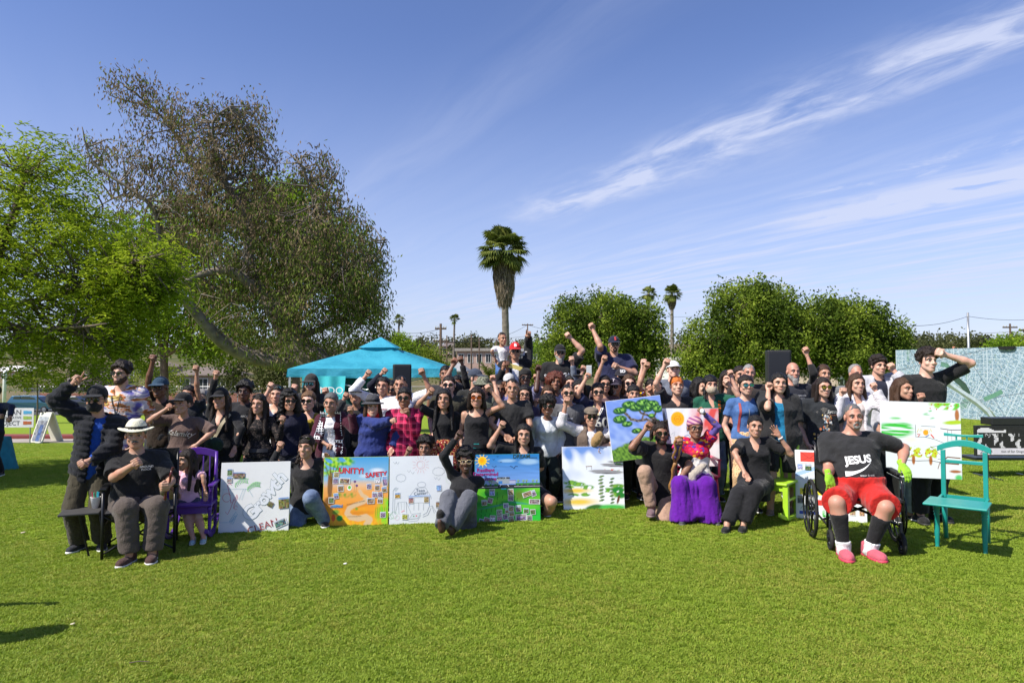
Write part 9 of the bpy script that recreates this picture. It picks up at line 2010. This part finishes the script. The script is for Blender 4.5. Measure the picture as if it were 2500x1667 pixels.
I = person('person in black scrubs sitting on the lime chair and waving', 1845, 1012, 6.75, 'f', D=8.0, S=1.64, pose='sit', skin='tan', hair='bunlow', hc='black', fine=True, yaw=-14, hyaw=-8, hroll=4, top=T((.013, .013, .015), .75, neck='v', ease=.026, hem=-.12), bottom=Bt((.012, .012, .014), ease=.022), b=(1897, 1056, 'open', (1925, 1118), -.12), a=(1822, 1162, 'relax', (1806, 1125), -.32), legs=dict(spine=(.02, .06, 1), kneea=(1808, 1188, -.40), anka=(1775, 1275, -.48), kneeb=(1845, 1180, -.42), ankb=(1815, 1273, -.45), toea=(-.55, -1, 0), toeb=(-.5, -1, 0)), shoes=((.012, .012, .013), (.02, .02, .02)))
A_ = I['arms']['b']; wb = MB().tube([A_['wr'] + (A_['hm'].to_3x3() @ Vector((.027 * math.cos(t), .027 * math.sin(t), -.02))) for t in np.linspace(0, 6.6, 14)], .008, 5, 0, False).build('wrist_band', mat((.7, .7, .68), .5, name='white_band'), I['root'])
person('person in dark tee with small white chest print beside the loudspeaker', 1935, 886, 8.45, 'm', S=1.84, skin='ruddy', hair=None, beard='long', bc='grey', hc='salt', g=1.15, mouth='flat', top=T((.020, .022, .032), .7), prints=[('PROFESSOR', .032, .06, .215, (.6, .6, .62)), ('WATER', .032, .06, .195, (.6, .6, .62))])
person('person in black long sleeves behind the gold sunglasses raising a fist', 2010, 890, 8.7, 'f', skin='tan', hair='pony', hc='brown', top=T((.015, .015, .016), 1.5), a=(1966, 857, 'fist', (1976, 905), -.1))
def dancer(size, colr):        # blot of coloured regalia printed on the tee
 mb = MB(); g_ = np.random.default_rng(8)
 cols = [(.55, .5, .45), (.4, .12, .05), (.6, .4, .1), (.15, .25, .35), (.7, .68, .62), (.3, .2, .12)]
 for k in range(70):
  t = g_.random(); x_ = -.02 + .05 * math.sin(t * 5) + g_.normal() * (.022 + .02 * t); y_ = .11 - .30 * t; r_2 = g_.uniform(.008, .02); n = 6; mb.add([(x_ + r_2 * math.cos(6.28 * j / n) * .7, y_ + r_2 * math.sin(6.28 * j / n), .0003 * k) for j in range(n)], [tuple(range(n))], 0, cols[g_.integers(6)])
 for k in range(16): a_ = .4 + 2.3 * k / 15; mb.add([(-.01, .11, .0), (-.01 + .10 * math.cos(a_), .10 + .10 * math.sin(a_), .0), (-.002 + .095 * math.cos(a_ + .06), .10 + .095 * math.sin(a_ + .06), .0)], [(0, 1, 2)], 0, (.5, .46, .4))
 me = bpy.data.meshes.new('print'); me.from_pydata(mb.v, [], mb.f); me.materials.append(colmat('shirt_print_ink', .8)); at = me.color_attributes.new('Col', 'FLOAT_COLOR', 'CORNER'); buf = []
 for p_, c_ in zip(me.polygons, mb.c): buf += [*c_, 1.0] * p_.loop_total
 at.data.foreach_set('color', np.asarray(buf, np.float32)); return me
person('person in gold mirrored sunglasses and black tee with coloured print', 2008, 919, 7.5, 'm', S=1.70, skin='light', hair='shag', hc='dark', glasses='gold', fine=True, mouth='flat', g=1.12, top=T((.020, .023, .027), .75, ease=.026, hem=-.1), bottom=Bt((.03, .03, .035)), prints=[(dancer, 0, -.03, .13, (.6, .5, .4)), ('Sycuan', .058, .075, .215, (.7, .68, .62), dict(shear=.3)), ('CASINO RESORT', .016, .075, .19, (.6, .2, .1))])
person('person in grey hidden behind the white knit cardigan', 2088, 890, 8.6, 'm', S=1.8, skin='ruddy', hair='fringehorn', hc='grey', top=T((.14, .15, .16)))
person('person in white knit cardigan with both fists raised', 2090, 912, 7.6, 'f', S=1.68, skin='light', hair='long', hc='brown', fine=True, top=T((.55, .48, .46), .3, neck='scoop'), over=dict(c='knit', sl=1.95, ease=.024, hem=-.12, name='cardigan', open=(.05, .05, 0)), b=(2133, 944, 'fist', (2140, 1000), -.1), a=(2056, 955, 'fist', (2045, 1005), -.1), bottom=Bt(BLACK))
person('person in pale grey zip hoodie with fist by the ear', 2143, 867, 8.25, 'm', skin='light', hair='curls', hc='dark', top=T((.016, .018, .035), .6), over=dict(c=(.46, .46, .50), ease=.022, name='hoodie', open=(.06, .07, 0)), b=(2177, 899, 'fist', (2198, 950), -.1))
person('person peeking over the orange tree board with fist raised', 2202, 921, 7.7, 'f', D=8.0, S=1.62, skin='tan', hair='long', hc='brown', hyaw=18, fine=True, top=T((.45, .45, .48), .7), b=(2247, 968, 'fist', (2250, 1030), -.2), bottom=Bt('palejeans'), shoes=((.03, .03, .03), (.7, .7, .7)))
person('tall person in black tee with bent raised arm before the aerial map', 2262, 849, 7.35, 'm', D=7.95, skin='pale', hair='curls', hc='dark', fine=True, mouth='flat', g=0.97, hs=1.06, top=T((.015, .015, .016), .85, ease=.020, hem=-.09), bottom=Bt((.014, .014, .016), ease=.022), b=(2296, 862, 'fist', (2378, 912), -.12), shoes=((.012, .012, .013), (.02, .02, .02)))
# ---- seated men at the two ends, little girl
I = person('person in black tee, red shorts and green gloves sitting in the wheelchair', 2080, 986, 6.35, 'm', D=6.9, S=1.80, hs=1.08, pose='sit', skin='ruddy', hair='fade', hc='salt', beard='goatee', bc='grey', g=1.42, fine=True, mouth='flat', yaw=-12, hyaw=-14, hroll=-5, top=T((.024, .024, .026), .78, ease=.014, hem=-.04, flop=.012), bottom=Bt((.46, .018, .014), 'shorts', len=1.0, ease=.034), a=(2022, 1160, 'relax', (2020, 1095), -.34, .15, (0, -1, .5), (.1, -.3, -1)), b=(2200, 1142, 'relax', (2204, 1085), -.22, .05, (0, -.6, 1), (.1, -.7, -.6)), gloves=(.28, .55, .03), socks=((.014, .014, .016), .22, (.7, .7, .7)), legs=dict(spine=(0, .16, 1), kneea=(2040, 1212, -.42), anka=(2060, 1336, -.40), kneeb=(2158, 1214, -.42), ankb=(2124, 1344, -.40), toea=(-.25, -1, 0), toeb=(.05, -1, 0)), shoe_s=1.22, shoes=((.52, .10, .14), (.50, .04, .08)), prints=[('JESUS', .10, .0, .165, (.8, .8, .8), dict(bold=.004, rot=6)), ('wear it out', .03, .06, .085, (.7, .7, .7))])
def swoosh(size, colr):
 me = bpy.data.meshes.new('print'); n = 16; v = []; f = []
 for i in range(n + 1): t = i / n; x_ = -.12 + .24 * t; y_ = -.035 + .10 * t * t; w = .030 * (1 - t) ** 1.2 + .003; v += [(x_, y_ + w * .5, 0), (x_, y_ - w, 0)]
 for i in range(n): f.append((2 * i, 2 * i + 1, 2 * i + 3, 2 * i + 2))
 me.from_pydata(v, [], f); me.materials.append(mat((.8, .8, .8), .8, var=0, name='shirt_print')); return me
def addprint(i, me, ox, oz):
 bvh = BVHTree.FromPolygons([tuple(q) for q in i['tops']['top'][0]], [tuple(int(k) for k in q) for q in i['tops']['top'][1]])
 for vt in me.vertices:
  p0 = i['pv'] + i['X'] * (ox + vt.co.x) + i['Z'] * (oz * i['S'] + vt.co.y) + i['Fd']; h = bvh.ray_cast(p0, -i['Fd'], 2); vt.co = h[0] + i['Fd'] * .005 if h[0] is not None else p0 - i['Fd'] * .9
 link('shirt_print', me, i['root'])
addprint(I, swoosh(0, 0), -.01, .115)
I = person('person in straw hat and black polo sitting in the folding chair', 333, 1018, 6.35, 'm', D=6.72, S=1.72, hs=1.04, pose='sit', skin='tan', hair='short', hc='salt', hat='panama', hatc=(.70, .67, .52), beard='mustache', bc='salt', g=1.20, fine=True, mouth='flat', yaw=22, hyaw=24, top=T((.016, .016, .017), .85, neck='collar', ease=.020, hem=-.06, flop=.014), bottom=Bt((.088, .070, .060), ease=.024), a=(333, 1130, 'fist', (254, 1178), -.34), b=(410, 1186, 'grip', (418, 1170), -.30, .05), legs=dict(spine=(0, .10, 1), kneea=(308, 1220, -.44), anka=(316, 1342, -.42), kneeb=(402, 1215, -.42), ankb=(372, 1333, -.34), toea=(0, -1, 0), toeb=(.4, -1, 0)), shoes=((.060, .028, .024), (.62, .60, .58)), prints=[('GROUND', .026, .10, .225, (.6, .6, .6)), ('FLOOR', .026, .10, .21, (.6, .6, .6))])
top_ = I['base'] + I['arms']['b']['end']; bot_ = G(361, 1367); r_ = empty('cane', bot_, 'dark red lacquered cane held by the person in the straw hat', 'cane'); v_ = (top_ - bot_) * 1.22; pts = [v_ * (i / 16) + Vector((.006 * math.sin(i * 1.9), 0, 0)) for i in range(17)]
MB().tube(pts, [.010 + .0035 * (i % 2) for i in range(17)], 8).build('shaft', mat((.085, .010, .008), .25, var=.3, scale=30, name='red_lacquer'), r_, smooth=True); MB().lathe([(.012, 0), (.014, .025), (.010, .035)], 8).build('rubber_tip', M_RUB, r_); MB().tube([v_, v_ * 1.03], [.016, .013], 8).build('knob', mat((.05, .008, .006), .3, name='dark_lacquer'), r_)
person('child in pink tee sitting in the purple rocking chair', 458, 1094, 6.9, 'f', D=7.3, S=1.06, hs=.84, pose='sit', skin='tan', hair='longfringe', hc='dark', fine=True, mouth='flat', yaw=12, hyaw=-30, top=T((.70, .42, .54), .75, ease=.016, hem=-.09), bottom=Bt((.05, .05, .09), 'shorts', len=.6, ease=.012), a=(432, 1205, 'relax', (425, 1180), -.1), b=(502, 1208, 'relax', (497, 1185), -.1), legs=dict(spine=(0, .06, 1), kneea=(462, 1218, -.30), anka=(472, 1284, -.32), kneeb=(490, 1216, -.30), ankb=(499, 1278, -.32), toea=(.3, -1, 0), toeb=(.3, -1, 0)), shoes=((.30, .42, .46), (.6, .62, .62)))
# ---- two people outside the frame whose shadows reach the lawn
person('person standing outside the left edge whose shadow falls on the lawn', -630, 1000, 4.35, 'm', D=4.6, S=1.70, top=T(NAVY), b=(-330, 900, 'fist', (-330, 980)))
person('second person outside the left edge, nearest the camera', -475, 1020, 3.85, 'f', D=4.05, S=1.62, top=T(GREY))
for nm, lab, cat, px, py, r3, col in (('paper_scrap', 'small white scrap lying on the lawn at centre left', 'litter', 842, 1382, (.018, .012, .006), (.7, .68, .6)), ('dry_leaf', 'pale dry leaf on the lawn at the far left', 'leaf', 55, 1305, (.022, .018, .006), (.5, .42, .3)), ('dry_leaf', 'tiny pale leaf on the lawn at lower left', 'leaf', 176, 1531, (.016, .012, .005), (.5, .45, .3))):
 q_ = G(px, py); blobobj(nm, [ell((0, 0, 0), r3), ell((r3[0] * .6, r3[1] * .5, .003), (r3[0] * .6, r3[1] * .7, r3[2]))], mat(col, .8, name='litter'), q_ + Vector((0, 0, .024)), .0045, lab, cat, .004, .001)
q_ = G(315, 1627); tag(MB().tube([q_ * 0, Vector((.05, .012, .004)), Vector((.115, .016, .0))], [.0035, .003, .002], 5).build('twig', M_BARK, None, q_ + Vector((0, 0, .024))), 'thin grey twig lying on the grass at lower left', 'twig')
print('BUILD', round(time.time() - T0, 1), 's')
